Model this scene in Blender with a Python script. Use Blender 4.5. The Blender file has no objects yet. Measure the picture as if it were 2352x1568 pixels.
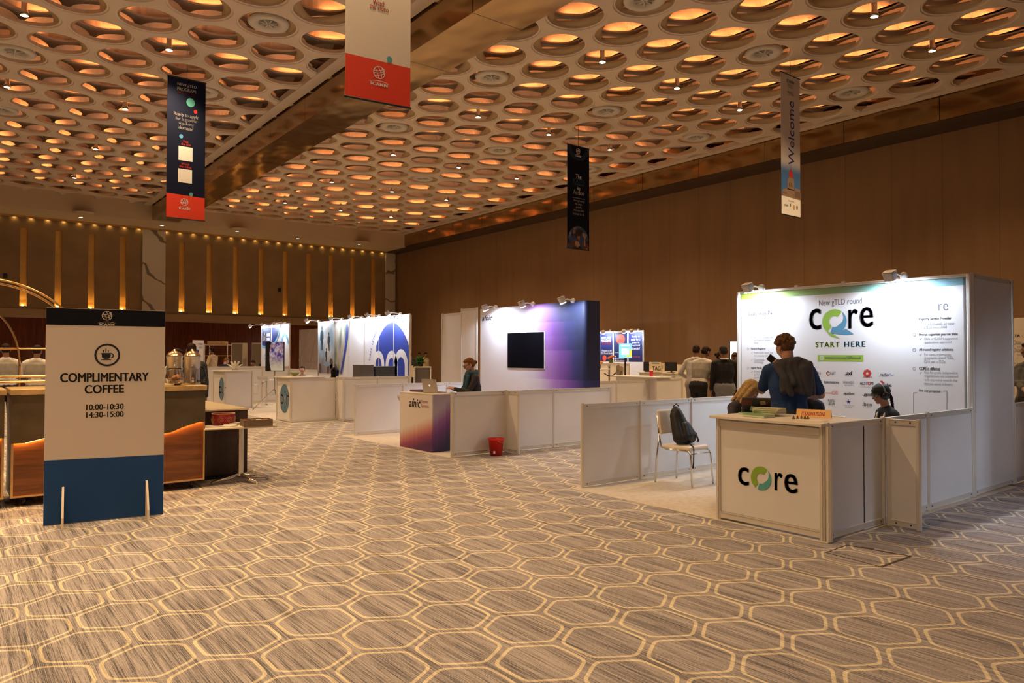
import bpy, bmesh, math, random
from mathutils import Vector, Matrix, Euler
random.seed(7)
S = bpy.context.scene
COL = S.collection
PI = math.pi

# ------------------------------------------------------------------ camera
F_PX, CXP, CYP, CAM_Z = 1676.9, 1176.0, 784.0, 1.57
def _dir(px, py):
    return Vector((px - CXP, py - CYP, F_PX)).normalized()
_AY, _AX = _dir(-130, 814), _dir(3330, 820)
_AZ = _AX.cross(_AY)
if _AZ.y > 0:
    _AZ = -_AZ
cam_d = bpy.data.cameras.new('camera')
cam_d.lens, cam_d.sensor_width = F_PX / 2352 * 36, 36
cam_d.clip_start, cam_d.clip_end = 0.05, 200
cam = bpy.data.objects.new('camera', cam_d)
COL.objects.link(cam)
_r = Vector((_AX.x, _AY.x, _AZ.x)); _u = -Vector((_AX.y, _AY.y, _AZ.y)); _b = -Vector((_AX.z, _AY.z, _AZ.z))
cam.matrix_world = Matrix(((_r.x, _u.x, _b.x, 0), (_r.y, _u.y, _b.y, 0), (_r.z, _u.z, _b.z, CAM_Z), (0, 0, 0, 1)))
S.camera = cam

# ------------------------------------------------------------------ world, exposure
S.view_settings.view_transform = 'Standard'
S.view_settings.look = 'None'
S.view_settings.gamma = 1
S.view_settings.use_curve_mapping = False
S.view_settings.exposure = 0.06
S.cycles.max_bounces, S.cycles.diffuse_bounces, S.cycles.glossy_bounces, S.cycles.transmission_bounces = 8, 3, 3, 6
W_ = bpy.data.worlds.new('world'); S.world = W_
W_.use_nodes = True
W_.node_tree.nodes['Background'].inputs[0].default_value = (0.02, 0.012, 0.006, 1)
W_.node_tree.nodes['Background'].inputs[1].default_value = 1.0
WARM = (1.0, 0.665, 0.345)
COLD = (0.74, 0.85, 1.0)
DOWN_W = 780.0        # hall spotlights in the coffers
FLOOD_W = 60.0        # white floods on the stands
WASH_W = 1.6         # soffit wall washers
COFFER_E = 34.0       # orange cove strips above the coffers

# ------------------------------------------------------------------ measuring helpers: a sight line met with a plane of the hall
def sight(px, py):
    v = Vector((px - CXP, py - CYP, F_PX))
    return Vector((_AX.dot(v), _AY.dot(v), _AZ.dot(v)))
EYE = Vector((0, 0, CAM_Z))
def at_z(px, py, z=0.0):
    d = sight(px, py); return EYE + d * ((z - CAM_Z) / d.z)
def at_x(px, py, x):
    d = sight(px, py); return EYE + d * (x / d.x)
def at_y(px, py, y):
    d = sight(px, py); return EYE + d * (y / d.y)
def at_d(px, py, dep):
    return EYE + sight(px, py) * (dep / F_PX)

# ------------------------------------------------------------------ materials
MATS = {}
def mat(name, col=(.8, .8, .8), rough=.5, metal=0.0, emit=None, estr=0.0, var=0.0, vscale=8.0, bump=0.0, bscale=60.0, spec=.5, trans=0.0, alpha=1.0, sheen=0.0):
    if name in MATS:
        return MATS[name]
    m = bpy.data.materials.new(name); m.use_nodes = True
    nt = m.node_tree; b = nt.nodes['Principled BSDF']
    b.inputs['Base Color'].default_value = (*col, 1)
    b.inputs['Roughness'].default_value = rough
    b.inputs['Metallic'].default_value = metal
    b.inputs['Specular IOR Level'].default_value = spec
    b.inputs['Transmission Weight'].default_value = trans
    b.inputs['Alpha'].default_value = alpha
    b.inputs['Sheen Weight'].default_value = sheen
    if emit:
        b.inputs['Emission Color'].default_value = (*emit, 1)
        b.inputs['Emission Strength'].default_value = estr
    tc = None
    if var or bump:
        tc = nt.nodes.new('ShaderNodeTexCoord')
    if var:
        n = nt.nodes.new('ShaderNodeTexNoise'); n.inputs['Scale'].default_value = vscale; n.inputs['Detail'].default_value = 4
        nt.links.new(tc.outputs['Object'], n.inputs['Vector'])
        r = nt.nodes.new('ShaderNodeValToRGB')
        r.color_ramp.elements[0].position = .3; r.color_ramp.elements[1].position = .7
        r.color_ramp.elements[0].color = (*[c * (1 - var) for c in col], 1)
        r.color_ramp.elements[1].color = (*[min(1, c * (1 + var)) for c in col], 1)
        nt.links.new(n.outputs['Fac'], r.inputs['Fac']); nt.links.new(r.outputs['Color'], b.inputs['Base Color'])
    if bump:
        n = nt.nodes.new('ShaderNodeTexNoise'); n.inputs['Scale'].default_value = bscale; n.inputs['Detail'].default_value = 3
        nt.links.new(tc.outputs['Object'], n.inputs['Vector'])
        k = nt.nodes.new('ShaderNodeBump'); k.inputs['Strength'].default_value = bump; k.inputs['Distance'].default_value = .01
        nt.links.new(n.outputs['Fac'], k.inputs['Height']); nt.links.new(k.outputs['Normal'], b.inputs['Normal'])
    MATS[name] = m
    return m

class N:                                            # arithmetic on shader sockets
    def __init__(s, nt, sock): s.nt, s.s = nt, sock
    def op(s, o, *a):
        n = s.nt.nodes.new('ShaderNodeMath'); n.operation = o
        for i, v in enumerate((s,) + a):
            if isinstance(v, N): s.nt.links.new(v.s, n.inputs[i])
            else: n.inputs[i].default_value = v
        return N(s.nt, n.outputs[0])
    def __add__(s, o): return s.op('ADD', o)
    def __sub__(s, o): return s.op('SUBTRACT', o)
    def __mul__(s, o): return s.op('MULTIPLY', o)
    def __truediv__(s, o): return s.op('DIVIDE', o)
    def abs(s): return s.op('ABSOLUTE')
    def pw(s, e): return s.op('POWER', e)
    def rnd(s): return (s + .5).op('FLOOR')
    def lt(s, o): return s.op('LESS_THAN', o)
    def gt(s, o): return s.op('GREATER_THAN', o)
    def step(s, a, b):
        n = s.nt.nodes.new('ShaderNodeMapRange'); n.interpolation_type = 'SMOOTHSTEP'
        s.nt.links.new(s.s, n.inputs[0]); n.inputs[1].default_value = a; n.inputs[2].default_value = b
        return N(s.nt, n.outputs[0])
def mixc(nt, fac, a, b):
    n = nt.nodes.new('ShaderNodeMix'); n.data_type = 'RGBA'
    for i, v in ((0, fac), (6, a), (7, b)):
        if isinstance(v, N): nt.links.new(v.s, n.inputs[i])
        elif isinstance(v, bpy.types.NodeSocket): nt.links.new(v, n.inputs[i])
        else: n.inputs[i].default_value = v if i == 0 else (*v, 1)
    return n.outputs[2]
def newmat(name, rough=.5, metal=0.0, spec=.5):
    m = bpy.data.materials.new(name); m.use_nodes = True; MATS[name] = m
    nt = m.node_tree; b = nt.nodes['Principled BSDF']
    b.inputs['Roughness'].default_value = rough; b.inputs['Metallic'].default_value = metal; b.inputs['Specular IOR Level'].default_value = spec
    tc = nt.nodes.new('ShaderNodeTexCoord'); sx = nt.nodes.new('ShaderNodeSeparateXYZ')
    nt.links.new(tc.outputs['Object'], sx.inputs[0])
    return m, nt, b, [N(nt, sx.outputs[i]) for i in range(3)], tc
def noise(nt, vec, scale, detail=3, rough=.5):
    n = nt.nodes.new('ShaderNodeTexNoise'); n.inputs['Scale'].default_value = scale; n.inputs['Detail'].default_value = detail; n.inputs['Roughness'].default_value = rough
    nt.links.new(vec, n.inputs['Vector']); return N(nt, n.outputs['Fac'])
def comb(nt, x, y, z=0.0):
    n = nt.nodes.new('ShaderNodeCombineXYZ')
    for i, v in enumerate((x, y, z)):
        if isinstance(v, N): nt.links.new(v.s, n.inputs[i])
        else: n.inputs[i].default_value = v
    return n.outputs[0]

def carpet_material():
    m, nt, b, (x, y, z), tc = newmat('hall_carpet', .95, 0, .15)
    px, rp, ky = .453, .3923, .3923 / .417
    wob = noise(nt, tc.outputs['Object'], 3.0, 2)
    X = x - 3.569 + (wob - .5) * .012
    Y = (y - 3.302) * ky
    ax = X - (X / px).rnd() * px; ay = Y - (Y / (2 * rp)).rnd() * (2 * rp)
    Xb, Yb = X - px / 2, Y - rp
    bx = Xb - (Xb / px).rnd() * px; by = Yb - (Yb / (2 * rp)).rnd() * (2 * rp)
    near = (ax * ax + ay * ay).lt(bx * bx + by * by)
    hx = bx + (ax - bx) * near; hy = by + (ay - by) * near
    p = 13.0
    g = (hx.abs().pw(p) + (hx * .5 + hy * .866).abs().pw(p) + (hx * .5 - hy * .866).abs().pw(p)).pw(1 / p) / (px / 2)
    line = g.step(.835, .855) * (g * -1 + 1.0).step(.058, .08)
    s1 = noise(nt, comb(nt, x * 190, y * 2.6), 1.0, 4, .75)
    s2 = noise(nt, comb(nt, x * 26, y * .55), 1.0, 3, .6)
    s3 = noise(nt, comb(nt, x * 300, y * 70), 1.0, 2)
    st = (s1 * .62 + s2 * .3 + s3 * .22).step(.45, .66)
    base = mixc(nt, st, (.085, .082, .098), (.50, .46, .46))
    lin = mixc(nt, st, (.42, .36, .27), (.86, .79, .60))
    line2 = line * (s1 * .6 + s3 * .75).step(.40, .56)
    c = mixc(nt, line2, base, lin)
    nt.links.new(c, b.inputs['Base Color'])
    k = nt.nodes.new('ShaderNodeBump'); k.inputs['Strength'].default_value = .35; k.inputs['Distance'].default_value = .006
    nt.links.new(s3.s, k.inputs['Height']); nt.links.new(k.outputs['Normal'], b.inputs['Normal'])
    return m

def wood_material(name, a, c, rough=.3, axis=2, sc=1.0):
    m, nt, b, xyz, tc = newmat(name, rough)
    k = [(4 if i == axis else 34) * sc for i in range(3)]
    k[axis] = 3 * sc
    v = comb(nt, xyz[0] * k[0], xyz[1] * k[1], xyz[2] * k[2])
    f = noise(nt, v, .7, 5, .65)
    nt.links.new(mixc(nt, f.step(.35, .65), a, c), b.inputs['Base Color'])
    return m

def seam_material(name, col, axis, pitch, off=0.0, rough=.85, var=.1, dark=.55, width=.012, zvar=0.0):
    m, nt, b, xyz, tc = newmat(name, rough, 0, .25)
    t = (xyz[axis] - off) / pitch
    d = (t - t.rnd()).abs() * pitch
    seam = d.lt(width)
    f = noise(nt, comb(nt, xyz[0] * 3, xyz[1] * 3, xyz[2] * .4), 1.0, 4)
    w = noise(nt, tc.outputs['Object'], 90, 2)
    base = mixc(nt, (f * .7 + w * .3).step(.3, .7), [c * (1 - var) for c in col], [c * (1 + var) for c in col])
    nt.links.new(mixc(nt, seam, base, [c * dark for c in col]), b.inputs['Base Color'])
    return m

# ------------------------------------------------------------------ mesh helpers
ORIG = {}
def tri_fan(n): return [list(range(n))]
class MB:
    def __init__(s): s.v, s.f, s.mi, s.T, s.cur, s.sm = [], [], [], Matrix(), 0, []
    def add(s, verts, faces, smooth=False):
        o = len(s.v); T = s.T
        s.v += [T @ Vector(p) for p in verts]
        for f in faces:
            s.f.append([i + o for i in f]); s.mi.append(s.cur); s.sm.append(smooth)
        return s
    def box(s, c, d, rz=0.0, ch=0.0, rot=None):
        hx, hy, hz = d[0] / 2, d[1] / 2, d[2] / 2
        M = Matrix.Translation(c) @ (rot if rot is not None else Matrix.Rotation(rz, 4, 'Z'))
        if ch <= 0:
            vs = [M @ Vector((x, y, z)) for z in (-hz, hz) for x, y in ((-hx, -hy), (hx, -hy), (hx, hy), (-hx, hy))]
            return s.add(vs, [(3, 2, 1, 0), (4, 5, 6, 7), (0, 1, 5, 4), (1, 2, 6, 5), (2, 3, 7, 6), (3, 0, 4, 7)])
        bm = bmesh.new(); bmesh.ops.create_cube(bm, size=1, matrix=Matrix.Diagonal((d[0], d[1], d[2], 1)))
        bmesh.ops.bevel(bm, geom=bm.edges[:], offset=min(ch, min(d) * .45), segments=2, affect='EDGES', profile=.5)
        bm.verts.index_update()
        s.add([M @ v.co for v in bm.verts], [[v.index for v in f.verts] for f in bm.faces]); bm.free(); return s
    def bb(s, x0, x1, y0, y1, z0, z1, ch=0.0):
        return s.box(((x0 + x1) / 2, (y0 + y1) / 2, (z0 + z1) / 2), (abs(x1 - x0), abs(y1 - y0), abs(z1 - z0)), 0, ch)
    def cone(s, p0, p1, r0, r1=None, n=16, caps=True, smooth=True):
        p0, p1 = Vector(p0), Vector(p1); r1 = r0 if r1 is None else r1
        a = (p1 - p0); L = a.length
        if L < 1e-6: return s
        a /= L; e = Vector((1, 0, 0)) if abs(a.x) < .9 else Vector((0, 1, 0))
        u = a.cross(e).normalized(); w = a.cross(u)
        vs = []
        for p, r in ((p0, r0), (p1, r1)):
            vs += [p + u * (r * math.cos(t * 2 * PI / n)) + w * (r * math.sin(t * 2 * PI / n)) for t in range(n)]
        s.add(vs, [(i, (i + 1) % n, n + (i + 1) % n, n + i) for i in range(n)], smooth)
        if caps:
            s.add(vs[:n], [list(range(n))[::-1]]); s.add(vs[n:], [list(range(n))])
        return s
    def lathe(s, prof, c=(0, 0, 0), n=24, sx=1.0, sy=1.0, a0=0.0, a1=2 * PI, smooth=True, M=None):
        full = abs(a1 - a0 - 2 * PI) < 1e-6; k = n if full else n + 1
        M = M or Matrix(); C = Vector(c)
        vs = []
        for r, z in prof:
            vs += [C + (M @ Vector((r * sx * math.cos(a0 + (a1 - a0) * i / n), r * sy * math.sin(a0 + (a1 - a0) * i / n), z))) for i in range(k)]
        fs = []
        for j in range(len(prof) - 1):
            for i in range(n if full else n):
                i2 = (i + 1) % k
                fs.append((j * k + i, j * k + i2, (j + 1) * k + i2, (j + 1) * k + i))
        return s.add(vs, fs, smooth)
    def ball(s, c, r, n=16, M=None):
        r = (r, r, r) if not hasattr(r, '__len__') else r
        m = n // 2
        vs = [(0, 0, -1)]
        for j in range(1, m):
            t = -PI / 2 + PI * j / m
            vs += [(math.cos(t) * math.cos(2 * PI * i / n), math.cos(t) * math.sin(2 * PI * i / n), math.sin(t)) for i in range(n)]
        vs.append((0, 0, 1)); top = len(vs) - 1
        fs = [(0, 1 + (i + 1) % n, 1 + i) for i in range(n)]
        for j in range(m - 2):
            o = 1 + j * n
            fs += [(o + i, o + (i + 1) % n, o + n + (i + 1) % n, o + n + i) for i in range(n)]
        o = 1 + (m - 2) * n
        fs += [(o + i, o + (i + 1) % n, top) for i in range(n)]
        C = Vector(c); M = M or Matrix()
        return s.add([C + (M @ Vector((p[0] * r[0], p[1] * r[1], p[2] * r[2]))) for p in vs], fs, True)
    def caps(s, p0, r0, p1, r1, n=14):
        p0, p1 = Vector(p0), Vector(p1)
        a = p1 - p0; L = a.length
        if L < 1e-5: return s.ball(p0, max(r0, r1), n)
        a /= L; e = Vector((1, 0, 0)) if abs(a.x) < .9 else Vector((0, 1, 0))
        u = a.cross(e).normalized(); w = a.cross(u); h = 4
        rings = []
        for j in range(h + 1):
            t = -PI / 2 + PI / 2 * j / h; rings.append((p0 + a * (r0 * math.sin(t)), r0 * math.cos(t)))
        for j in range(h + 1):
            t = PI / 2 * j / h; rings.append((p1 + a * (r1 * math.sin(t)), r1 * math.cos(t)))
        vs = []
        for p, r in rings:
            r = max(r, 1e-4)
            vs += [p + u * (r * math.cos(2 * PI * i / n)) + w * (r * math.sin(2 * PI * i / n)) for i in range(n)]
        fs = [(j * n + i, j * n + (i + 1) % n, (j + 1) * n + (i + 1) % n, (j + 1) * n + i) for j in range(len(rings) - 1) for i in range(n)]
        fs += [list(range(n))[::-1], [(len(rings) - 1) * n + i for i in range(n)]]
        return s.add(vs, fs, True)
    def tube(s, pts, r, n=10, closed=False):
        pts = [Vector(p) for p in pts]; k = len(pts); rr = r if hasattr(r, '__len__') else [r] * k
        vs, prev = [], None
        for i, p in enumerate(pts):
            if closed: t = pts[(i + 1) % k] - pts[i - 1]
            else: t = pts[min(i + 1, k - 1)] - pts[max(i - 1, 0)]
            t.normalize()
            if prev is None:
                e = Vector((0, 0, 1)) if abs(t.z) < .9 else Vector((1, 0, 0)); u = t.cross(e).normalized()
            else:
                u = (prev - t * prev.dot(t)).normalized()
            prev = u; w = t.cross(u)
            vs += [p + u * (rr[i] * math.cos(2 * PI * a / n)) + w * (rr[i] * math.sin(2 * PI * a / n)) for a in range(n)]
        m = k if closed else k - 1
        fs = [(i * n + a, i * n + (a + 1) % n, ((i + 1) % k) * n + (a + 1) % n, ((i + 1) % k) * n + a) for i in range(m) for a in range(n)]
        if not closed: fs += [list(range(n))[::-1], [(k - 1) * n + a for a in range(n)]]
        return s.add(vs, fs, True)
    def prism(s, poly, U, V, O, W, t):                # polygon (u,v) in frame O,U,V extruded along W by t
        O, U, V, W = Vector(O), Vector(U), Vector(V), Vector(W)
        n = len(poly)
        vs = [O + U * a + V * b for a, b in poly] + [O + U * a + V * b + W * t for a, b in poly]
        return s.add(vs, [list(range(n))[::-1], list(range(n, 2 * n))] + [(i, (i + 1) % n, n + (i + 1) % n, n + i) for i in range(n)])
    def build(s, name, mats, parent=None, fixn=True, at=None):
        o0 = ORIG.get(parent, Vector((0, 0, 0))) if parent else (Vector(at) if at is not None else Vector((0, 0, 0)))
        me = bpy.data.meshes.new(name)
        me.from_pydata([tuple(v - o0) for v in s.v], [], s.f)
        for m in (mats if isinstance(mats, (list, tuple)) else [mats]): me.materials.append(m)
        me.polygons.foreach_set('material_index', s.mi); me.polygons.foreach_set('use_smooth', s.sm)
        if fixn:
            bm = bmesh.new(); bm.from_mesh(me); bmesh.ops.recalc_face_normals(bm, faces=bm.faces[:]); bm.to_mesh(me); bm.free()
        me.update()
        o = bpy.data.objects.new(name, me); COL.objects.link(o)
        ORIG[o] = o0
        if parent: o.parent = parent
        else: o.location = o0
        return o

def tag(o, label=None, cat=None, group=None, kind=None):
    if label: o['label'] = label
    if cat: o['category'] = cat
    if group: o['group'] = group
    if kind: o['kind'] = kind
    return o
def thing(name, label, cat, loc, group=None):
    o = bpy.data.objects.new(name, None); o.empty_display_size = .1; COL.objects.link(o)
    o.location = loc; ORIG[o] = Vector(loc)
    return tag(o, label, cat, group)
def struct(name, mb, m, at=None):
    return tag(mb.build(name, m, None, at=at), kind='structure')
def dup(root, delta, label=None, group=None):
    r = root.copy(); COL.objects.link(r); r.location = root.location + Vector(delta)
    ORIG[r] = ORIG[root] + Vector(delta)
    if label: r['label'] = label
    if group: r['group'] = group
    for ch in list(root.children):
        c = ch.copy(); COL.objects.link(c); c.parent = r
        for g in list(ch.children):
            d = g.copy(); COL.objects.link(d); d.parent = c
    return r
def lamp(name, kind, loc, parent, energy, col, aim=None, size=.05, angle=1.2, blend=.5, sx=None, sy=None):
    l = bpy.data.lights.new(name, kind); l.energy = energy; l.color = col
    if kind == 'SPOT': l.spot_size = angle; l.spot_blend = blend; l.shadow_soft_size = size
    elif kind == 'AREA': l.shape = 'RECTANGLE'; l.size = sx; l.size_y = sy
    else: l.shadow_soft_size = size
    o = bpy.data.objects.new(name, l); COL.objects.link(o)
    o0 = ORIG.get(parent, Vector((0, 0, 0)))
    o.location = Vector(loc) - o0
    if aim is not None:
        o.rotation_euler = (Vector(aim) - Vector(loc)).to_track_quat('-Z', 'Y').to_euler()
    if parent: o.parent = parent
    return o

# ------------------------------------------------------------------ prints and lettering on flat faces
class Face:                                          # O origin, U along, V up, Nn outwards
    def __init__(s, O, U, V=(0, 0, 1)):
        s.O, s.U, s.V = Vector(O), Vector(U).normalized(), Vector(V).normalized()
        s.N = s.U.cross(s.V).normalized()
    def uv(s, px, py):
        d = sight(px, py); t = (s.O - EYE).dot(s.N) / d.dot(s.N); p = EYE + d * t - s.O
        return p.dot(s.U), p.dot(s.V)
    def p(s, u, v, e=0.0): return s.O + s.U * u + s.V * v + s.N * e
_TX = {}
def glyphs(body, bold=0.0, space=1.0, shear=0.0):
    k = (body, bold, space, shear)
    if k not in _TX:
        cu = bpy.data.curves.new('t', 'FONT'); cu.body = body; cu.offset = bold; cu.space_character = space; cu.resolution_u = 3; cu.shear = shear
        ob = bpy.data.objects.new('t', cu); COL.objects.link(ob)
        dg = bpy.context.evaluated_depsgraph_get(); dg.update()
        me = ob.evaluated_get(dg).to_mesh()
        vs = [(v.co.x, v.co.y) for v in me.vertices]; fs = [tuple(p.vertices) for p in me.polygons]
        bpy.data.objects.remove(ob); bpy.data.curves.remove(cu)
        _TX[k] = (vs, fs)
    return _TX[k]
def put_text(mb, fr, body, u0, u1, v0, v1, e=.002, bold=0.0, space=1.0, shear=0.0, rot=0, fit=True):
    if bold:                                          # a heavier cut: the same letters laid side by side
        k = bold * (u1 - u0) / max(1, len(body)) * .55 if not rot else 0
        for s_ in (-1, 0, 1): put_text(mb, fr, body, u0 + k + s_ * k, u1 - k + s_ * k, v0, v1, e, 0, space, shear, rot)
        return
    vs, fs = glyphs(body, 0, space, shear)
    if not vs: return
    xs = [a for a, _ in vs]; ys = [b for _, b in vs]
    xa, xb, ya, yb = min(xs), max(xs), min(ys), max(ys)
    out = []
    for a, b in vs:
        s_, t_ = (a - xa) / max(1e-6, xb - xa), (b - ya) / max(1e-6, yb - ya)
        if rot: s_, t_ = 1 - t_, s_                   # reads upwards
        out.append(fr.p(u0 + (u1 - u0) * s_, v0 + (v1 - v0) * t_, e))
    mb.add(out, fs)
def text_px(mb, fr, body, xl, xr, yc, h, **k):       # the box it fills in the picture
    u0, _ = fr.uv(xl, yc); u1, _ = fr.uv(xr, yc); _, v1 = fr.uv((xl + xr) / 2, yc - h / 2); _, v0 = fr.uv((xl + xr) / 2, yc + h / 2)
    put_text(mb, fr, body, u0, u1, v0, v1, **k)
def poly(mb, fr, pts, e=.002):
    mb.add([fr.p(a, b, e) for a, b in pts], [list(range(len(pts)))])
def quad(mb, fr, u0, u1, v0, v1, e=.002): poly(mb, fr, [(u0, v0), (u1, v0), (u1, v1), (u0, v1)], e)
def disc(mb, fr, u, v, ru, rv=None, e=.002, n=32, a0=0, a1=2 * PI):
    rv = ru if rv is None else rv
    poly(mb, fr, [(u + ru * math.cos(a0 + (a1 - a0) * i / n), v + rv * math.sin(a0 + (a1 - a0) * i / n)) for i in range(n)], e)
def ring(mb, fr, u, v, ro, ri, e=.002, n=40, a0=0.0, a1=2 * PI, sq=1.0):
    vs, fs = [], []
    for i in range(n + 1):
        t = a0 + (a1 - a0) * i / n
        vs += [fr.p(u + ri * math.cos(t), v + ri * sq * math.sin(t), e), fr.p(u + ro * math.cos(t), v + ro * sq * math.sin(t), e)]
    fs = [(2 * i, 2 * i + 1, 2 * i + 3, 2 * i + 2) for i in range(n)]
    mb.add(vs, fs)
def band(mb, fr, pts, w, e=.002):                     # a stroked line
    vs = []
    for i, (a, b) in enumerate(pts):
        p0 = Vector(pts[max(0, i - 1)]); p1 = Vector(pts[min(len(pts) - 1, i + 1)]); d = (p1 - p0).normalized()
        ww = w[i] if hasattr(w, '__len__') else w
        nx, ny = -d.y * ww / 2, d.x * ww / 2
        vs += [fr.p(a + nx, b + ny, e), fr.p(a - nx, b - ny, e)]
    mb.add(vs, [(2 * i, 2 * i + 1, 2 * i + 3, 2 * i + 2) for i in range(len(pts) - 1)])
def globe_mark(mb, fr, u, v, r, e=.003):              # globe of meridians over an underline and five letters
    ring(mb, fr, u, v, r, r * .88, e)
    for k, w in ((-.45, .09), (.12, .09), (.6, .09)):
        band(mb, fr, [(u + r * (k + .28 * math.cos(t) - .1) * 1.0 * math.cos(.35) - r * math.sin(t) * .86 * math.sin(.35), v + r * .86 * math.sin(t) * math.cos(.35) + r * k * math.sin(.35)) for t in [-1.2 + 2.4 * i / 10 for i in range(11)]], r * w, e)
    for k in (-.4, .05, .5):
        band(mb, fr, [(u + r * t * .97, v + r * (k * .8 + .28 * t - .22 * (1 - t * t) + .12)) for t in [-.9 + 1.8 * i / 10 for i in range(11)]], r * .1, e)
    band(mb, fr, [(u + r * t, v - r * (1.32 + .10 * t * t)) for t in [-1.75 + 3.5 * i / 12 for i in range(13)]], [r * .02 + r * .1 * (1 - abs(i - 6) / 6) for i in range(13)], e)
    put_text(mb, fr, 'ICANN', u - r * 1.42, u + r * 1.42, v - r * 2.12, v - r * 1.62, e, bold=.2, space=1.25)
# ------------------------------------------------------------------ common materials
M_WHITE = mat('white_laminate', (.80, .79, .80), .45, var=.03, vscale=2)
M_ALU = mat('cream_aluminium', (.78, .74, .68), .35, .25)
M_DARK = mat('dark_gap', (.02, .018, .016), .8)
M_BLACK = mat('black_plastic', (.012, .012, .013), .35)
M_CHROME = mat('chrome', (.75, .74, .72), .15, 1.0)
M_STEEL = mat('brushed_steel', (.62, .60, .57), .28, 1.0, var=.06, vscale=30)
M_BRASS = mat('aged_brass', (.72, .48, .22), .28, 1.0, var=.15, vscale=6)
M_MAPLE = mat('pale_counter_top', (.80, .74, .64), .4, var=.04)
M_PRINT_W = mat('print_white', (.86, .86, .87), .5)
M_INK = mat('print_black', (.012, .012, .016), .5)
M_GREYINK = mat('print_grey', (.16, .16, .19), .5)
M_LGREY = mat('print_light_grey', (.34, .34, .37), .5)
M_RED = mat('print_red', (.72, .035, .03), .5)
M_ORANGE = mat('print_orange_red', (.80, .055, .022), .55)
M_TEAL = mat('print_teal', (.10, .42, .42), .5)
M_SKYB = mat('print_sky_blue', (.10, .35, .72), .5)
M_NAVY = mat('print_navy', (.010, .018, .065), .5)
M_GREEN = mat('print_green', (.28, .48, .05), .5)
M_GREENL = mat('print_leaf_green', (.33, .55, .07), .5)
M_BLUE = mat('print_blue', (.03, .06, .40), .5)
M_LENS = mat('lit_lens', (1, .9, .7), .4, emit=(1, .80, .52), estr=30)
M_FLOOD = mat('lit_flood', (1, 1, 1), .4, emit=(.86, .93, 1.0), estr=60)
M_SKIN_A = mat('skin_light', (.56, .30, .20), .5, var=.06, vscale=20)
M_SKIN_B = mat('skin_brown', (.22, .105, .06), .5, var=.06, vscale=20)

# ------------------------------------------------------------------ the setting
XW, YW, ZC, XL, YF = 21.5, 39.0, 8.45, -11.0, -9.0
b = MB(); b.bb(XL - .3, XW + .4, YF - .3, YW + .4, -.3, 0); struct('floor', b, carpet_material())
M_WALLR = seam_material('brown_wall_fabric', (.27, .16, .085), 1, 1.36, .3, .85, .07, .72, .008)
M_WALLB = mat('brown_back_fabric', (.30, .19, .10), .9, var=.12, vscale=1.2)
b = MB(); b.bb(XW, XW + .4, YF - .3, YW + .4, 0, 10.2); struct('wall_right', b, M_WALLR)
b = MB(); b.bb(XL - .4, XL, YF - .3, YW + .4, 0, 10.2); struct('wall_left', b, M_WALLR)
b = MB(); b.bb(XL - .3, XW + .4, YF - .4, YF, 0, 10.2); struct('wall_front', b, M_WALLB)
# back wall with sconce slots cut out of its fabric
SC_X = [2.763 - 1.3233 * k for k in range(6, 0, -1)] + [2.763 + 1.3233 * k for k in range(14) if k != 4]
SZ0, SZ1, SW = 3.74, 7.24, .27
b = MB()
b.bb(XL - .3, XW + .4, YW + .3, YW + .6, 0, 10.2)
b.bb(XL, XW, YW, YW + .3, SZ1, 10.2); b.bb(XL, XW, YW, YW + .3, 3.25, SZ0)
xs = [XL] + [v for x in SC_X for v in (x - SW / 2, x + SW / 2)] + [XW]
for i in range(0, len(xs), 2): b.bb(xs[i], xs[i + 1], YW, YW + .3, SZ0, SZ1)
struct('wall_back', b, M_WALLB)
b = MB(); b.bb(XL, XW, YW - .05, YW + .28, 0, 3.22)
struct('trim_1', b, wood_material('red_gloss_wood', (.085, .022, .012), (.135, .036, .018), .12, 2, .5))
b = MB(); b.bb(XL, XW, YW - .09, YW + .2, 3.22, 3.62, .01); struct('trim_2', b, mat('brown_rail', (.34, .23, .13), .6))
m, nt, bs, xyz, tc = newmat('white_marble', .25)
w = nt.nodes.new('ShaderNodeTexWave'); w.inputs['Scale'].default_value = .35; w.inputs['Distortion'].default_value = 14; w.inputs['Detail'].default_value = 4; w.inputs['Detail Scale'].default_value = .9; w.bands_direction = 'DIAGONAL'
nt.links.new(tc.outputs['Object'], w.inputs['Vector'])
nt.links.new(mixc(nt, N(nt, w.outputs['Fac']).step(.93, .99), (.62, .55, .46), (.22, .17, .12)), bs.inputs['Base Color'])
for k, (a, c) in enumerate(((7.556, 8.593), (20.761, 21.376))):
    b = MB(); b.bb(a, c, YW - .12, YW + .2, 0, 7.75, .01); struct('trim_%d' % (3 + k), b, m)
# soffit along the back wall
M_SOF = mat('soffit_plaster', (.62, .50, .36), .85)
M_CEIL = mat('ceiling_plaster', (.66, .56, .46), .85, var=.05, vscale=1.5)
b = MB(); b.bb(XL, XW, 36.6, YW + .2, 7.74, 10.0); struct('trim_5', b, M_SOF)
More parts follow.
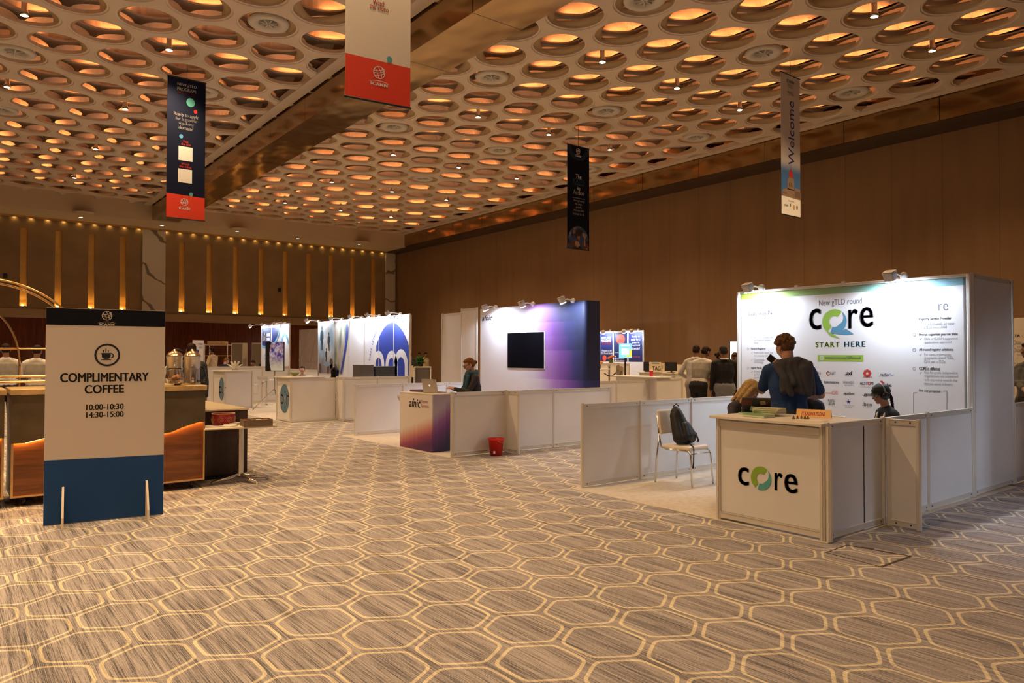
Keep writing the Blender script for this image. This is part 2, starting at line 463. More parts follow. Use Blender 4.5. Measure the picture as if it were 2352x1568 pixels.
# bronze beam across the ceiling, bronze band along the brown wall
m, nt, bs, xyz, tc = newmat('bronze_sheet', .16, .92)
f = noise(nt, comb(nt, xyz[0] * .7, xyz[1] * .45, xyz[2] * 1.2), 1.0, 3)
t = (xyz[1] - .4) / 2.6; seam = ((t - t.rnd()).abs() * 2.6).lt(.01)
c1 = mixc(nt, f.step(.3, .7), (.36, .235, .115), (.50, .33, .16))
nt.links.new(mixc(nt, seam, c1, (.05, .03, .015)), bs.inputs['Base Color'])
k = nt.nodes.new('ShaderNodeBump'); k.inputs['Strength'].default_value = .5; k.inputs['Distance'].default_value = .12
nt.links.new(noise(nt, comb(nt, xyz[0] * .8, xyz[1] * .5, xyz[2] * .8), 1.0, 2).s, k.inputs['Height']); nt.links.new(k.outputs['Normal'], bs.inputs['Normal'])
M_BRONZE = m
b = MB(); b.bb(7.49, 8.62, YF, 36.62, 7.78, 10.0); struct('trim_6', b, M_BRONZE)
b = MB(); b.bb(20.70, XW, YF, YW, 7.80, 10.0); b.cur = 1; b.bb(20.76, XW, YF, YW, 7.66, 7.80)
struct('trim_7', b, [M_BRONZE, mat('dark_bronze', (.09, .065, .045), .45, .5)])

# pierced ceiling: a plate of round openings, two curved flaps behind each, a web of rings above, orange cove strips between
PXC, PYC = 1.345, 1.2575
def ceiling():
    b = MB()
    H1 = (PYC ** 2 - (PXC / 2) ** 2) / (2 * PYC); H2 = PYC - H1
    hexv = [Vector((PXC / 2, -H1)), Vector((PXC / 2, H1)), Vector((0, H2)), Vector((-PXC / 2, H1)), Vector((-PXC / 2, -H1)), Vector((0, -H2))]
    outer = []
    for i in range(6):
        for j in range(6): outer.append(hexv[i].lerp(hexv[(i + 1) % 6], j / 6))
    n = len(outer); ang = [math.atan2(p.y, p.x) for p in outer]
    dirs = [Vector((math.cos(a), math.sin(a))) for a in ang]
    def ringv(cx, cy, r, z): return [(cx + d.x * r, cy + d.y * r, z) for d in dirs]
    def hexr(cx, cy, z): return [(cx + p.x, cy + p.y, z) for p in outer]
    def join(A, B): b.add(A + B, [(i, (i + 1) % n, n + (i + 1) % n, n + i) for i in range(n)])
    R = .575
    secs = ((XL + .4, 7.2, 3.92, 17.62, 1.36), (8.75, 20.8, 14.76, 7.05, 1.345))
    for x0, x1, ox, oy, px in secs:
        for j in range(-16, 26):
            cy = oy + PYC * j
            if cy < YF + .5 or cy > 36.7: continue
            for i in range(-14, 14):
                cx = ox + PXC * i + (PXC / 2 if j % 2 else 0)
                if cx < x0 - .5 or cx > x1 + .45: continue
                edge = cx < x0 + .35 or cx > x1 - .45
                b.cur = 0
                join(hexr(cx, cy, ZC), ringv(cx, cy, R + .05, ZC))
                join(ringv(cx, cy, R + .05, ZC), ringv(cx, cy, R + .035, ZC + .02))
                join(ringv(cx, cy, R + .035, ZC + .02), ringv(cx, cy, R, ZC + .022))
                join(ringv(cx, cy, R, ZC + .022), ringv(cx, cy, R, ZC + .10))
                s = 1 if cy < 14.3 else -1
                b.cur = 5
                for am in (30, 150):
                    a0, a1 = math.radians(am - 60), math.radians(am + 60)
                    vs = []; k = 10
                    e0 = Vector((math.cos(a0), math.sin(a0))); e1 = Vector((math.cos(a1), math.sin(a1)))
                    for q in range(k + 1):
                        a = a0 + (a1 - a0) * q / k; o = Vector((math.cos(a), math.sin(a))); c = e0.lerp(e1, q / k)
                        c = c.lerp(o, .42)
                        m_ = (o + c) / 2
                        for d, z in ((o * R * 1.01, ZC + .06), (m_ * R, ZC + .085), (c * R, ZC + .115), (c * R * 1.0, ZC + .14)):
                            vs.append((cx + s * d.x, cy + s * d.y, z))
                    b.add(vs, [(4 * q + w_, 4 * q + w_ + 1, 4 * q + 5 + w_, 4 * q + 4 + w_) for q in range(k) for w_ in range(3)], True)
                b.cur = 1
                Z2 = ZC + .32
                RU = .628
                join(hexr(cx, cy, Z2), ringv(cx, cy, RU, Z2))
                join(ringv(cx, cy, RU, Z2), ringv(cx, cy, RU, Z2 + .035)); join(ringv(cx, cy, RU, Z2 + .035), ringv(cx, cy, RU + .012, Z2 + .035)); join(ringv(cx, cy, RU + .012, Z2 + .035), ringv(cx, cy, RU + .012, Z2 + .01))
                b.cur = 3
                join(hexr(cx, cy, Z2 + .01), hexr(cx, cy, Z2 + .10)); join(hexr(cx, cy, Z2 + .10), ringv(cx, cy, .56, Z2 + .34)); join(ringv(cx, cy, .56, Z2 + .34), ringv(cx, cy, .36, Z2 + .52)); join(ringv(cx, cy, .36, Z2 + .52), ringv(cx, cy, .001, Z2 + .58))
                if not edge:
                    b.cur = 2
                    main = (55, 20) if s == 1 else ((158, 128) if j % 2 else (72, 42))
                    for am, L in [(205, .05), (265, .05), (325, .05)] + [(q, .18) for q in main]:
                        am = math.radians(am); o = Vector((cx + math.cos(am) * .652, cy + math.sin(am) * .652, Z2 + .02)); rd = Vector((math.cos(am), math.sin(am), 0)) * .009; tg = Vector((-math.sin(am), math.cos(am), 0)) * L
                        b.add([o - rd - tg, o + rd - tg, o + rd + tg, o - rd + tg], [(0, 1, 2, 3)])
    b.cur = 1
    for x0, x1 in ((XL, 7.6), (8.5, XW)): b.bb(x0, x1, YF, 36.8, ZC + 1.0, ZC + 1.05)
    M_UP = mat('upper_plaster', (.80, .66, .56), .8)
    M_RIB = mat('rib_plaster', (.60, .54, .48), .85)
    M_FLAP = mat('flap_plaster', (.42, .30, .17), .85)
    M_COVE = mat('orange_cove_strip', (1, .5, .2), .5, emit=(1.0, .34, .095), estr=COFFER_E)
    b.cur = 0
    for x0, x1 in ((7.13, 7.44), (20.36, 20.65)): b.bb(x0, x1, YF, 36.6, ZC - .012, ZC + .14)
    b.bb(8.62, 8.72, YF, 36.6, ZC - .012, ZC + .14)
    b.cur = 4
    for x0, x1 in ((7.44, 7.49), (20.65, 20.70)): b.bb(x0, x1, YF, 36.6, ZC + .05, ZC + .14)
    return struct('ceiling', b, [M_CEIL, M_RIB, M_COVE, M_UP, M_DARK, M_FLAP])
ceiling()

# ------------------------------------------------------------------ lights of the hall
def ordw(n): return ['first', 'second', 'third', 'fourth', 'fifth', 'sixth', 'seventh', 'eighth', 'ninth', 'tenth'][n]
def spot_at(x, y, label, on=True):
    t = thing('ceiling_spotlight', label, 'ceiling light', (x, y, ZC + .16), 'spotlights hung in the ceiling openings')
    h = MB(); h.lathe([(.001, .20), (.055, .20), (.055, .0), (.075, -.05), (.085, -.13), (.075, -.13), (.06, -.07)], (x, y, ZC + .10), 16); h.build('housing', M_CHROME, t)
    l = MB(); l.lathe([(.001, 0), (.075, 0)], (x, y, ZC - .022), 16); l.build('lens', M_LENS, t)
    lamp('bulb', 'SPOT', (x, y, ZC - .06), t, DOWN_W, WARM, (x, y, 0), .07, math.radians(112), .9)
    return t
for c, x in enumerate((12.07, 14.76, 17.45)):
    for r in range(6):
        y = 7.05 + 5.03 * r
        spot_at(x, y, 'lit spotlight between bronze beam and brown wall, %s line from beam, %s from camera' % (ordw(c), ordw(r)))
for c, x in enumerate((1.2, 3.92)):
    for r in range(4):
        y = 17.62 + 5.03 * r
        spot_at(x, y, 'lit spotlight beyond the bronze beam, %s line from beam, %s from camera' % (ordw(1 - c), ordw(r)))
# the same downlights go on over and behind the photographer
OVER = [(1.2, 12.59), (3.92, 12.59), (1.2, 7.56), (3.92, 7.56), (-1.5, 12.59), (-1.5, 7.56), (-1.5, 2.5), (1.2, 2.5), (-4.3, 17.6), (-4.3, 7.5), (-1.5, 17.6)]
for k, (x, y) in enumerate(OVER):
    t = thing('ceiling_spotlight', 'lit spotlight in the ceiling above the photographer, outside the view', 'ceiling light', (x, y, ZC + .16), 'spotlights above the photographer')
    l = MB(); l.lathe([(.001, 0), (.075, 0), (.085, .1), (.06, .3), (.001, .3)], (x, y, ZC - .022), 12); l.build('housing', M_CHROME, t)
    lamp('bulb', 'SPOT', (x, y, ZC - .06), t, DOWN_W, WARM, (x, y, 0), .07, math.radians(112), .9)
# air diffusers
def diffuser(x, y, label):
    t = thing('air_diffuser', label, 'air vent', (x, y, ZC + .1), 'round air diffusers in the ceiling openings')
    d = MB(); d.lathe([(.19, .06), (.21, -.01), (.33, -.05), (.40, -.03), (.42, .02), (.40, .06), (.19, .10)], (x, y, ZC + .06), 32); d.build('rim', mat('vent_white', (.62, .58, .52), .6), t)
    c = MB(); c.lathe([(.001, .05), (.2, .05)], (x, y, ZC + .06), 24); c.build('dark_core', M_DARK, t)
    v = MB()
    for a in range(4): v.box((x, y, ZC + .07), (.40, .02, .06), a * PI / 4)
    v.lathe([(.001, .0), (.07, .02), (.07, .07)], (x, y, ZC + .06), 12)
    v.build('vane', mat('vent_white'), t)
names = [(10.72, 9.57, 'round white air vent cut by the top edge of the picture beside beam'), (14.76, 9.57, 'round white air vent in ceiling near the Welcome banner, beam side'), (18.79, 9.57, 'round white air vent in ceiling beyond the Welcome banner, brown wall side'),
         (10.72, 14.6, 'round white air vent beside the bronze beam, second row of vents'), (14.76, 14.6, 'round white air vent mid ceiling, second row of vents'), (18.79, 14.6, 'round white air vent near brown wall, second row of vents'),
         (10.72, 19.63, 'round white air vent beside the bronze beam, third row of vents'), (14.76, 19.63, 'round white air vent mid ceiling, third row of vents'), (18.79, 19.63, 'round white air vent near brown wall, third row of vents'), (14.76, 24.66, 'round white air vent mid ceiling, fourth row of vents'),
         (5.28, 15.1, 'round white air vent above and between the two red bottomed banners'), (1.2, 20.13, 'round white air vent at the ceiling edge farthest from the beam'), (5.28, 20.13, 'round white air vent half behind the navy banner'), (1.2, 25.16, 'round white air vent far from beam beyond the navy banner')]
for x, y, lb in names: diffuser(x, y, lb)
# soffit downlights, vents and wall washers
for k, (px, py) in enumerate(((186, 498), (372, 517), (545, 530), (684, 547), (825, 560), (930, 571))):
    p = at_z(px, py, 7.74)
    t = thing('recessed_downlight', 'small round downlight in the back wall soffit, %s from the brown wall corner' % ordw(5 - k), 'ceiling light', (p.x, p.y, 7.74), 'downlights in the soffit')
    d = MB(); d.lathe([(.13, 0), (.13, -.02), (.09, -.03), (.08, 0)], (p.x, p.y, 7.74), 16); d.build('bezel', mat('vent_white'), t)
    d = MB(); d.lathe([(.001, -.012), (.085, -.012)], (p.x, p.y, 7.74), 16); d.build('lens', M_LENS, t)
for k, (px, py) in enumerate(((190, 490), (545, 527), (828, 557))):
    p = at_z(px, py, 7.74); p.y -= .25
    t = MB(); t.lathe([(.001, -.05), (.30, -.05), (.42, -.03), (.42, 0)], (p.x, p.y, 7.74), 24)
    tag(t.build('soffit_speaker', mat('soffit_plaster'), None, at=(p.x, p.y, 7.74)), 'flat round disc on the soffit, ' + ('above the first lit wall slots by the coffee sign', 'above the middle wall slots', 'above the last wall slots near the corner')[k], 'ceiling vent', 'round discs on the soffit')
wash = MB()
washer = thing('cove_light', 'hidden yellow light strip scalloping the top of the back wall', 'light strip', (10, YW - .12, 7.7))
wash.bb(XL, XW - .2, YW - .26, YW - .14, 7.66, 7.735); wash.build('profile', M_BRASS, washer)
for k in range(47):
    x = -7.6 + .625 * k
    lamp('bulb', 'SPOT', (x, YW - .07, 7.70), washer, WASH_W, (1, .66, .20), (x, YW + .3, 6.9), .02, math.radians(150), .9)
# wall sconces: gilded slots lit from their feet
M_GILT = mat('gilded_slot', (.75, .48, .15), .45, .55, var=.06, vscale=3)
M_SLAMP = mat('slot_lamp', (1, .8, .4), .4, emit=(1, .66, .22), estr=35)
for k, x in enumerate(SC_X[5:]):
    lab = 'tall narrow gilded wall slot lit from below, ' + (ordw(k) + ' from the coffee sign side' if k < 5 else ordw(12 - k + 1) + ' from the corner by the brown wall')
    t = thing('wall_sconce', lab, 'wall light', (x, YW, SZ0), 'gilded light slots in the back wall')
    s = MB(); h = SW / 2 - .004; y0, y1 = YW + .005, YW + .2
    s.add([(x - h, y0, SZ0), (x - h, y1, SZ0), (x - h, y1, SZ1), (x - h, y0, SZ1)], [(0, 1, 2, 3)])
    s.add([(x + h, y0, SZ0), (x + h, y1, SZ0), (x + h, y1, SZ1), (x + h, y0, SZ1)], [(3, 2, 1, 0)])
    s.add([(x - h, y1, SZ0), (x + h, y1, SZ0), (x + h, y1, SZ1), (x - h, y1, SZ1)], [(0, 1, 2, 3)])
    s.add([(x - h, y0, SZ0 + .005), (x + h, y0, SZ0 + .005), (x + h, y1, SZ0 + .005), (x - h, y1, SZ0 + .005)], [(0, 1, 2, 3)])
    s.add([(x - h, y0, SZ1 - .005), (x + h, y0, SZ1 - .005), (x + h, y1, SZ1 - .005), (x - h, y1, SZ1 - .005)], [(0, 1, 2, 3)])
    s.build('channel', M_GILT, t, fixn=False)
    lamp('bulb', 'SPOT', (x, YW + .03, SZ0 + .07), t, 16 if k != 9 else 7, (1, .60, .17), (x, YW + .12, SZ0 + 1.0), .03, math.radians(80), 1.0)
    l = MB(); l.lathe([(.001, 0), (.035, 0)], (x, YW + .09, SZ0 + .05), 10); l.lathe([(.036, 0), (.036, -.04)], (x, YW + .09, SZ0 + .05), 10); l.build('lamp', M_SLAMP if k != 9 else mat('slot_lamp_dim', (1, .8, .4), .4, emit=(1, .55, .16), estr=15), t)
for px, py, lab in ((12, 633, 'small black box on the back wall near the brass hoops'), (642, 666, 'small black box on the back wall between lit slots')):
    p = at_y(px, py, YW); d = MB(); d.box((p.x, YW - .04, p.z), (.14, .08, .2), 0, .02); tag(d.build('wall_speaker', M_BLACK, None, at=(p.x, YW, p.z)), lab, 'speaker', 'small black boxes on the back wall')
# ------------------------------------------------------------------ stand building system
def partition(t, run, z0, z1, joints, side=(0, 0), post_r=.021, rail=.055, panel_m=None, ends=(True, True), toprail=True):
    """posts, rails and panels of one straight wall between points of `joints` (x, y)"""
    up = Vector((0, 0, 1)); panel_m = panel_m or M_WHITE
    for i, (x, y) in enumerate(joints):
        if (i == 0 and not ends[0]) or (i == len(joints) - 1 and not ends[1]): continue
        p = MB()
        for a in range(4):                                            # grooved aluminium profile
            p.box((x, y, (z0 + z1) / 2), (post_r * 2.1, post_r * .8, z1 - z0), a * PI / 4)
        p.box((x, y, z1 + .004), (.03, .03, .012))
        p.build('post', M_ALU, t)
    for (xa, ya), (xb, yb) in zip(joints, joints[1:]):
        d = Vector((xb - xa, yb - ya, 0)); L = d.length; d.normalize(); rz = math.atan2(d.y, d.x)
        c = Vector(((xa + xb) / 2, (ya + yb) / 2, 0)); w = L - .03
        q = MB(); q.box((c.x, c.y, (z0 + z1) / 2), (w, .006, z1 - z0 - .04), rz); q.build('panel', panel_m, t)
        for nm, z in (('top_rail', z1 - rail / 2), ('bottom_rail', z0 + rail / 2 + .01)):
            r = MB(); r.box((c.x, c.y, z), (w, .024, rail), rz, .003); r.box((c.x, c.y, z + (rail * .42)), (w, .032, .008), rz)
            r.cur = 1; nrm = Vector((-d.y, d.x, 0))
            for sgn in (-1, 1):
                for e in (-1, 1):
                    k = c + d * (e * (w / 2 - .05)); r.box((k.x + nrm.x * .013 * sgn, k.y + nrm.y * .013 * sgn, z), (.012, .003, .012), rz)
            r.build(nm, [M_ALU, M_DARK], t)
def lerp2(a, b, t): return (a[0] + (b[0] - a[0]) * t, a[1] + (b[1] - a[1]) * t)
def run(a, b, n): return [lerp2(a, b, i / n) for i in range(n + 1)]
def flood(name_label, loc, aim, arm_from, power=None, group='white floodlights on the stands', col=COLD):
    """clip-on floodlight: round clamp, arm, box lamp with lit face"""
    t = thing('floodlight', name_label, 'floodlight', loc, group)
    L, A = Vector(loc), Vector(aim); d = (A - L).normalized()
    M = d.to_track_quat('-Z', 'Y').to_matrix().to_4x4()
    h = MB(); h.box(L - d * .05, (.12, .10, .11), rot=M, ch=.015)
    for k in range(4): h.box(L - d * (.075 + .012 * k), (.125, .105, .004), rot=M)
    h.build('lamp_housing', mat('lamp_white', (.72, .70, .70), .4), t)
    f = MB(); f.box(L + d * .009, (.10, .08, .006), rot=M); f.build('lamp_glass', M_FLOOD, t)
    a = MB(); a.tube([L - d * .06, (L - d * .06) * .5 + Vector(arm_from) * .5 + Vector((0, 0, .02)), arm_from], .012, 8); a.build('arm', mat('lamp_white'), t)
    c = MB(); c.ball(arm_from, (.05, .05, .05), 12); c.build('clamp', mat('lamp_white'), t)
    lamp('bulb', 'SPOT', L + d * .03, t, power or FLOOD_W, col, aim, .045, math.radians(168), .35)
    return t
def rug(label, x0, x1, y0, y1, wob=.02):
    b = MB(); n = 24; pts = []
    for i in range(n): pts.append((x0 + random.uniform(-wob, wob) * .6, y0 + (y1 - y0) * i / n))
    for i in range(n): pts.append((x0 + (x1 - x0) * i / n, y1))
    for i in range(n): pts.append((x1, y1 + (y0 - y1) * i / n))
    for i in range(n): pts.append((x1 + (x0 - x1) * i / n, y0 + random.uniform(-wob, wob) * .6))
    b.prism(pts, (1, 0, 0), (0, 1, 0), (0, 0, 0), (0, 0, 1), .006)
    return tag(b.build('stand_carpet', mat('beige_felt_carpet', (.58, .52, .44), .95, var=.10, vscale=14, bump=.3, bscale=160), None, at=(x0, y0, 0)), label, 'carpet', 'plain carpets under the stands')

# ------------------------------------------------------------------ first stand: white walls, sponsor wall
rug('beige felt carpet laid inside the stand with the ring-shaped logo counter', 5.86, 10.2, 3.22, 6.40)
GZ = .008
t = thing('stand_divider', 'low white partition of three panels behind the chair with the black rucksack', 'partition', (6.0, 6.34, GZ), 'low white stand partitions')
partition(t, None, GZ, .995, [(6.0, 6.34), (7.0, 6.34), (8.02, 6.34), (9.04, 6.34)])
t = thing('stand_divider', 'low white partition running back from the big logo counter to the tall panel', 'partition', (5.92, 3.27, GZ), 'low white stand partitions')
partition(t, None, GZ, .995, [(5.935, 3.262), (6.925, 3.262)])
partition(t, None, GZ, .995, [(6.925, 3.262), (7.90, 3.272), (9.05, 3.282)], ends=(False, True))
t = thing('stand_divider', 'short white stub partition jutting out beside the big logo counter', 'partition', (6.925, 3.1, 0), 'low white stand partitions')
partition(t, None, .004, .992, [(6.925, 3.205), (6.925, 2.945)])
t = thing('tall_divider', 'tall narrow white panel at the end of the sponsor wall', 'partition', (9.09, 3.28, GZ))
partition(t, None, GZ, 2.50, [(9.10, 3.284), (10.36, 3.31)])
t = thing('stand_divider', 'low white partition beyond the tall narrow panel, at the picture edge', 'partition', (10.4, 3.31, GZ), 'low white stand partitions')
partition(t, None, GZ, .995, [(10.42, 3.312), (11.4, 3.33), (12.4, 3.35)])

# sponsor wall
XS = 9.07
t = thing('sponsor_stand', 'large white printed wall with green top stripe and a grid of sponsor logos', 'display wall', (XS, 4.8, 0))
m, nt, bs, xyz, tc = newmat('sponsor_print', .5)
a = xyz[1].step(1.2, -1.3)
gr = mixc(nt, a, (.30, .47, .05), (.22, .44, .52))
zt = xyz[2].gt(2.375)
nt.links.new(mixc(nt, zt, (.80, .80, .81), gr), bs.inputs['Base Color'])
b = MB(); b.bb(XS, XS + .05, 3.36, 6.27, GZ, 2.46, .004); b.build('printed_panel', m, t)
for y in (3.30, 6.31):
    p = MB()
    for q in range(4): p.box((XS + .0, y, 1.2505), (.055, .02, 2.48), q * PI / 4)
    p.build('post', M_ALU, t)
p = MB(); p.bb(XS - .012, XS + .03, 3.3, 6.31, 2.465, 2.50, .004)
for y in (4.1, 4.75, 5.4, 5.9): p.box((XS, y, 2.51), (.03, .05, .03))
p.build('top_rail', M_ALU, t)
p = MB(); p.bb(XS + .05, XS + .09, 3.30, 6.31, GZ, 2.46); p.bb(XS + 1.25, XS + 1.28, 3.33, 6.31, GZ, 2.48); p.bb(XS + .09, XS + 1.25, 6.28, 6.31, GZ, 2.48); p.build('back_panel', M_WHITE, t)
fr = Face((XS, 6.31, 0), (0, -1, 0))
assert fr.N.x < 0
def words(nm, m, items, **kw):
    for it in items:
        k = dict(kw); k.update(it[5] if len(it) > 5 else {})
        b = MB(); text_px(b, fr, it[0], it[1], it[2], it[3], it[4], **k); b.build(nm, m, t, fixn=False)
M_DINK = mat('print_dark_violet_grey', (.11, .10, .125), .5)
words('headline', M_GREYINK, [('New gTLD round', 1881, 1980, 695, 18)])
words('headline', M_DINK, [('Gateway N', 1719, 1773, 720, 14, {'bold': .09})])
def ring_logo(nm, xc, yc, parent, frr, pxs, tail, cap):
    """the word with a split green and blue ring for its second letter; pxs: pixel boxes of c, ring, r, e"""
    global t
    b = MB()
    (c0, c1, cy, ch), (o0, o1, oy, oh), (r0, r1, ry, rh), (e0, e1, ey, eh) = pxs
    for bd, x0, x1, y, h in (('c', c0, c1, cy, ch), ('r', r0, r1, ry, rh), ('e', e0, e1, ey, eh)):
        b = MB(); text_px(b, frr, bd, x0, x1, y, h, bold=.10); b.build('logo_letter', M_DINK if tail else mat('print_dark_brown', (.085, .066, .06), .5), parent, fixn=False)
    u0, _ = frr.uv(o0, oy); u1, _ = frr.uv(o1, oy); _, v1 = frr.uv((o0 + o1) / 2, oy - oh / 2); _, v0 = frr.uv((o0 + o1) / 2, oy + oh / 2)
    uc, vc, r = (u0 + u1) / 2, (v0 + v1) / 2, (u1 - u0) / 2; sq = (v1 - v0) / (u1 - u0)
    g = MB(); ring(g, frr, uc, vc, r, r * .44, .003, 40, math.radians(52), math.radians(236), sq)
    w = MB()
    vs = []
    for i in range(25):                                               # crescent
        a = math.radians(48 - 158 * i / 24); k = r * (.44 + .0 * i) + r * .5 * (math.sin(PI * min(1, i / 24 * 1.0)) * 0)
        ro = r; ri = r * (.98 - .52 * min(1, i / 12)) if i < 12 else r * .46
        vs += [frr.p(uc + ri * math.cos(a), vc + ri * sq * math.sin(a), .003), frr.p(uc + ro * math.cos(a), vc + ro * sq * math.sin(a), .003)]
    w.add(vs, [(2 * i, 2 * i + 1, 2 * i + 3, 2 * i + 2) for i in range(24)])
    if tail:
        poly(w, frr, [(uc + r * .1, vc - r * .98), (uc + r * .5, vc - r * .75), (uc + r * .95, vc - r * .62), (uc + r * 1.55, vc - r * 1.02), (uc + r * .9, vc - r * 1.08)], .0031)
        poly(g, frr, [(uc - r * .7, vc - r * .70), (uc - r * .2, vc - r * .95), (uc + r * .5, vc - r * 1.38), (uc - r * .3, vc - r * 1.16)], .0031)
    g.build('logo_ring', M_GREEN, parent, fixn=False); w.build('logo_ring', mat('print_steel_blue' if tail else 'print_teal', (.10, .30, .46), .5), parent, fixn=False)
ring_logo('logo', 0, 0, t, fr, ((1858, 1887, 733, 48), (1889, 1945, 738, 56), (1948, 1971, 732, 44), (1974, 2007, 728, 46)), True, 0)
words('slogan', M_GREENL, [('START', 1873, 1929, 791, 12, {'bold': .12, 'space': 1.25})])
words('slogan', mat('print_turquoise', (.12, .42, .52), .5), [('HERE', 1939, 1988, 790, 12, {'bold': .12, 'space': 1.25})])
b = MB(); u0, v0 = fr.uv(1878, 829); u1, v1 = fr.uv(1983, 815)
bb_ = (u1 - u0, v1 - v0); quad(b, fr, u0, u1, v0, v1, .002); b.build('web_bar', M_GREENL, t, fixn=False)
b = MB(); text_px(b, fr, 'https://corenic.org/2026round', 1896, 1977, 822, 8, e=.004, bold=.06); uu, vv = fr.uv(1888, 822); ring(b, fr, uu, vv, .028, .021, .004); ring(b, fr, uu, vv, .014, .009, .004); b.build('web_address', M_PRINT_W, t, fixn=False)
words('bullet_text', M_LGREY, [('NextGen Registrar', 1724, 1760, 744, 6), ('Platform', 1724, 1741, 751, 6), ('Built upon 23 years of', 1732, 1774, 759, 6), ('experience', 1732, 1754, 766, 6), ('All TLDs, including IDNs', 1732, 1776, 775, 6), ('and special phases', 1732, 1770, 781, 6), ('stop', 1732, 1741, 788, 6),
    ('Purely reseller based, does', 1732, 1776, 810, 6), ('not compete with you', 1732, 1772, 817, 6), ('Customizable', 1732, 1756, 826, 6), ('technology', 1732, 1753, 832, 6), ('A single connection to', 1732, 1775, 854, 6), ('all TLDs using one', 1732, 1768, 861, 6), ('accreditation', 1732, 1758, 867, 6)])
words('bullet_heading', M_GREYINK, [('Neutral Registrar', 1725, 1759, 801, 6), ('Agent Mode', 1725, 1750, 845, 6), ('Flexible Store', 1725, 1758, 878, 6)], bold=.09)
words('logo_remainder', M_GREYINK, [('re', 2155, 2178, 705, 16)])
words('bullet_heading', M_GREYINK, [('Registry Service Provider', 2111, 2185, 732, 8), ('Proven expertise you can trust', 2111, 2200, 768, 8), ('All round registry solutions', 2111, 2189, 803, 8), ('CORE is different', 2111, 2160, 846, 8)], bold=.09)
words('bullet_text', M_LGREY, [('in all rounds of new', 2122, 2192, 743, 8), ('gTLDs since 2000', 2122, 2175, 752, 7), ('100% of ICANN-supported', 2123, 2199, 778, 7), ('applications approved', 2123, 2185, 786, 7), ('For open, community,', 2123, 2185, 814, 7), ('geographic, brand TLDs,', 2123, 2191, 822, 8), ('IDNs and ccTLDs', 2123, 2171, 830, 7), ('Not-for-profit, independent', 2123, 2200, 856, 8), ('organization not associated', 2123, 2200, 864, 8), ('with any entity outside the', 2123, 2199, 873, 7), ('domain name industry', 2123, 2188, 882, 8)])
words('caption', M_GREYINK, [('See our proposal', 2111, 2160, 898, 8)], bold=.06)
b = MB()
for pa, pb in (((2098, 902), (2107, 901)), ((2166, 898), (2175, 897)), ((2098, 902), (2098, 948)), ((2175, 897), (2175, 942))):
    band(b, fr, [fr.uv(*pa), fr.uv(*pb)], .006)
for y in (743, 801, 845, 878): ring(b, fr, *fr.uv(1718, y), .016, .012)
for y in (768, 803, 846): ring(b, fr, *fr.uv(2100, y), .02, .015)
for px, py in ((1727, 759), (1727, 775), (1727, 810), (1727, 826), (1727, 854), (2114, 778), (2114, 814), (2114, 856)):
    uu, vv = fr.uv(px, py); band(b, fr, [(uu - .012, vv), (uu - .003, vv - .009), (uu + .014, vv + .012)], .005)
b.build('caption_frame', M_LGREY, t, fixn=False)
K = M_INK; BL = mat('print_royal_blue', (.04, .08, .38), .5); SR = mat('print_sponsor_red', (.62, .05, .05), .5)
words('sponsor_logo', M_GREYINK, [('ОНЛАЙН', 1850, 1885, 856, 9)])
words('sponsor_logo', SR, [('С', 1898, 1906, 857, 9, {'bold': .12})]); words('sponsor_logo', M_GREYINK, [('АЙТ', 1906, 1920, 856, 9)])
words('sponsor_logo', K, [('.ad', 1941, 1958, 856, 10, {'bold': .12, 'shear': .2})])
b = MB(); uu, vv = fr.uv(1992, 857)
for k in range(8): disc(b, fr, uu + .036 * math.cos(k * PI / 4), vv + .036 * math.sin(k * PI / 4), .016)
ring(b, fr, uu, vv, .04, .018, .0025); b.build('sponsor_logo', SR, t, fixn=False)
words('sponsor_logo', SR, [('.swiss', 1981, 2003, 865, 4)])
words('sponsor_logo', mat('print_mid_blue', (.10, .25, .62), .5), [('.radio', 2019, 2041, 860, 8, {'shear': .25, 'bold': .06})]); b = MB(); uu, vv = fr.uv(2045, 860); band(b, fr, [(uu - .03, vv), (uu - .01, vv), (uu, vv + .015), (uu + .01, vv - .01), (uu + .04, vv)], .006); b.build('sponsor_logo', MATS['print_mid_blue'], t, fixn=False)
words('sponsor_logo', K, [('S', 1866, 1876, 874, 8, {'bold': .12}), ('SEAT', 1862, 1878, 882, 3)])
words('sponsor_logo', BL, [('EUROVISION', 1893, 1926, 878, 5, {'bold': .09})])
words('sponsor_logo', M_GREYINK, [('MANGO', 1937, 1962, 878, 6)]); words('sponsor_logo', M_DINK, [('ALST', 1975, 1993, 880, 7, {'bold': .06}), ('M', 2000, 2006, 880, 7, {'bold': .06})])
b = MB(); uu, vv = fr.uv(1996.5, 880); ring(b, fr, uu, vv, .02, .011); b.build('sponsor_logo', SR, t, fixn=False)
words('sponsor_logo', K, [('.tube', 2024, 2048, 884, 8, {'bold': .09})])
b = MB(); uu, vv = fr.uv(2027, 880); poly(b, fr, [(uu - .03, vv + .03), (uu, vv + .03), (uu + .03, vv), (uu, vv - .03), (uu - .02, vv - .03), (uu - .005, vv)]); b.build('sponsor_logo', SR, t, fixn=False)
words('sponsor_logo', K, [('.madrid', 1860, 1885, 898, 7, {'bold': .09}), ('.quebec', 1937, 1963, 904, 8, {'bold': .09}), ('.gal', 1981, 2003, 906, 9, {'bold': .09}), ('PUNTU', 1902, 1917, 920, 6), ('.EUS', 1902, 1918, 927, 6, {'bold': .09}), ('.bcn', 1981, 2003, 928, 9)])
words('sponsor_logo', SR, [('domini', 1894, 1911, 902, 4), ('.cat', 1915, 1922, 901, 4)])
b = MB(); band(b, fr, [fr.uv(x, y) for x, y in ((1912, 898), (1924, 898), (1924, 905), (1912, 905), (1912, 898))], .006); b.build('sponsor_logo', SR, t, fixn=False)
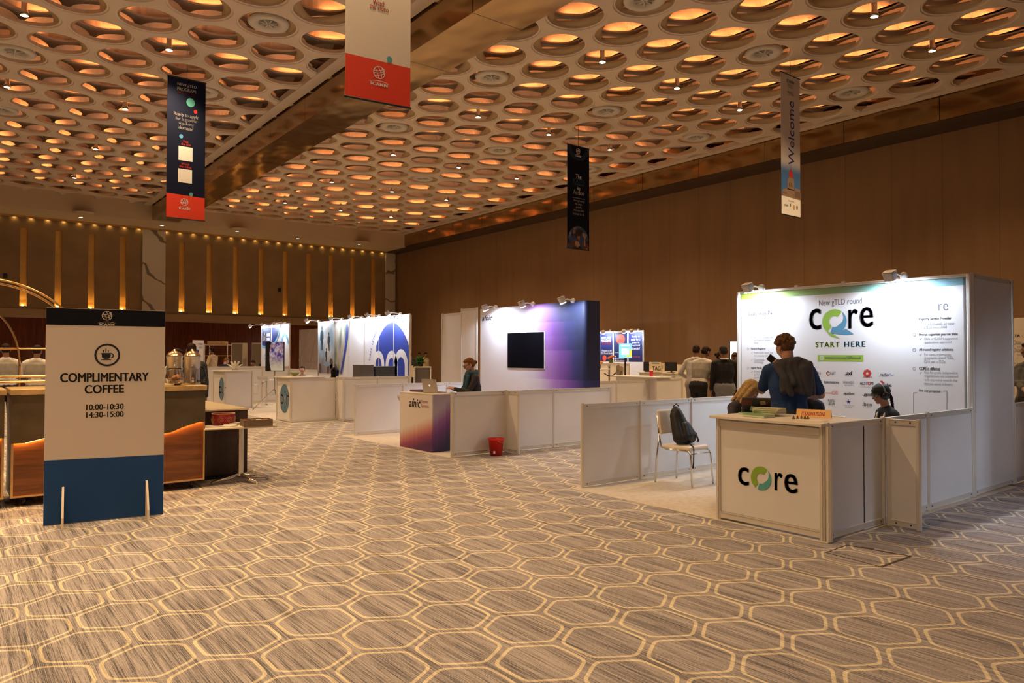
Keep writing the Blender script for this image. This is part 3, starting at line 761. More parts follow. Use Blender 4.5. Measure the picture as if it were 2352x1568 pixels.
b = MB(); uu, vv = fr.uv(1949, 922)
for k in range(5): a_ = k * 2 * PI / 5 + .3; band(b, fr, [(uu, vv), (uu + .035 * math.cos(a_), vv + .03 * math.sin(a_))], [.016, .004])
b.build('sponsor_logo', BL, t, fixn=False)
words('sponsor_note', M_LGREY, [('with guest.tld', 1940, 1958, 863, 3), ('with dotMan', 1939, 1960, 884, 3), ('with Novamarket', 1977, 2004, 888, 3), ('with gnat.tld', 1983, 2002, 935, 3), ('Fundacio Sponsoria', 1937, 1962, 931, 4), ('Barcelona', 1942, 1956, 935, 3), ('gestiona C.A.', 1866, 1884, 905, 3)])
flood('white floodlight clamped on the sponsor wall above the Gateway text', (XS - .30, 5.94, 2.46), (XS, 5.92, 1.75), (XS - .01, 5.93, 2.53), 72)
flood('white floodlight clamped on the sponsor wall near its right end', (XS - .30, 4.02, 2.46), (XS, 4.0, 1.75), (XS - .01, 4.0, 2.53), 80)

# logo counter
t = thing('reception_counter', 'white square counter with large four-letter logo, one letter a green and blue ring', 'counter', (5.9, 3.8, 0))
XF, YA, YB, XBk = 5.905, 3.285, 4.335, 6.56
for x, y in ((XF, YA), (XF, YB), (XBk, YB), (XBk, YA)):
    p = MB()
    for q in range(4): p.box((x, y, .49), (.052, .016, .965), q * PI / 4)
    p.box((x, y, .49), (.034, .034, .96)); p.build('post', M_ALU, t)
p = MB()
for q in range(4): p.box((XF + .002, YA - .055, .49), (.052, .016, .965), q * PI / 4)
p.build('post', M_ALU, t)
b = MB(); b.bb(XF - .004, XF + .004, YA + .02, YB - .02, .04, .96); b.build('front_panel', M_WHITE, t)
b = MB(); b.bb(XF, XBk, YB - .004, YB + .004, .04, .96); b.build('side_panel', M_WHITE, t)
b = MB(); b.bb(XF, XBk, YA - .004, YA + .004, .04, .96); b.build('side_panel', M_WHITE, t)
for z in (.055, .925):
    b = MB(); b.bb(XF - .014, XF + .014, YA + .02, YB - .02, z - .03, z + .03, .003); b.bb(XF - .018, XF, YA + .02, YB - .02, z + .02, z + .03); b.build('rail', M_ALU, t)
b = MB(); b.bb(XF - .075, XBk + .05, YA - .03, YB + .06, .972, .998, .004); b.build('counter_top', M_MAPLE, t)
fr = Face((XF - .005, YB, 0), (0, -1, 0))
ring_logo('logo', 0, 0, t, fr, ((1695, 1721, 1093, 41), (1725, 1772, 1098, 54), (1779, 1798, 1106, 41), (1801, 1833, 1110, 44)), False, 0)
b = MB(); b.prism([(0, 0), (.09, 0), (.045, .075)], (1, 0, 0), (0, 0, 1), (0, 0, 0), (0, 1, 0), .01)

# things on the counter
def flat_book(name, label, c, d, rz, col, m2=(.82, .80, .66)):
    t = thing(name, label, 'notebook', (c[0], c[1], c[2]), 'notebooks on the logo counter')
    a = MB(); a.box((c[0], c[1], c[2] + d[2] / 2), (d[0], d[1], d[2] - .006), rz, .001); a.build('pages', mat('paper', (.80, .77, .66), .8), t)
    a = MB()
    for z in (c[2] + .002, c[2] + d[2] - .002): a.box((c[0], c[1], z), (d[0] + .006, d[1] + .008, .004), rz, .0015)
    a.build('cover', mat('cover_' + name + str(round(col[1] * 100)), col, .5), t)
    return t
flat_book('notebook', 'thin mint green notebook lying under the books at the counter edge', (6.23, 4.16, .998), (.16, .27, .018), -.25, (.25, .50, .30))
flat_book('notebook', 'green closed notebook in front of the book pile on the counter', (6.03, 3.98, .998), (.15, .24, .026), -.12, (.16, .36, .12))
for k in range(3): flat_book('notebook', ('olive green notebook, lowest of the pile', 'pale green notebook in the middle of the pile', 'pale yellow green notebook on top of the pile')[k], (6.26, 4.02, 1.017 + .019 * k), (.17, .25, .018), -.1 + .12 * k, ((.36, .42, .18), (.50, .56, .34), (.62, .64, .40))[k])
p0, p1 = at_z(1828, 957.5, .998), at_z(1908, 961, .998)
u = (p1 - p0); LB = u.length; u.normalize(); w = Vector((0, 0, 1)).cross(u).normalized()
if w.x < 0: w = -w
t = thing('bar_package', 'yellow three-sided carton bar with red lettering, on the logo counter', 'box', p0)
b = MB(); b.prism([(0, 0), (.085, 0), (.0425, .075)], w, (0, 0, 1), p0, u, LB); b.build('carton', mat('yellow_carton', (.80, .42, .05), .35), t)
sl = (w * .0425 + Vector((0, 0, .075))).normalized()
frb = Face(p0, u, sl)
b = MB(); put_text(b, frb, 'IT.S.ALWAYS.DNS', LB * .16, LB * .84, .022, .060, e=.0015 if frb.N.x < 0 else -.0015, bold=.14); b.build('lettering', M_RED, t, fixn=False)
for k, px in enumerate((1823, 1832, 1841, 1849, 1856)):
    p = at_z(px, 962, .998)
    b = MB(); b.lathe([(.001, .032), (.004, .032), (.016, 0), (.001, 0)], p, 3, a0=.4, a1=.4 + 2 * PI, smooth=False)
    tag(b.build('chocolate_piece', mat('chocolate', (.22, .10, .035), .5), None, at=p), 'small brown triangular chocolate before the yellow carton, ' + ('at the end by the books', 'next to the end one', 'middle of the five', 'beside the middle one', 'nearest the printed letters')[k], 'chocolate', 'chocolate pieces on the counter')
b = MB(); p = at_z(1850, 966, .998); b.box((p.x + .05, p.y, .9995), (.16, .28, .0015), .0); tag(b.build('paper_sheet', mat('cream_paper', (.85, .80, .66), .7), None, at=p), 'cream sheet of paper under the yellow carton and chocolates', 'paper')

def laptop(label, c, rz, lid_m, w=.31, d=.215, tilt=110, logo=None, stickers=False):
    t = thing('laptop', label, 'laptop', c, None)
    R = Matrix.Translation(c) @ Matrix.Rotation(rz, 4, 'Z')          # screen faces -Y local, lid back faces +Y
    b = MB(); b.T = R; b.box((0, 0, .008), (w, d, .014), 0, .004); b.build('base', lid_m, t)
    b = MB(); b.T = R; b.box((0, .01, .0165), (w * .86, d * .5, .003), 0); b.build('keyboard', M_BLACK, t)
    L = R @ Matrix.Translation((0, d / 2 - .004, .014)) @ Matrix.Rotation(math.radians(tilt - 90), 4, 'X').inverted()
    b = MB(); b.T = L; b.box((0, 0, d / 2), (w, .007, d), 0, .003); b.build('lid', lid_m, t)
    b = MB(); b.T = L; b.box((0, -.0042, d / 2), (w * .93, .001, d * .9), 0); b.build('screen', mat('dim_screen', (.02, .02, .03), .2, emit=(.5, .6, .8), estr=.25), t)
    if logo:
        b = MB(); b.T = L; b.lathe([(.001, 0), (.019, 0)], (0, .0042, d * .52), 16, M=Matrix.Rotation(-PI / 2, 4, 'X')); b.build('lid_logo', logo, t, fixn=False)
    if stickers:
        for k, (x, z, sx, sz, mm) in enumerate(((-.02, .05, .07, .06, M_PRINT_W), (-.09, .13, .10, .07, mat('sticker_maroon', (.16, .02, .04), .5)), (.06, .13, .05, .05, mat('sticker_tan', (.35, .27, .18), .5)), (.075, .055, .06, .015, M_LGREY), (.03, .03, .05, .03, M_PRINT_W))):
            b = MB(); b.T = L; b.box((-x, .0042, z), (sx, .0012, sz), 0, rot=Matrix.Rotation(.2 * (k - 1), 4, 'Y')); b.build('sticker', mm, t)
    return t
laptop('open dark laptop with stickers on its lid before the blond woman', Vector((6.42, 4.275, .999)), 1.9 + PI / 2 - PI / 2 + .3, mat('dark_laptop_lid', (.035, .02, .04), .35), .27, .19, 128, None, True)

# chair with rucksack
def padded_chair(label, c, yaw, group=None):
    """local: sits facing -Y"""
    t = thing('padded_chair', label, 'chair', c, group); T = Matrix.Translation(c) @ Matrix.Rotation(yaw, 4, 'Z')
    v = mat('cream_vinyl', (.80, .70, .56), .35)
    b = MB(); b.T = T; b.box((0, -.01, .445), (.41, .42, .055), 0, .026); b.build('seat', v, t)
    b = MB(); b.T = T; b.box((0, .235, .74), (.40, .045, .30), 0, .022, rot=Matrix.Rotation(-.16, 4, 'X')); b.build('backrest', v, t)
    for s_ in (-1, 1):
        x = s_ * .205
        b = MB(); b.T = T; b.tube([(x * .95, -.16, .425), (x * .98, -.215, .41), (x, -.235, .37), (x * 1.06, -.265, .0)], .0115, 8); b.build('leg', M_CHROME, t)
        b = MB(); b.T = T; b.tube([(x * .95, -.16, .42), (x * .95, .12, .42), (x * .95, .20, .44), (x * .98, .225, .55), (x * .95, .262, .84)], .0115, 8); b.build('side_frame', M_CHROME, t)
        b = MB(); b.T = T; b.tube([(x * .99, .225, .60), (x * 1.02, .26, .30), (x * 1.06, .275, 0)], .0115, 8); b.build('leg', M_CHROME, t)
    b = MB(); b.T = T; b.tube([(-.2, -.23, .385), (.2, -.23, .385)], .009, 8); b.build('stretcher', M_CHROME, t)
    return t
CH = Vector((7.205, 5.80, .0105))
padded_chair('cream padded chrome chair holding a black rucksack, by the low white partition', CH, .06)
def shell(name, balls, voxel, m, parent=None, smooth=6, at=None):
    """one continuous surface grown round a set of capsules"""
    b = MB()
    for q in balls:
        if len(q) == 2: b.ball(q[0], q[1], 14)
        elif len(q) == 3: b.ball(q[0], q[1], 14, q[2])
        else: b.caps(*q)
    o = b.build(name, m, parent, fixn=False, at=at)
    md = o.modifiers.new('r', 'REMESH'); md.mode = 'VOXEL'; md.voxel_size = voxel; md.use_smooth_shade = True
    if smooth:
        ms = o.modifiers.new('s', 'SMOOTH'); ms.iterations = smooth; ms.factor = .5
    dg = bpy.context.evaluated_depsgraph_get(); dg.update()
    me = bpy.data.meshes.new_from_object(o.evaluated_get(dg)); o.modifiers.clear(); old = o.data; o.data = me; bpy.data.meshes.remove(old)
    me.polygons.foreach_set('use_smooth', [True] * len(me.polygons))
    return o
bp = CH + Vector((0, 0, 0))
t = thing('rucksack', 'black rucksack leaning on the cream padded chair', 'bag', bp + Vector((0, .02, .475)))
RB = mat('black_nylon', (.012, .011, .011), .6, bump=.4, bscale=30)
P = lambda x, y, z: bp + Vector((x, y, z))
shell('bag_body', [(P(-.09, .0, .56), .085, P(-.07, .10, .82), .055), (P(.02, -.01, .57), .10, P(-.03, .10, .86), .07), (P(.11, .0, .57), .085, P(.03, .10, .80), .05), (P(-.05, .08, .84), .05, P(-.03, .11, .90), .04), (P(-.10, .0, .54), .065, P(.13, .0, .54), .065)], .011, RB, t, 14)
shell('front_pocket', [(P(-.05, -.07, .58), .05, P(-.04, -.02, .72), .035), (P(.08, -.07, .58), .05, P(.03, -.02, .72), .035), (P(0, -.075, .59), .055, P(0, -.025, .72), .04)], .011, RB, t, 8)
b = MB(); b.tube([P(-.05, .13, .93), P(-.03, .10, .965), P(0, .08, .93)], .008, 6); b.build('grab_handle', M_BLACK, t)
b = MB(); b.tube([P(.13, .0, .62), P(.19, -.03, .60), P(.20, -.06, .50), P(.18, -.05, .49)], .011, 6); b.build('strap', M_BLACK, t)
b = MB(); b.tube([P(-.02, -.08, .52), P(-.08, -.17, .484), P(-.12, -.235, .47), P(-.135, -.25, .42), P(-.14, -.25, .30), P(-.145, -.245, .22)], [.008, .009, .009, .008, .008, .012], 6); b.build('strap', M_BLACK, t)
# floor hatch before the counter
t = thing('floor_hatch', 'carpeted floor hatch with dark seams in front of the logo counter', 'hatch', at_z(1990, 1275))
b = MB(); q = [at_z(*p) for p in ((1897, 1269), (1944, 1252), (2092, 1277), (2024, 1302))]
for i in range(4):
    a_, c_ = q[i], q[(i + 1) % 4]; d = c_ - a_; w_ = .012 if i in (1, 2) else .006
    if i == 2: w_ = .02
    b.box(((a_ + c_) / 2) + Vector((0, 0, .002)), (d.length, w_, .003), math.atan2(d.y, d.x))
b.build('seam', mat('hatch_seam', (.09, .07, .06), .9), t)
for px, py in ((1993, 1258), (2047, 1270)):
    b = MB(); c_ = at_z(px, py); d = q[2] - q[1]; b.box(c_ + Vector((0, 0, .002)), (.09, .03, .003), math.atan2(d.y, d.x)); b.build('lift_ring', mat('hatch_ring', (.16, .11, .07), .6), t)
# ------------------------------------------------------------------ second stand: violet fabric wall with a screen
rug('beige carpet inside the stand with the violet display wall', 6.12, 10.0, 9.42, 13.35)
t = thing('stand_divider', 'low white partition behind the red bucket', 'partition', (6.2, 9.46, GZ), 'low white stand partitions')
partition(t, None, GZ, 1.0, [(6.2, 9.47), (7.22, 9.44)])
partition(t, None, GZ, 1.0, [(7.22, 9.44), (8.24, 9.43), (9.62, 9.42)], ends=(False, True))
t = thing('stand_divider', 'short white stub partition just beyond the red bucket', 'partition', (7.22, 9.3, 0), 'low white stand partitions')
partition(t, None, .004, 1.0, [(7.22, 9.385), (7.22, 9.10)])
t = thing('stand_divider', 'low white partition behind the violet counter, farthest side of its stand', 'partition', (6.35, 13.1, GZ), 'low white stand partitions')
partition(t, None, GZ, 1.0, [(6.36, 13.15), (7.42, 13.15), (8.48, 13.15), (9.28, 13.15)])
t = thing('stand_divider', 'low grey white partition behind the violet wall, near the grey counter', 'partition', (11.2, 11.7, 0), 'low white stand partitions')
partition(t, None, .004, 1.0, [(10.1, 11.72), (11.1, 11.72), (12.15, 11.72), (13.2, 11.72)])
XV = 9.30
t = thing('display_stand', 'violet and white fabric display wall with a black screen and three floodlights', 'display wall', (XV, 11.4, 0))
m, nt, bs, xyz, tc = newmat('violet_print', .6)
o = ORIG[t]
zz = xyz[2]; yy = xyz[1]                                            # local: y runs +1.7 (far end) .. -1.7 (near end)
bandi = (zz * 3.6).op('FLOOR') / 3.6
k = (yy * -1 + 1.0) * .42 + (bandi - 1.2) * .16 + noise(nt, comb(nt, 0.0, 0.0, bandi * 7.3), 1.7, 1) * .28 - .26
r = nt.nodes.new('ShaderNodeValToRGB'); nt.links.new(k.s, r.inputs[0])
els = r.color_ramp.elements
els[0].position = .18; els[0].color = (.74, .71, .76, 1); els[1].position = 1.0; els[1].color = (.012, .018, .07, 1)
for pos, c in ((.38, (.62, .55, .68)), (.55, (.40, .20, .55)), (.72, (.20, .07, .36)), (.88, (.035, .03, .16))):
    e = els.new(pos); e.color = (*c, 1)
low = zz.step(1.25, .45) * (yy.step(-1.2, .4))
nt.links.new(mixc(nt, low * .75, r.outputs[0], (.70, .66, .74)), bs.inputs['Base Color'])
b = MB(); n = 6
pts = [(XV, 13.08)] + [(XV, 9.82)] + [(XV + .08 * (1 - math.cos(a * PI / 2 / n)), 9.82 - .08 * math.sin(a * PI / 2 / n)) for a in range(1, n + 1)] + [(XV + .36, 9.74), (XV + .38, 9.78), (XV + .38, 13.08)]
b.prism(pts, (1, 0, 0), (0, 1, 0), (0, 0, .008), (0, 0, 1), 2.58); b.build('fabric_panel', m, t)
b = MB(); b.bb(XV - .014, XV, 10.89, 12.09, 1.305, 2.047, .004); b.build('screen_bezel', mat('screen_frame', (.75, .72, .76), .5), t)
b = MB(); b.bb(XV - .018, XV - .012, 10.905, 12.075, 1.318, 2.035, .003); b.build('screen', mat('black_glass', (.006, .006, .009), .06), t)
fr = Face((XV - .002, 13.08, 0), (0, -1, 0))
b = MB(); text_px(b, fr, 'afnic', 1107, 1131, 730, 12, bold=0.09, shear=.2); b.build('lettering', M_INK, t, fixn=False)
for k, (px, py) in enumerate(((1116, 712), (1201, 704), (1293, 695))):
    p = at_x(px, py, XV - .40)
    c = at_x(px + 12, py - 4, XV - .12)
    flood('white floodlight on the violet display wall, ' + ('at its white end', 'middle of three', 'at its dark end')[k], p, (XV, p.y - .12, 1.55), (XV + .0, c.y, 2.60), (50, 50, 54)[k])
# white panels behind
t = thing('tall_divider', 'two tall blank panels standing behind the woman with the laptop', 'partition', (9.3, 14, 0))
partition(t, None, .004, 2.55, [(9.30, 14.62), (9.30, 13.82)])
partition(t, None, .004, 2.62, [(9.24, 13.72), (9.24, 13.12)])

# violet counter
t = thing('promotion_counter', 'counter printed white fading to red and violet, under the open silver laptop', 'counter', (6.2, 10.6, 0))
m, nt, bs, xyz, tc = newmat('counter_front_print', .5)
zz, yy = xyz[2], xyz[1]
k = (zz + yy * .28 + noise(nt, comb(nt, 0.0, yy * 14, 0.0), 1.0, 1) * .10).step(.02, .62)
r = nt.nodes.new('ShaderNodeValToRGB'); nt.links.new(k.s, r.inputs[0]); els = r.color_ramp.elements
els[0].color = (.10, .03, .13, 1); els[1].color = (.78, .72, .70, 1); els[1].position = .9
e = els.new(.25); e.color = (.34, .07, .17, 1); e = els.new(.55); e.color = (.62, .30, .28, 1)
nt.links.new(r.outputs[0], bs.inputs['Base Color'])
mf = m
m, nt, bs, xyz, tc = newmat('counter_side_print', .5)
zz, xx = xyz[2], xyz[0]
col = (xx * 14).op('FLOOR') / 14
k = (zz - col * .75 + noise(nt, comb(nt, col * 9, 0.0, 0.0), 3.0, 1) * .22 + .1).step(.05, .98)
r = nt.nodes.new('ShaderNodeValToRGB'); nt.links.new(k.s, r.inputs[0]); els = r.color_ramp.elements
els[0].color = (.012, .014, .07, 1); els[1].color = (.42, .36, .46, 1); els[1].position = .92
e = els.new(.38); e.color = (.13, .03, .17, 1); e = els.new(.66); e.color = (.26, .10, .30, 1)
nt.links.new(r.outputs[0], bs.inputs['Base Color'])
X0, X1, Y0, Y1 = 6.22, 6.80, 10.085, 11.13
b = MB(); b.bb(X0, X0 + .02, Y0, Y1, .008, .93); b.build('front_panel', mf, t)
b = MB(); b.bb(X0 + .02, X1, Y0, Y0 + .02, .008, .93); b.build('side_panel', m, t)
b = MB(); b.bb(X0 + .02, X1, Y1 - .02, Y1, .008, .93); b.build('side_panel', m, t)
b = MB(); b.bb(X0 - .004, X1 + .02, Y0 - .004, Y1 + .004, .93, .945, .003); b.build('counter_top', M_MAPLE, t)
fr = Face((X0 - .002, Y1, 0), (0, -1, 0))
b = MB(); text_px(b, fr, 'afnic', 940, 966, 925, 20, bold=0.03, shear=.25); uu, vv = fr.uv(964.5, 920.5); disc(b, fr, uu, vv, .012); b.build('lettering', M_INK, t, fixn=False)
b = MB(); text_px(b, fr, 'Registry', 967.5, 984, 922.5, 8); text_px(b, fr, 'Services', 967.5, 985, 932, 8); b.build('lettering', mat('print_mauve', (.40, .12, .22), .5), t, fixn=False)
LP = at_z(1012, 902, .945); LP = Vector((6.50, 10.44, .9455))
laptop('open silver laptop on the violet counter', LP, math.radians(107), mat('silver_lid', (.52, .48, .44), .35, .7), .32, .225, 104, mat('pale_logo', (.85, .85, .88), .3, emit=(1, 1, 1), estr=.4))
t = MB(); p = at_z(965, 900, .945); t.box((6.50, 10.90, .963), (.24, .32, .034), .1, .003); tag(t.build('document_box', mat('dark_violet_box', (.12, .07, .13), .5), None, at=(6.5, 10.92, .946)), 'flat dark box lying on the violet counter beside the laptop', 'box')
b = MB(); b.tube([(6.60, 10.16, .95), (6.62, 10.07, .953), (6.63, 10.055, .90), (6.66, 10.05, .60), (6.72, 10.045, .30), (6.74, 10.03, .14), (6.80, 10.0, .012)], .006, 6)
tag(b.build('power_cable', mat('white_cable', (.75, .70, .66), .5), None, at=(6.60, 10.16, .95)), 'white cable hanging down the side of the violet counter', 'cable')
# bucket
t = thing('bucket', 'red plastic bucket on the carpet before the low partition', 'bucket', (6.88, 9.24, 0))
b = MB(); b.lathe([(.001, .006), (.093, .006), (.095, .0), (.118, .235), (.132, .24), (.135, .262), (.128, .270), (.112, .258), (.09, .012), (.001, .012)], (6.88, 9.24, .002), 32); b.build('body', mat('red_plastic', (.75, .02, .012), .35), t)
b = MB(); b.tube([(6.88 + .128 * math.cos(a), 9.24 + .128 * math.sin(a), .25 - .06 * math.sin((a + 2.2) % PI)) for a in [-2.2 + PI * i / 10 for i in range(11)]], .003, 6); b.build('handle', M_STEEL, t)
b = MB(); b.box((6.80, 9.178, .06), (.03, .003, .04), -.9); b.build('price_sticker', M_PRINT_W, t)
# stools
def bar_stool(label, x, y, yaw, h, base=True):
    t = thing('bar_stool', label, 'stool', (x, y, .004), 'white bar stools at the stands'); T = Matrix.Translation((x, y, .004)) @ Matrix.Rotation(yaw, 4, 'Z')
    b = MB(); b.T = T; n = 8; prof = [(-.20, .0), (.10, .0), (.17, .03), (.22, .10)]
    vs = []
    for a, z in prof:
        for e in (0, .03): vs += [(-.19, a, h - .015 + z + e), (.19, a, h - .015 + z + e)]
    fs = []
    for i in range(3):
        o = i * 4; fs += [(o, o + 1, o + 5, o + 4), (o + 2, o + 6, o + 7, o + 3), (o, o + 4, o + 6, o + 2), (o + 1, o + 3, o + 7, o + 5)]
    fs += [(0, 2, 3, 1), (12, 13, 15, 14)]; b.add(vs, fs, False); b.build('seat', mat('white_leatherette', (.78, .76, .76), .4), t)
    b = MB(); b.T = T; b.cone((0, -.02, .02), (0, -.02, h * .55), .03, .03); b.cone((0, -.02, h * .55), (0, -.02, h), .02, .02); b.build('post', M_CHROME, t)
    b = MB(); b.T = T; b.lathe([(.001, .022), (.05, .03), (.18, .012), (.20, 0), (.001, 0)], (0, -.02, 0), 28); b.build('base', M_CHROME, t)
    b = MB(); b.T = T; b.tube([(-.17, -.2, h - .02), (-.17, -.22, h - .05), (-.17, -.22, .32), (.17, -.22, .32), (.17, -.22, h - .05), (.17, -.2, h - .02)], .010, 8); b.build('foot_rest', M_CHROME, t)
    b = MB(); b.T = T; b.tube([(0, -.02, h - .04), (.13, .02, h - .10)], .006, 6); b.ball((.14, .02, h - .105), .014, 8); b.build('lever', M_BLACK, t)
    return t
bar_stool('white bar stool showing past the far edge of the violet counter', 6.72, 11.55, 2.0, .74)

# ------------------------------------------------------------------ third stand: long white wall with a blue dome and photo panels
XN = 9.33
rug('beige carpet inside the far stand with the screen on a tripod', 6.3, 10.0, 16.2, 27.5)
M_WP = mat('white_wall_print', (.80, .80, .83), .5)
JN = [21.9, 20.72, 19.72, 18.72, 17.84, 17.02, 16.2]
t = thing('display_stand', 'long white six-panel wall with a big blue dome and two photo panels', 'display wall', (XN, 19, 0))
partition(t, None, .008, 2.62, [(XN, y) for y in JN], panel_m=M_WP, rail=.045)
b = MB(); b.bb(XN + .03, XN + .05, 16.2, 21.9, .1, 2.6); b.build('back_panel', M_WP, t)
frn = Face((XN - .014, 21.9, 0), (0, -1, 0)); D = 21.9
U = lambda y: D - y
def clip_h(pts): return pts
dome = MB(); uc, vc, ru, rv = U(17.12), 1.15, 1.10, 1.28
for a_, c_ in ((17.99, 17.86), (17.82, 17.04), (17.0, 16.22)):
    u0, u1 = U(a_), U(c_); top = []
    for i in range(13):
        u = u0 + (u1 - u0) * i / 12; q = 1 - ((u - uc) / ru) ** 2
        if q > .0: top.append((u, vc + rv * math.sqrt(max(0, q)) ** 1.3))
    if len(top) > 2: poly(dome, frn, [(top[0][0], 1.02), (top[-1][0], 1.02)] + top[::-1], .002)
dome.build('blue_dome_print', M_BLUE, t, fixn=False)
let = MB()
for y, w in ((17.85, .33), (17.12, .33), (16.62, .36)):
    u = U(y); s_ = w
    ring(let, frn, u, 1.28, s_, s_ * .55, .004, 20, 0, PI, 1.25); quad(let, frn, u - s_, u - s_ * .55, 1.02, 1.285, .004); quad(let, frn, u + s_ * .55, u + s_, 1.02, 1.285, .004)
let.build('white_arch_letters', M_PRINT_W, t, fixn=False)
b = MB(); word = 'THREE LETTERS THAT CHANGE THE WORLD'
for i, ch in enumerate(word):
    if ch == ' ': continue
    f = i / (len(word) - 1); a = math.radians(170 - 112 * f)
    u, v = uc + 1.25 * math.cos(a), vc + .02 + 1.36 * math.sin(a)
    ta = math.atan2(1.36 * math.cos(a), -1.25 * math.sin(a)) + PI
    vs, fs = glyphs(ch, .01)
    c, s_ = math.cos(ta), math.sin(ta)
    b.add([frn.p(u + .105 * (p * c - q * s_), v + .105 * (p * s_ + q * c), .002) for p, q in vs], fs)
b.build('curved_lettering', M_BLUE, t, fixn=False)
b = MB(); disc(b, frn, U(18.2), 1.10, .07, .09); b.build('blue_dome_print', M_BLUE, t, fixn=False)
# photo panels: people seen against a pale hall
m, nt, bs, xyz, tc = newmat('photo_print_pale', .5)
f = noise(nt, comb(nt, 0.0, xyz[1] * 2.0, xyz[2] * 1.6), 1.0, 3)
g = (xyz[2]).step(1.2, 1.75)
c1 = mixc(nt, f.step(.35, .65), (.14, .13, .14), (.34, .32, .33))
c2 = mixc(nt, f.step(.35, .65), (.30, .48, .62), (.72, .78, .82))
nt.links.new(mixc(nt, g, c1, c2), bs.inputs['Base Color'])
b = MB(); quad(b, frn, .05, 1.13, 1.02, 2.53, .002); b.build('photo_print', m, t, fixn=False)
m2, nt, bs, xyz, tc = newmat('photo_print_green', .5)
f = noise(nt, comb(nt, 0.0, xyz[1] * 3.0, xyz[2] * .9), 1.0, 3)
nt.links.new(mixc(nt, f.step(.4, .6), (.14, .17, .10), (.45, .40, .34)), bs.inputs['Base Color'])
b = MB(); poly(b, frn, [(1.21, 1.02), (1.75, 1.02)] + [(1.75 + .36 * math.sin(i / 10 * PI / 2), 1.02 + 1.51 * i / 10) for i in range(11)] + [(1.21, 2.53)], .002); b.build('photo_print', m2, t, fixn=False)
b = MB(); band(b, frn, [(1.66 + .44 * math.sin(i / 14 * PI / 2), 1.02 + 1.51 * i / 14) for i in range(15)], [.10 + .04 * i / 14 for i in range(15)], .004); b.build('blue_swoosh', M_BLUE, t, fixn=False)
def figure(mb, fr, u, v, h, e=.003):
    disc(mb, fr, u, v + h * .90, h * .075, h * .10, e, 14)
    poly(mb, fr, [(u - h * .07, v + h * .80), (u - h * .15, v + h * .72), (u - h * .17, v + h * .40), (u - h * .10, v + h * .38), (u - h * .11, v), (u - .01 * h, v), (u, v + h * .35), (u + .03 * h, v), (u + h * .12, v), (u + h * .11, v + h * .42), (u + h * .16, v + h * .45), (u + h * .15, v + h * .72), (u + h * .07, v + h * .80)], e)
b = MB(); figure(b, frn, .28, 1.72, .78); figure(b, frn, .80, 1.70, .58); figure(b, frn, .62, 1.34, .45); b.build('photo_figures', mat('photo_dark', (.03, .04, .055), .5), t, fixn=False)
b = MB()
for u, v in ((.15, 1.04), (.75, 1.04), (1.0, 1.04), (.98, 1.2), (1.30, 1.04)): disc(b, frn, u, v + .12, .11, .16, .003, 14)
b.build('photo_figures', mat('photo_brown', (.10, .065, .055), .5), t, fixn=False)
b = MB(); poly(b, frn, [(.35, 1.28), (.75, 1.22), (.98, 1.3), (.60, 1.38)], .0035); b.build('photo_table', mat('photo_blue', (.25, .38, .55), .5), t, fixn=False)
for k, y in enumerate((21.98, 20.2, 18.9, 17.85, 16.7)):
    flood('white floodlight on the long white wall, ' + ('beside the photo panels', 'above the photo panels', 'second gap from the photos', 'above the left of the blue dome', 'above the blue dome near the wall end')[k], (XN - .34, y, 2.60), (XN, y - .15 if k else y - .4, 1.9), (XN, y - (0 if k else .08), 2.64), (28, 30, 36, 36, 40)[k])
# grey boxes on a table in this stand
t = thing('trestle_table', 'table behind the low partition carrying grey boxes before the blue dome', 'table', (8.75, 16.75, 0))
b = MB(); b.bb(8.05, 9.25, 16.40, 17.3, .97, 1.0); b.build('table_top', M_WHITE, t)
for x in (8.1, 9.2):
    for y in (16.45, 17.25): b = MB(); b.box((x, y, .49), (.04, .04, .96)); b.build('leg', M_ALU, t)
GB = mat('grey_box_card', (.13, .115, .11), .7)
b = MB(); b.bb(8.12, 8.50, 16.55, 16.95, 1.002, 1.33, .004); tag(b.build('storage_box', GB, None, at=(8.3, 16.75, 1.002)), 'grey box with a tan stripe, before the blue dome letters', 'box', 'grey boxes before the dome')
b = MB(); b.bb(8.56, 9.10, 16.55, 16.95, 1.002, 1.29, .004); tag(b.build('storage_box', mat('dark_box_card', (.06, .058, .06), .7), None, at=(8.8, 16.75, 1.002)), 'wide dark grey box on the table before the blue dome letters', 'box', 'grey boxes before the dome')
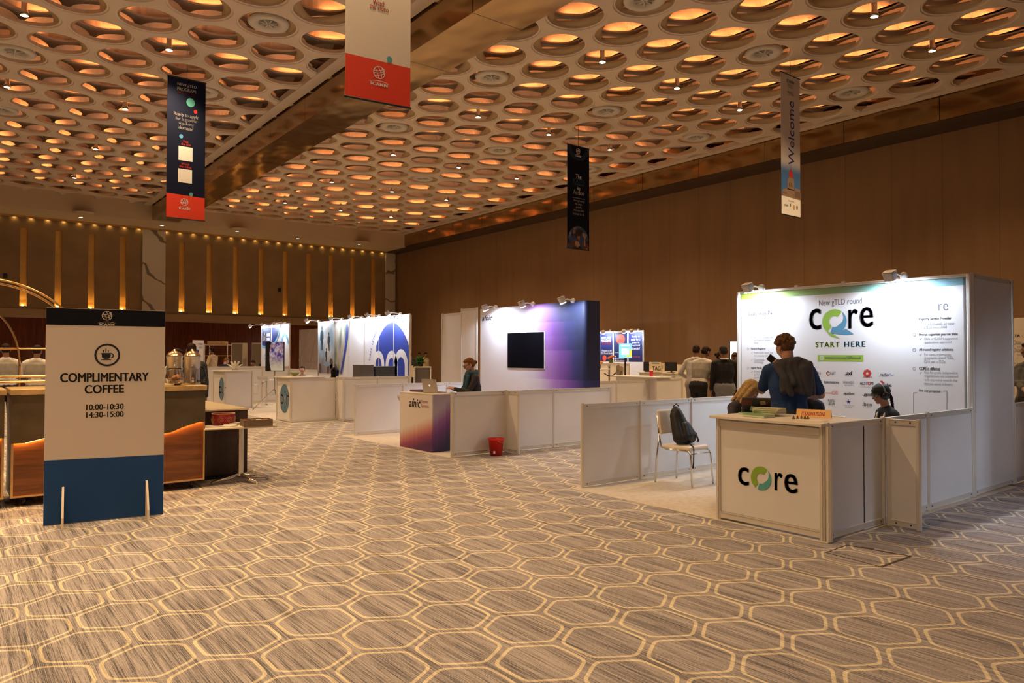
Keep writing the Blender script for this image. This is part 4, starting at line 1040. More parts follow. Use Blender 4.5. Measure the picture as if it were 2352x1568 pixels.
# counters of this stand with round logo
def round_logo_counter(label, x0, y0, y1, h, pxs, depth=1.1):
    t = thing('reception_counter', label, 'counter', (x0, (y0 + y1) / 2, 0), 'white counters with a round blue logo')
    for x, y in ((x0, y0), (x0, y1), (x0 + depth, y0), (x0 + depth, y1)):
        p = MB()
        for q in range(4): p.box((x, y, h / 2 - .01), (.05, .016, h - .04), q * PI / 4)
        p.build('post', M_ALU, t)
    b = MB(); b.bb(x0 - .004, x0 + .004, y0 + .02, y1 - .02, .03, h - .03); b.build('front_panel', M_WHITE, t)
    b = MB(); b.bb(x0 + .02, x0 + depth - .02, y0 - .004, y0 + .004, .03, h - .03); b.build('side_panel', M_WHITE, t)
    b = MB(); b.bb(x0 + .02, x0 + depth - .02, y1 - .004, y1 + .004, .03, h - .03); b.build('side_panel', M_WHITE, t)
    for z in (.05, h - .06):
        b = MB(); b.bb(x0 - .014, x0 + .014, y0 + .02, y1 - .02, z - .025, z + .025, .003); b.bb(x0 + .02, x0 + depth - .02, y0 - .014, y0 + .014, z - .025, z + .025, .003); b.build('rail', M_ALU, t)
    b = MB(); b.bb(x0 - .07, x0 + depth * .75, y0 - .04, y1 + .05, h - .028, h, .004); b.build('counter_top', M_MAPLE, t)
    fr = Face((x0 - .006, y1, 0), (0, -1, 0)); (xa, xb, yc, hh), (ta, tb, tc_, th) = pxs
    u0, _ = fr.uv(xa, yc); u1, _ = fr.uv(xb, yc); _, v1 = fr.uv((xa + xb) / 2, yc - hh / 2); _, v0 = fr.uv((xa + xb) / 2, yc + hh / 2)
    u1 = min(u1, y1 - y0 - .03)
    b = MB(); disc(b, fr, (u0 + u1) / 2, (v0 + v1) / 2, (u1 - u0) / 2, (v1 - v0) / 2, .002); b.build('round_logo', mat('print_slate_blue', (.10, .21, .33), .5), t, fixn=False)
    b = MB(); text_px(b, fr, 'pir', ta, tb, tc_, th, e=.004, bold=0.07); b.build('lettering', M_PRINT_W, t, fixn=False)
    return t
round_logo_counter('white counter with a round blue logo and green bowl, nearest the tripod screen', 6.37, 16.53, 17.40, 1.065, ((643, 664, 915, 66), (645, 664, 918, 42)), 1.08)
round_logo_counter('farther white counter with a round blue logo, magazines on its top', 6.43, 21.75, 22.85, 1.12, ((503, 519, 893, 53), (504, 519, 896, 30)), .78)
t = thing('stand_divider', 'low white partition joining the green bowl counter to the blue dome wall', 'partition', (7.45, 16.45, 0), 'low white stand partitions')
partition(t, None, .004, 1.05, [(7.50, 16.5), (7.50, 16.15)])
partition(t, None, .004, 1.05, [(7.52, 16.2), (8.42, 16.18), (9.30, 16.17)], ends=(False, True))
b = MB(); p = at_z(666, 861, 1.065); b.lathe([(.001, .01), (.05, .01), (.10, .06), (.125, .09), (.118, .09), (.09, .055), (.001, .03)], (6.64, 17.0, 1.066), 28); tag(b.build('bowl', mat('green_glaze', (.22, .24, .05), .35), None, at=(6.64, 17.0, 1.066)), 'green bowl standing on the white counter corner', 'bowl')
t = thing('magazine_stand', 'wire rack of opened leaflets on the farther round logo counter', 'leaflet rack', (6.85, 22.2, 1.12))
b = MB()
b.box((6.85, 22.2, 1.14), (.14, .14, .03)); b.build('rack', M_STEEL, t)
for k in range(5):
    b = MB(); a = -1.05 + .52 * k; c = Vector((6.85, 22.2, 1.15)); d = Vector((.55 * math.sin(a), -.43 * math.sin(a), math.cos(a) * .9)).normalized()
    b.box(c + d * .13, (.012, .16, .24), rot=Matrix.Rotation(-.66, 4, 'Z') @ Matrix.Rotation(a, 4, 'Y')); b.build('leaflet', mat('paper'), t)
# screen on tripod
p = Vector((7.45, 20.55, 0))
t = thing('tripod_screen', 'upright screen showing a sports photo, on a chrome tripod beside the bar stools', 'television', p)
ux = (Vector((.76, -.65, 0))).normalized(); uy = Vector((ux.y, -ux.x, 0))
M3 = Matrix((ux, -uy, (0, 0, 1))).transposed().to_4x4()
if (-uy).dot(Vector((7.4, 20.5, 0))) > 0: pass
nface = Vector((-.65, -.76, 0))
b = MB(); b.box(p + Vector((0, 0, 1.53)), (.54, .05, .84), math.atan2(ux.y, ux.x), .006); b.build('screen_case', M_BLACK, t)
frt = Face(p + Vector((0, 0, 1.11)) - ux * .27 + nface * .0262, ux)
m, nt, bs, xyz, tc = newmat('screen_picture', .3)
f1 = noise(nt, tc.outputs['Object'], 7, 3); f2 = noise(nt, tc.outputs['Object'], 16, 2)
c1 = mixc(nt, f1.step(.4, .6), (.05, .05, .35), (.55, .62, .85)); c2 = mixc(nt, f2.step(.5, .6), c1, (.45, .25, .30))
c3 = mixc(nt, (xyz[2] - 1.25).step(-.1, .35), (.60, .58, .45), c2)
nt.links.new(c3, bs.inputs['Base Color']); nt.links.new(c3, bs.inputs['Emission Color']); bs.inputs['Emission Strength'].default_value = .3
b = MB(); quad(b, frt, .12, .525, .02, .82, .002); b.build('picture', m, t, fixn=False)
b = MB(); poly(b, frt, [(.015, .02), (.17, .02)] + [(.17 - .055 * math.sin(i / 8 * PI) , .02 + .8 * i / 8) for i in range(9)] + [(.015, .82)], .004); b.build('dark_side_band', M_BLACK, t, fixn=False)
b = MB(); put_text(b, frt, 'SCORES', .03, .12, .42, .45, .006); put_text(b, frt, 'ORIGIN', .03, .12, .36, .39, .006); b.data = None; b.build('caption', M_PRINT_W, t, fixn=False) if False else None
b = MB(); b.cone(p + Vector((0, 0, .55)), p + Vector((0, 0, 1.15)), .022); b.build('pole', M_CHROME, t)
for a in (0.4, 2.5, 4.6):
    b = MB(); b.tube([p + Vector((0, 0, .62)), p + Vector((.62 * math.cos(a), .62 * math.sin(a), .02))], .014, 8); b.build('leg', M_CHROME, t)
bar_stool('higher white bar stool beside the tripod screen', 8.0, 22.8, 2.2, .79)
bar_stool('lower white bar stool behind the higher one', 7.75, 23.6, 2.4, .62)
# low partitions and small wall further back
t = thing('stand_divider', 'low white partition behind the farther round logo counter and bar stools', 'partition', (XN, 30, 0), 'low white stand partitions')
partition(t, None, .004, 1.11, [(XN, 21.9), (XN, 23.1), (XN, 24.3)]); partition(t, None, .004, 1.20, [(6.62, 24.32), (7.5, 24.32), (8.4, 24.32), (9.29, 24.32)])
t = thing('display_stand', 'small white wall with navy circle and sky blue rim, by the tripod screen', 'display wall', (XN, 25.7, 0))
JB = [27.1, 26.1, 25.2, 24.35]
partition(t, None, .008, 2.66, [(XN, y) for y in JB], panel_m=M_WP, rail=.045)
frb = Face((XN - .014, 27.1, 0), (0, -1, 0))
nb1 = MB(); nb2 = MB(); nb3 = MB()
for u0, u1 in ((.06, .94), (1.06, 1.84)):
    for mb_, uc_, ru_, vb, e in ((nb3, .55, 1.34, 1.82, .002), (nb1, .55, 1.22, 1.90, .003)):
        pts = []
        for i in range(13):
            u = u0 + (u1 - u0) * i / 12; q = max(0, 1 - ((u - uc_) / ru_) ** 2)
            pts.append((u, 2.55 - (2.55 - vb) * math.sqrt(q)))
        poly(mb_, frb, pts + [(u1, 2.55), (u0, 2.55)], e)
band(nb3, frb, [(1.96 + .7 * i / 10, 1.98 + .32 * math.sin(i / 10 * PI)) for i in range(11)], .10, .002)
nb1.build('navy_disc_print', mat('print_deep_blue', (.02, .03, .16), .5), t, fixn=False); nb3.build('sky_rim_print', mat('print_pale_blue', (.20, .50, .80), .5), t, fixn=False)
put_text(nb2, frb, 'nb', .12, .50, 2.08, 2.40, .005, bold=0.18); quad(nb2, frb, .54, .90, 2.25, 2.36, .005); quad(nb2, frb, .54, .86, 2.10, 2.20, .005); nb2.build('lettering', M_PRINT_W, t, fixn=False)
b = MB(); put_text(b, frb, 'WORLD', .28, .72, 1.52, 1.60, .004); put_text(b, frb, 'WIDE', .32, .68, 1.40, 1.48, .004); b.build('lettering', M_SKYB, t, fixn=False)
for k, y in enumerate((27.3, 26.0, 24.8)):
    flood('white floodlight on the small navy circle wall, ' + ('at the coffee bar end', 'middle of three', 'at the tripod screen end')[k], (XN - .36, y, 2.60), (XN, y - .1, 1.9), (XN, y - (.2 if k == 0 else 0), 2.68), 24)
# folding lattice screen
t = thing('lattice_screen', 'tall beige folding screen with slanted lattice lines, behind the low partition', 'screen', (11.6, 26, 0))
GS = mat('screen_fabric', (.42, .34, .28), .8, var=.1, vscale=2)
for k in range(7):
    y0 = 29.2 - .95 * k; y1 = y0 - .95; x0 = 11.6 + (.12 if k % 2 else 0); x1 = 11.6 + (0 if k % 2 else .12)
    d = Vector((x1 - x0, y1 - y0, 0)); L = d.length; rz = math.atan2(d.y, d.x)
    b = MB(); b.box(((x0 + x1) / 2, (y0 + y1) / 2, 1.32), (L - .01, .02, 2.60), rz); b.build('panel', GS, t)
    b = MB(); c = Vector(((x0 + x1) / 2, (y0 + y1) / 2, 0)); d.normalize()
    for za, zb in ((.1, 1.2), (1.35, 2.6)): b.tube([c - d * (L / 2) + Vector((-.02, 0, za)), c + d * (L / 2) + Vector((-.02, 0, zb))], .008, 5)
    b.tube([c - d * (L / 2) + Vector((-.02, 0, 1.3)), c + d * (L / 2) + Vector((-.02, 0, 1.3))], .008, 5); b.build('lattice_rod', mat('lattice_gold', (.55, .42, .30), .5), t)

# ------------------------------------------------------------------ grey counter, registration desks, navy stand beside the brown wall
t = thing('reception_counter', 'plain grey white counter with a red can, behind the low grey partition', 'counter', (13.2, 12, 0))
X0, Y0, Y1 = 13.25, 11.5, 12.75
b = MB(); b.bb(X0 - .004, X0 + .004, Y0, Y1, .02, 1.04); b.build('front_panel', M_WHITE, t)
b = MB(); b.bb(X0, X0 + .95, Y0 - .004, Y0 + .004, .02, 1.04); b.build('side_panel', M_WHITE, t)
for x, y in ((X0, Y0), (X0, Y1), (X0 + .95, Y0)): b = MB(); b.box((x, y, .52), (.045, .045, 1.03), PI / 4); b.build('post', M_ALU, t)
b = MB(); b.bb(X0, X0 + .95, Y0 - .014, Y0 + .014, .98, 1.03, .003); b.bb(X0 - .014, X0 + .014, Y0, Y1, .98, 1.03, .003); b.build('rail', M_ALU, t)
b = MB(); b.bb(X0 - .12, X0 + .5, Y0 - .05, Y1 + .12, 1.045, 1.075, .004); b.build('counter_top', M_WHITE, t)
p = at_z(1496, 864, 1.077); t = thing('drink_can', 'red canister with white lid on the grey white counter', 'can', p)
b = MB(); b.lathe([(.001, 0), (.042, 0), (.045, .005), (.045, .13), (.042, .135), (.001, .135)], p, 24); b.build('body', mat('can_red', (.60, .03, .05), .35), t)
b = MB(); b.lathe([(.036, .136), (.036, .155), (.001, .158)], p, 24); b.build('lid', M_PRINT_W, t)
p = Vector((13.55, 11.58, 1.0765)); b = MB(); b.box((p.x, p.y, 1.102), (.05, .08, .05), .4, .004); tag(b.build('card_holder', mat('clear_acrylic', (.8, .8, .8), .1, trans=.6), None, at=(p.x, p.y, 1.077)), 'small clear card holder on the grey white counter', 'card holder')
def desk(label, x, y, w=.9):
    t = thing('registration_desk', label, 'desk', (x, y, 0), 'registration desks with paper signs')
    b = MB(); b.bb(x - .3, x + .3, y - w / 2, y + w / 2, .98, 1.02, .004); b.build('desk_top', M_MAPLE, t)
    b = MB(); b.bb(x - .26, x - .24, y - w / 2 + .02, y + w / 2 - .02, .004, .98); b.build('front_panel', mat('fluted_white', (.68, .64, .56), .6), t)
    for s_ in (-1, 1): b = MB(); b.bb(x - .24, x + .28, y + s_ * (w / 2 - .03) - .012, y + s_ * (w / 2 - .03) + .012, .004, .98); b.build('side_panel', M_WHITE, t)
    return t
dx = 19.0
DK = [at_x(px, 852, dx).y for px in (1478, 1503, 1529, 1562)]
for k, (y, lab) in enumerate(zip(DK, ('at the navy stand side', 'with the big printed initials', 'next to the initials', 'half hidden by the men'))):
    desk('registration desk by the brown wall, ' + lab, dx + .3, y, min(.86, abs(DK[0] - DK[3]) / 3 - .03))
for k, px in enumerate((1477, 1528)):
    p = at_x(px, 855, dx - .2); t = thing('monitor', 'black monitor back on the registration desks, ' + ('beside the red can', 'right of the big initials')[k], 'monitor', (dx + .1, p.y, 1.02), 'black monitors on the registration desks')
    b = MB(); b.bb(dx + .06, dx + .09, p.y - .22 - .03 * k, p.y + .22 + .03 * k, 1.06, 1.36, .004); b.build('screen_case', M_BLACK, t)
    b = MB(); b.bb(dx + .09, dx + .12, p.y - .02, p.y + .02, 1.02, 1.2); b.bb(dx, dx + .2, p.y - .1, p.y + .1, 1.02, 1.03); b.build('stand', M_BLACK, t)
p = at_x(1503, 855, dx - .02); b = MB(); t = thing('desk_sign', 'cream sign with big dark initials and a blue stripe on the registration desks', 'sign', (dx + .02, p.y, .95))
b.bb(dx - .03, dx - .01, p.y - .30, p.y + .22, 1.03, 1.36); b.build('board', mat('cream_board', (.74, .62, .42), .6), t)
frd = Face((dx - .031, p.y + .22, 0), (0, -1, 0)); b = MB(); put_text(b, frd, 'TAG', .14, .50, 1.08, 1.22, .003, bold=0.09); b.build('lettering', M_DINK, t, fixn=False)
b = MB(); quad(b, frd, .1, .45, 1.30, 1.34, .003); b.build('stripe', mat('print_steel_blue', (.1, .3, .46)), t, fixn=False)
for k, (px, w, h) in enumerate(((1499, .20, .37), (1520, .17, .25), (1544, .18, .34))):
    p = at_x(px, 840, dx + .45); t = thing('paper_sign', 'upright paper sign on the registration desks, ' + ('above the red can', 'in the middle', 'nearest the standing men')[k], 'sign', (dx + .45, p.y, 1.02), 'paper signs on the registration desks')
    z0 = 1.025; zt = at_x(px, (832, 833, 834)[k], dx + .45).z
    b = MB(); b.box((dx + .45, p.y, (z0 + zt) / 2), (.012, w * 1.5, zt - z0), .0 if k != 2 else .25); b.build('card', mat('cream_board'), t)
    frp = Face((dx + .443, p.y + w * .75, 0), (0, -1, 0)); b = MB()
    for q in range(3): quad(b, frp, w * .3, w * 1.1, zt - .09 - .05 * q, zt - .075 - .05 * q, .004)
    ring(b, frp, w * .72, zt - .28, .04, .025, .004); b.build('print', M_GREYINK, t, fixn=False)
def shell_chair(label, x, y, yaw, c=(.80, .66, .46)):
    t = thing('white_chair', label, 'chair', (x, y, 0), 'white moulded chairs by the brown wall'); T = Matrix.Translation((x, y, 0)) @ Matrix.Rotation(yaw, 4, 'Z'); m = mat('cream_shell', c, .4)
    b = MB(); b.T = T; b.box((0, 0, .46), (.44, .44, .03), 0, .014); b.build('seat', m, t)
    b = MB(); b.T = T; b.box((0, .22, .76), (.42, .03, .56), 0, .014, rot=Matrix.Rotation(-.1, 4, 'X')); b.build('backrest', m, t)
    for sx in (-1, 1):
        for sy in (-1, 1): b = MB(); b.T = T; b.cone((sx * .17, sy * .17, .45), (sx * .2, sy * .2, 0), .014, .012, 8); b.build('leg', M_CHROME, t)
    return t
for k, (px, dd) in enumerate(((1521, 1.05), (1547, 1.05), (1574, 1.05))):
    p = at_x(px, 850, dx + dd); c = shell_chair('cream chair back behind the registration desks, ' + ('in the middle', 'next to the men', 'right behind the men')[k], dx + dd, p.y, -PI / 2)
    c.location.z = .0; c.scale = (1, 1, 1.22)

# navy stand
XI = 20.2
t = thing('display_stand', 'navy three-panel stand wall with an orange circle, against the brown wall', 'display wall', (XI, 19, 0))
yA = at_x(1377, 800, XI).y; yB = at_x(1478, 800, XI).y
JI = [yA + (yB - yA) * k / 3 for k in range(4)]
M_NW = mat('navy_print', (.012, .02, .11), .5)
for k in range(4): b = MB(); b.box((XI, JI[k], 1.26), (.05, .05, 2.5)); b.build('post', M_WHITE, t)
for k in range(3):
    b = MB(); b.bb(XI, XI + .03, JI[k] - .02, JI[k + 1] + .02, 1.36, 2.44); b.build('printed_panel', M_NW, t)
    b = MB(); b.bb(XI - .01, XI + .02, JI[k] - .02, JI[k + 1] + .02, .01, 1.34); b.build('lower_panel', M_WHITE, t)
    b = MB(); b.bb(XI - .01, XI + .04, JI[k] - .02, JI[k + 1] + .02, 2.44, 2.50); b.build('top_rail', M_WHITE, t)
fi = Face((XI - .004, yA, 0), (0, -1, 0))
b = MB(); text_px(b, fi, 'NEW gTLD', 1381, 1404, 776, 6, bold=0.18); text_px(b, fi, 'PROGRAM:', 1381, 1404, 782, 5.5, bold=0.18); text_px(b, fi, 'Welcome to the', 1382, 1405, 805, 4.5); text_px(b, fi, '2026 Round Booth', 1380, 1407, 811, 5)
text_px(b, fi, 'Ready to', 1451, 1470, 773, 5.5, bold=0.18); text_px(b, fi, 'apply for a', 1449, 1471, 780, 6, bold=0.18); text_px(b, fi, 'generic', 1452, 1469, 787, 5.5, bold=0.18); text_px(b, fi, 'top-level', 1451, 1470, 793, 5.5, bold=0.18); text_px(b, fi, 'domain?', 1451, 1470, 800, 5.5, bold=0.18)
text_px(b, fi, 'Learn more', 1412, 1422, 809, 3); text_px(b, fi, 'icann.org/newgtldprogram', 1416, 1434, 823, 2.5); text_px(b, fi, '@newgtldprogram', 1416, 1438, 827.5, 2.5)
for y in (818, 823, 827.5): disc(b, fi, *fi.uv(1413, y), .03)
b.build('lettering', M_PRINT_W, t, fixn=False)
b = MB(); text_px(b, fi, '2026 ROUND', 1382, 1404, 788.5, 5, bold=0.09); text_px(b, fi, 'Visit the site', 1452, 1470, 819, 3); b.build('lettering', M_ORANGE, t, fixn=False)
b = MB(); u_, v_ = fi.uv(1425.5, 779); disc(b, fi, u_, v_, .22, .20); b.build('orange_circle', mat('orange_disc', (.75, .10, .06), .5), t, fixn=False)
b = MB(); u_, v_ = fi.uv(1388.5, 822); disc(b, fi, u_, v_, .11, .11); b.build('orange_circle', MATS['orange_disc'], t, fixn=False)
b = MB(); text_px(b, fi, 'gTLD', 1420, 1431, 782, 6, e=.004); b.build('lettering', M_INK, t, fixn=False)
for k in range(4):
    y = JI[0] + (yB - yA) * (.10, .26, .73, .90)[k]
    flood('white floodlight on the navy stand wall, ' + ('outer one of the first panel', 'inner one of the first panel', 'inner one of the last panel', 'outer one of the last panel')[k], (XI - .36, y, 2.42), (XI, y, 1.8), (XI - .02, y, 2.52), 28)
t = thing('stand_divider', 'white low counter wall before the navy stand, behind the flower tables', 'partition', (18.6, 19.5, 0), 'low white stand partitions')
y0_ = at_x(1363, 850, 18.6).y; y1_ = at_x(1445, 850, 18.6).y
partition(t, None, .004, 1.30, [(18.6, y0_), (18.6, (y0_ * .55 + y1_ * .45)), (18.6, y1_)])
p = at_d(1436, 805, 24.5); t = thing('kiosk_screen', 'bright cyan and yellow screen standing before the navy stand', 'television', (p.x, p.y, 0))
uxk = Vector((.79, -.61, 0)); nk = Vector((-.61, -.79, 0))
b = MB(); b.box(p, (.44, .05, .50), math.atan2(uxk.y, uxk.x), .004); b.build('screen_case', M_BLACK, t)
frk = Face(p - uxk * .215 - Vector((0, 0, .245)) + nk * .027, uxk)
m = mat('screen_cyan', (.2, .6, .85), .3, emit=(.25, .72, 1.0), estr=.9); b = MB(); quad(b, frk, 0, .43, 0, .49, .001); b.build('picture', m, t, fixn=False)
b = MB(); poly(b, frk, [(.24, .04), (.43, .04), (.43, .28), (.36, .28), (.36, .10), (.24, .10)], .003); b.build('picture_yellow', mat('screen_yellow', (.7, .7, .05), .3, emit=(.75, .72, .05), estr=.9), t, fixn=False)
b = MB(); quad(b, frk, .09, .33, .11, .32, .003); quad(b, frk, .06, .35, .40, .44, .003); b.build('picture_white', mat('screen_pale', (.8, .8, .95), .3, emit=(.78, .80, 1), estr=.9), t, fixn=False)
b = MB(); b.cone((p.x, p.y, .02), (p.x, p.y, p.z - .25), .03); b.build('pole', M_BLACK, t); b = MB(); b.lathe([(.001, .02), (.24, .015), (.25, 0), (.001, 0)], (p.x, p.y, 0), 20); b.build('base', M_BLACK, t)
# cocktail tables with flowers
def cocktail(label, px, pyt, dep, r, vase_px, col):
    p = at_d(px, pyt, dep)
    t = thing('cocktail_table', label, 'table', (p.x, p.y, 0), 'tall round tables before the navy stand')
    b = MB(); b.lathe([(.001, 0), (r, 0), (r + .01, -.012), (r, -.03), (.06, -.05), (.05, -.12), (.001, -.12)], (p.x, p.y, p.z), 32); b.build('table_top', M_WHITE, t)
    b = MB(); b.cone((p.x, p.y, .02), (p.x, p.y, p.z - .1), .035); b.build('post', M_STEEL, t)
    b = MB(); b.lathe([(.001, .03), (.05, .03), (.26, .012), (.27, 0), (.001, 0)], (p.x, p.y, .001), 24); b.build('base', M_STEEL, t)
    vp = Vector((p.x, p.y, p.z)) + Vector((.05, -.04, .001))
    f = thing('flower_vase', ('orange' if col[1] < .2 else 'peach pink') + ' flowers in a green vase on the ' + label.split(',')[0], 'flowers', vp, 'flower vases on the tall tables')
    b = MB(); b.lathe([(.001, 0), (.07, 0), (.075, .10), (.068, .13), (.06, .13), (.06, .02)], vp, 16); b.build('vase', mat('green_vase', (.05, .07, .02), .3), f)
    rnd = random.Random(int(px))
    for k in range(7):
        o = Vector((rnd.uniform(-.09, .09), rnd.uniform(-.09, .09), rnd.uniform(.15, .23)))
        b = MB(); b.ball(vp + o, (.045, .045, .035), 8); b.tube([vp + Vector((0, 0, .1)), vp + o], .004, 4); b.build('bloom', mat('bloom_%d' % round(col[1] * 100), col, .6), f)
    return t
cocktail('nearer tall round table, beside the violet wall end', 1369, 846.5, 21, .42, 0, (.75, .30, .20))
cocktail('farther tall round table, in front of the navy stand', 1399, 833, 24.2, .34, 0, (.72, .16, .03))
# rope posts
def rope_post(label, px, pyt, dep):
    p = at_d(px, pyt, dep); t = thing('rope_post', label, 'barrier post', (p.x, p.y, 0), 'barrier posts by the tall tables')
    b = MB(); b.lathe([(.001, .03), (.14, .02), (.15, 0), (.001, 0)], (p.x, p.y, .001), 20); b.build('base', M_BRASS, t)
    b = MB(); b.cone((p.x, p.y, .02), (p.x, p.y, p.z - .30), .022); b.build('post', M_BRASS, t)
    b = MB(); b.prism([(-.03, -.34), (.03, -.34), (.06, -.12), (.055, -.04), (0, 0), (-.055, -.04), (-.06, -.12)], (.79, -.61, 0), (0, 0, 1), (p.x, p.y, p.z), (.61, .79, 0), .02); b.build('leaf_head', mat('grey_gilt', (.40, .33, .24), .4, .5), t)
    return p
pa = rope_post('barrier post with a leaf shaped head, nearer the cocktail tables', 1420, 837, 19.5); pb = rope_post('barrier post with a leaf shaped head, nearer the red can', 1427, 840, 19.0)
for k, (a, c) in enumerate(((pa + Vector((0, 0, -.15)), at_d(1388, 857, 20)), (pb + Vector((0, 0, -.15)), at_d(1404, 878, 17.5)))):
    b = MB(); b.tube([a.lerp(c, i / 12) - Vector((0, 0, .22 * math.sin(PI * i / 12) * .5)) for i in range(13)], .016, 8)
    tag(b.build('barrier_rope', mat('black_rope', (.012, .010, .010), .8), None, at=a), 'black barrier rope hanging from the ' + ('farther leaf-headed post', 'nearer leaf-headed post')[k], 'rope', 'black ropes between barrier posts')
# grey desk far behind the woman
t = thing('reception_counter', 'small grey open-fronted desk below the green plant, far at the back', 'counter', (18, 31, 0))
for nm, (a, c), z in (('desk_top', (952, 990), 1.0),):
    p0, p1 = at_d(952, 842, 36), at_d(991, 842, 36); d = p1 - p0; rz = math.atan2(d.y, d.x); c_ = (p0 + p1) / 2
    b = MB(); b.box((c_.x, c_.y, 1.0), (d.length, .6, .04), rz); b.build('desk_top', M_WHITE, t)
    nrm = Vector((-math.sin(rz), math.cos(rz), 0))
    for e in (-.48, .48): q = c_ + d * e; b = MB(); b.box((q.x, q.y, .49), (.04, .56, .97), rz); b.build('side_panel', M_WHITE, t)
    q = c_ + nrm * (.25 if nrm.y > 0 else -.25); b = MB(); b.box((q.x, q.y, .49), (d.length * .93, .02, .97), rz); b.build('back_panel', mat('grey_panel', (.30, .28, .30), .6), t)
p = at_d(966, 838, 36.3); t = thing('potted_plant', 'bushy green plant on the small grey desk at the back', 'plant', (p.x, p.y, 1.02))
b = MB(); b.lathe([(.001, 0), (.12, 0), (.15, .2), (.13, .2)], (p.x, p.y, 1.022), 14); b.build('pot', M_BLACK, t)
b = MB(); rnd = random.Random(3)
for k in range(140):
    a = rnd.uniform(0, 2 * PI); el = rnd.uniform(.1, 1.3); L = rnd.uniform(.25, .52); c_ = Vector((p.x, p.y, 1.2)); d = Vector((math.cos(a) * math.cos(el), math.sin(a) * math.cos(el), math.sin(el)))
    tip = c_ + d * L - Vector((0, 0, .12 * math.cos(el))); s_ = Vector((-math.sin(a), math.cos(a), 0)) * .035; md = c_.lerp(tip, .55) + Vector((0, 0, .05))
    b.add([c_, md + s_, tip, md - s_], [(0, 1, 2, 3)])
b.build('foliage', mat('leaf_green', (.05, .16, .03), .6, var=.3), t, fixn=False)
for k, (px, dep) in enumerate(((945, 38), (951, 40))):
    p = at_d(px, 850, dep); shell_chair('white chair far back beside the blue dome wall, ' + ('nearer one', 'farther one')[k], p.x, p.y, 2.2 + k, (.80, .66, .46))
# poster wall at the picture edge
XT = 17.0
t = thing('display_stand', 'beige poster wall at the picture edge behind the man with crossed arms', 'display wall', (XT, 4.5, 0))
yq = at_x(2318, 800, XT).y; zq = at_x(2338, 730, XT).z
b = MB(); b.bb(XT, XT + .06, yq - 2.2, yq + .3, .01, zq, .004); b.build('printed_panel', mat('beige_print', (.70, .62, .50), .6), t)
ft = Face((XT - .003, yq + .3, 0), (0, -1, 0)); b = MB(); text_px(b, ft, 'TATA', 2317, 2343, 771, 6, bold=0.11); b.build('lettering', M_NAVY, t, fixn=False)
b = MB(); text_px(b, ft, 'COMMUNICATIONS', 2348, 2440, 771, 6); text_px(b, ft, '240+', 2335, 2346, 786, 5); text_px(b, ft, '250 Million', 2336, 2362, 804, 5); text_px(b, ft, '4', 2335, 2338, 822, 5)
for y in (790, 797, 808, 815, 835, 845): u_, v_ = ft.uv(2336, y); quad(b, ft, u_, u_ + .5, v_, v_ + .012)
for y in (786, 804, 838): ring(b, ft, *ft.uv(2328, y), .05, .035)
b.build('lettering', M_LGREY, t, fixn=False)
p = at_d(1690, 807, 17.5); t = thing('kiosk_screen', 'bright white upright screen beside the sponsor wall edge', 'television', (p.x, p.y, 0))
b = MB(); b.box(p, (.30, .05, .52), math.atan2(-.61, .79), .005); b.build('screen_case', M_BLACK, t)
fk = Face(p - uxk * .14 - Vector((0, 0, .24)) + nk * .027, uxk); b = MB(); quad(b, fk, 0, .28, 0, .48, .001); b.build('picture', mat('screen_white', (.9, .9, .9), .3, emit=(1, .98, .94), estr=1.6), t, fixn=False)
b = MB(); b.cone((p.x, p.y, .01), (p.x, p.y, p.z - .26), .03); b.build('pole', M_BLACK, t); b = MB(); b.lathe([(.001, .02), (.24, .015), (.25, 0), (.001, 0)], (p.x, p.y, 0), 20); b.build('base', M_BLACK, t)
# unseen stand added outside the view; its floods bounce cold light onto the panels
t = thing('sponsor_stand', 'plain white wall of an unseen stand, added to bounce cold light', 'display wall', (9.07, -1, 0))
partition(t, None, .004, 2.5, [(9.07, .1), (9.07, -.9), (9.07, -1.9), (9.07, -2.9)])
b = MB(); b.bb(9.10, 9.12, -2.9, .1, .05, 2.45); b.build('back_panel', M_WHITE, t)
for k in range(3): flood('white floodlight added for cold light on the unseen stand, ' + ('near end', 'middle', 'far end')[k], (8.77, -.4 - 1.0 * k, 2.46), (9.07, -.4 - 1.0 * k, 1.75), (9.06, -.4 - 1.0 * k, 2.53), 110)
# ------------------------------------------------------------------ hanging banners
def banner(label, corners, y, yaw, mats, cord=True, name='hanging_banner'):
    """corners: pixel points top left, top right, bottom right, bottom left of the cloth"""
    U0 = Vector((math.cos(yaw), math.sin(yaw), 0)); a = at_y(*corners[0], y)
    fr = Face(a, U0); uv = [fr.uv(*c) for c in corners]
    w = (uv[1][0] + uv[2][0]) / 2; h = -(uv[2][1] + uv[3][1]) / 2
    fr = Face(a - Vector((0, 0, h)), U0)
    t = thing(name, label, 'banner', fr.p(w / 2, h))
    n = 24; vs = []
    for i in range(n + 1):
        for e in (.004, -.004): vs += [fr.p(0, h * i / n, e), fr.p(w, h * i / n, e)]
    fs = []
    for i in range(n):
        o = 4 * i; fs += [(o, o + 1, o + 5, o + 4), (o + 2, o + 6, o + 7, o + 3), (o, o + 4, o + 6, o + 2), (o + 1, o + 3, o + 7, o + 5)]
    b = MB(); b.add(vs, fs); b.build('cloth', mats, t)
    for v in (0, h):
        b = MB(); b.cone(fr.p(-.015, v), fr.p(w + .015, v), .014, .014, 10); b.build('rod', M_BLACK, t)
    b = MB(); b.cone(fr.p(w / 2, h), (fr.p(w / 2, h).x, fr.p(w / 2, h).y, ZC + 1.0), .006, .006, 6); b.build('cord', M_BLACK, t)
    return t, fr, w, h
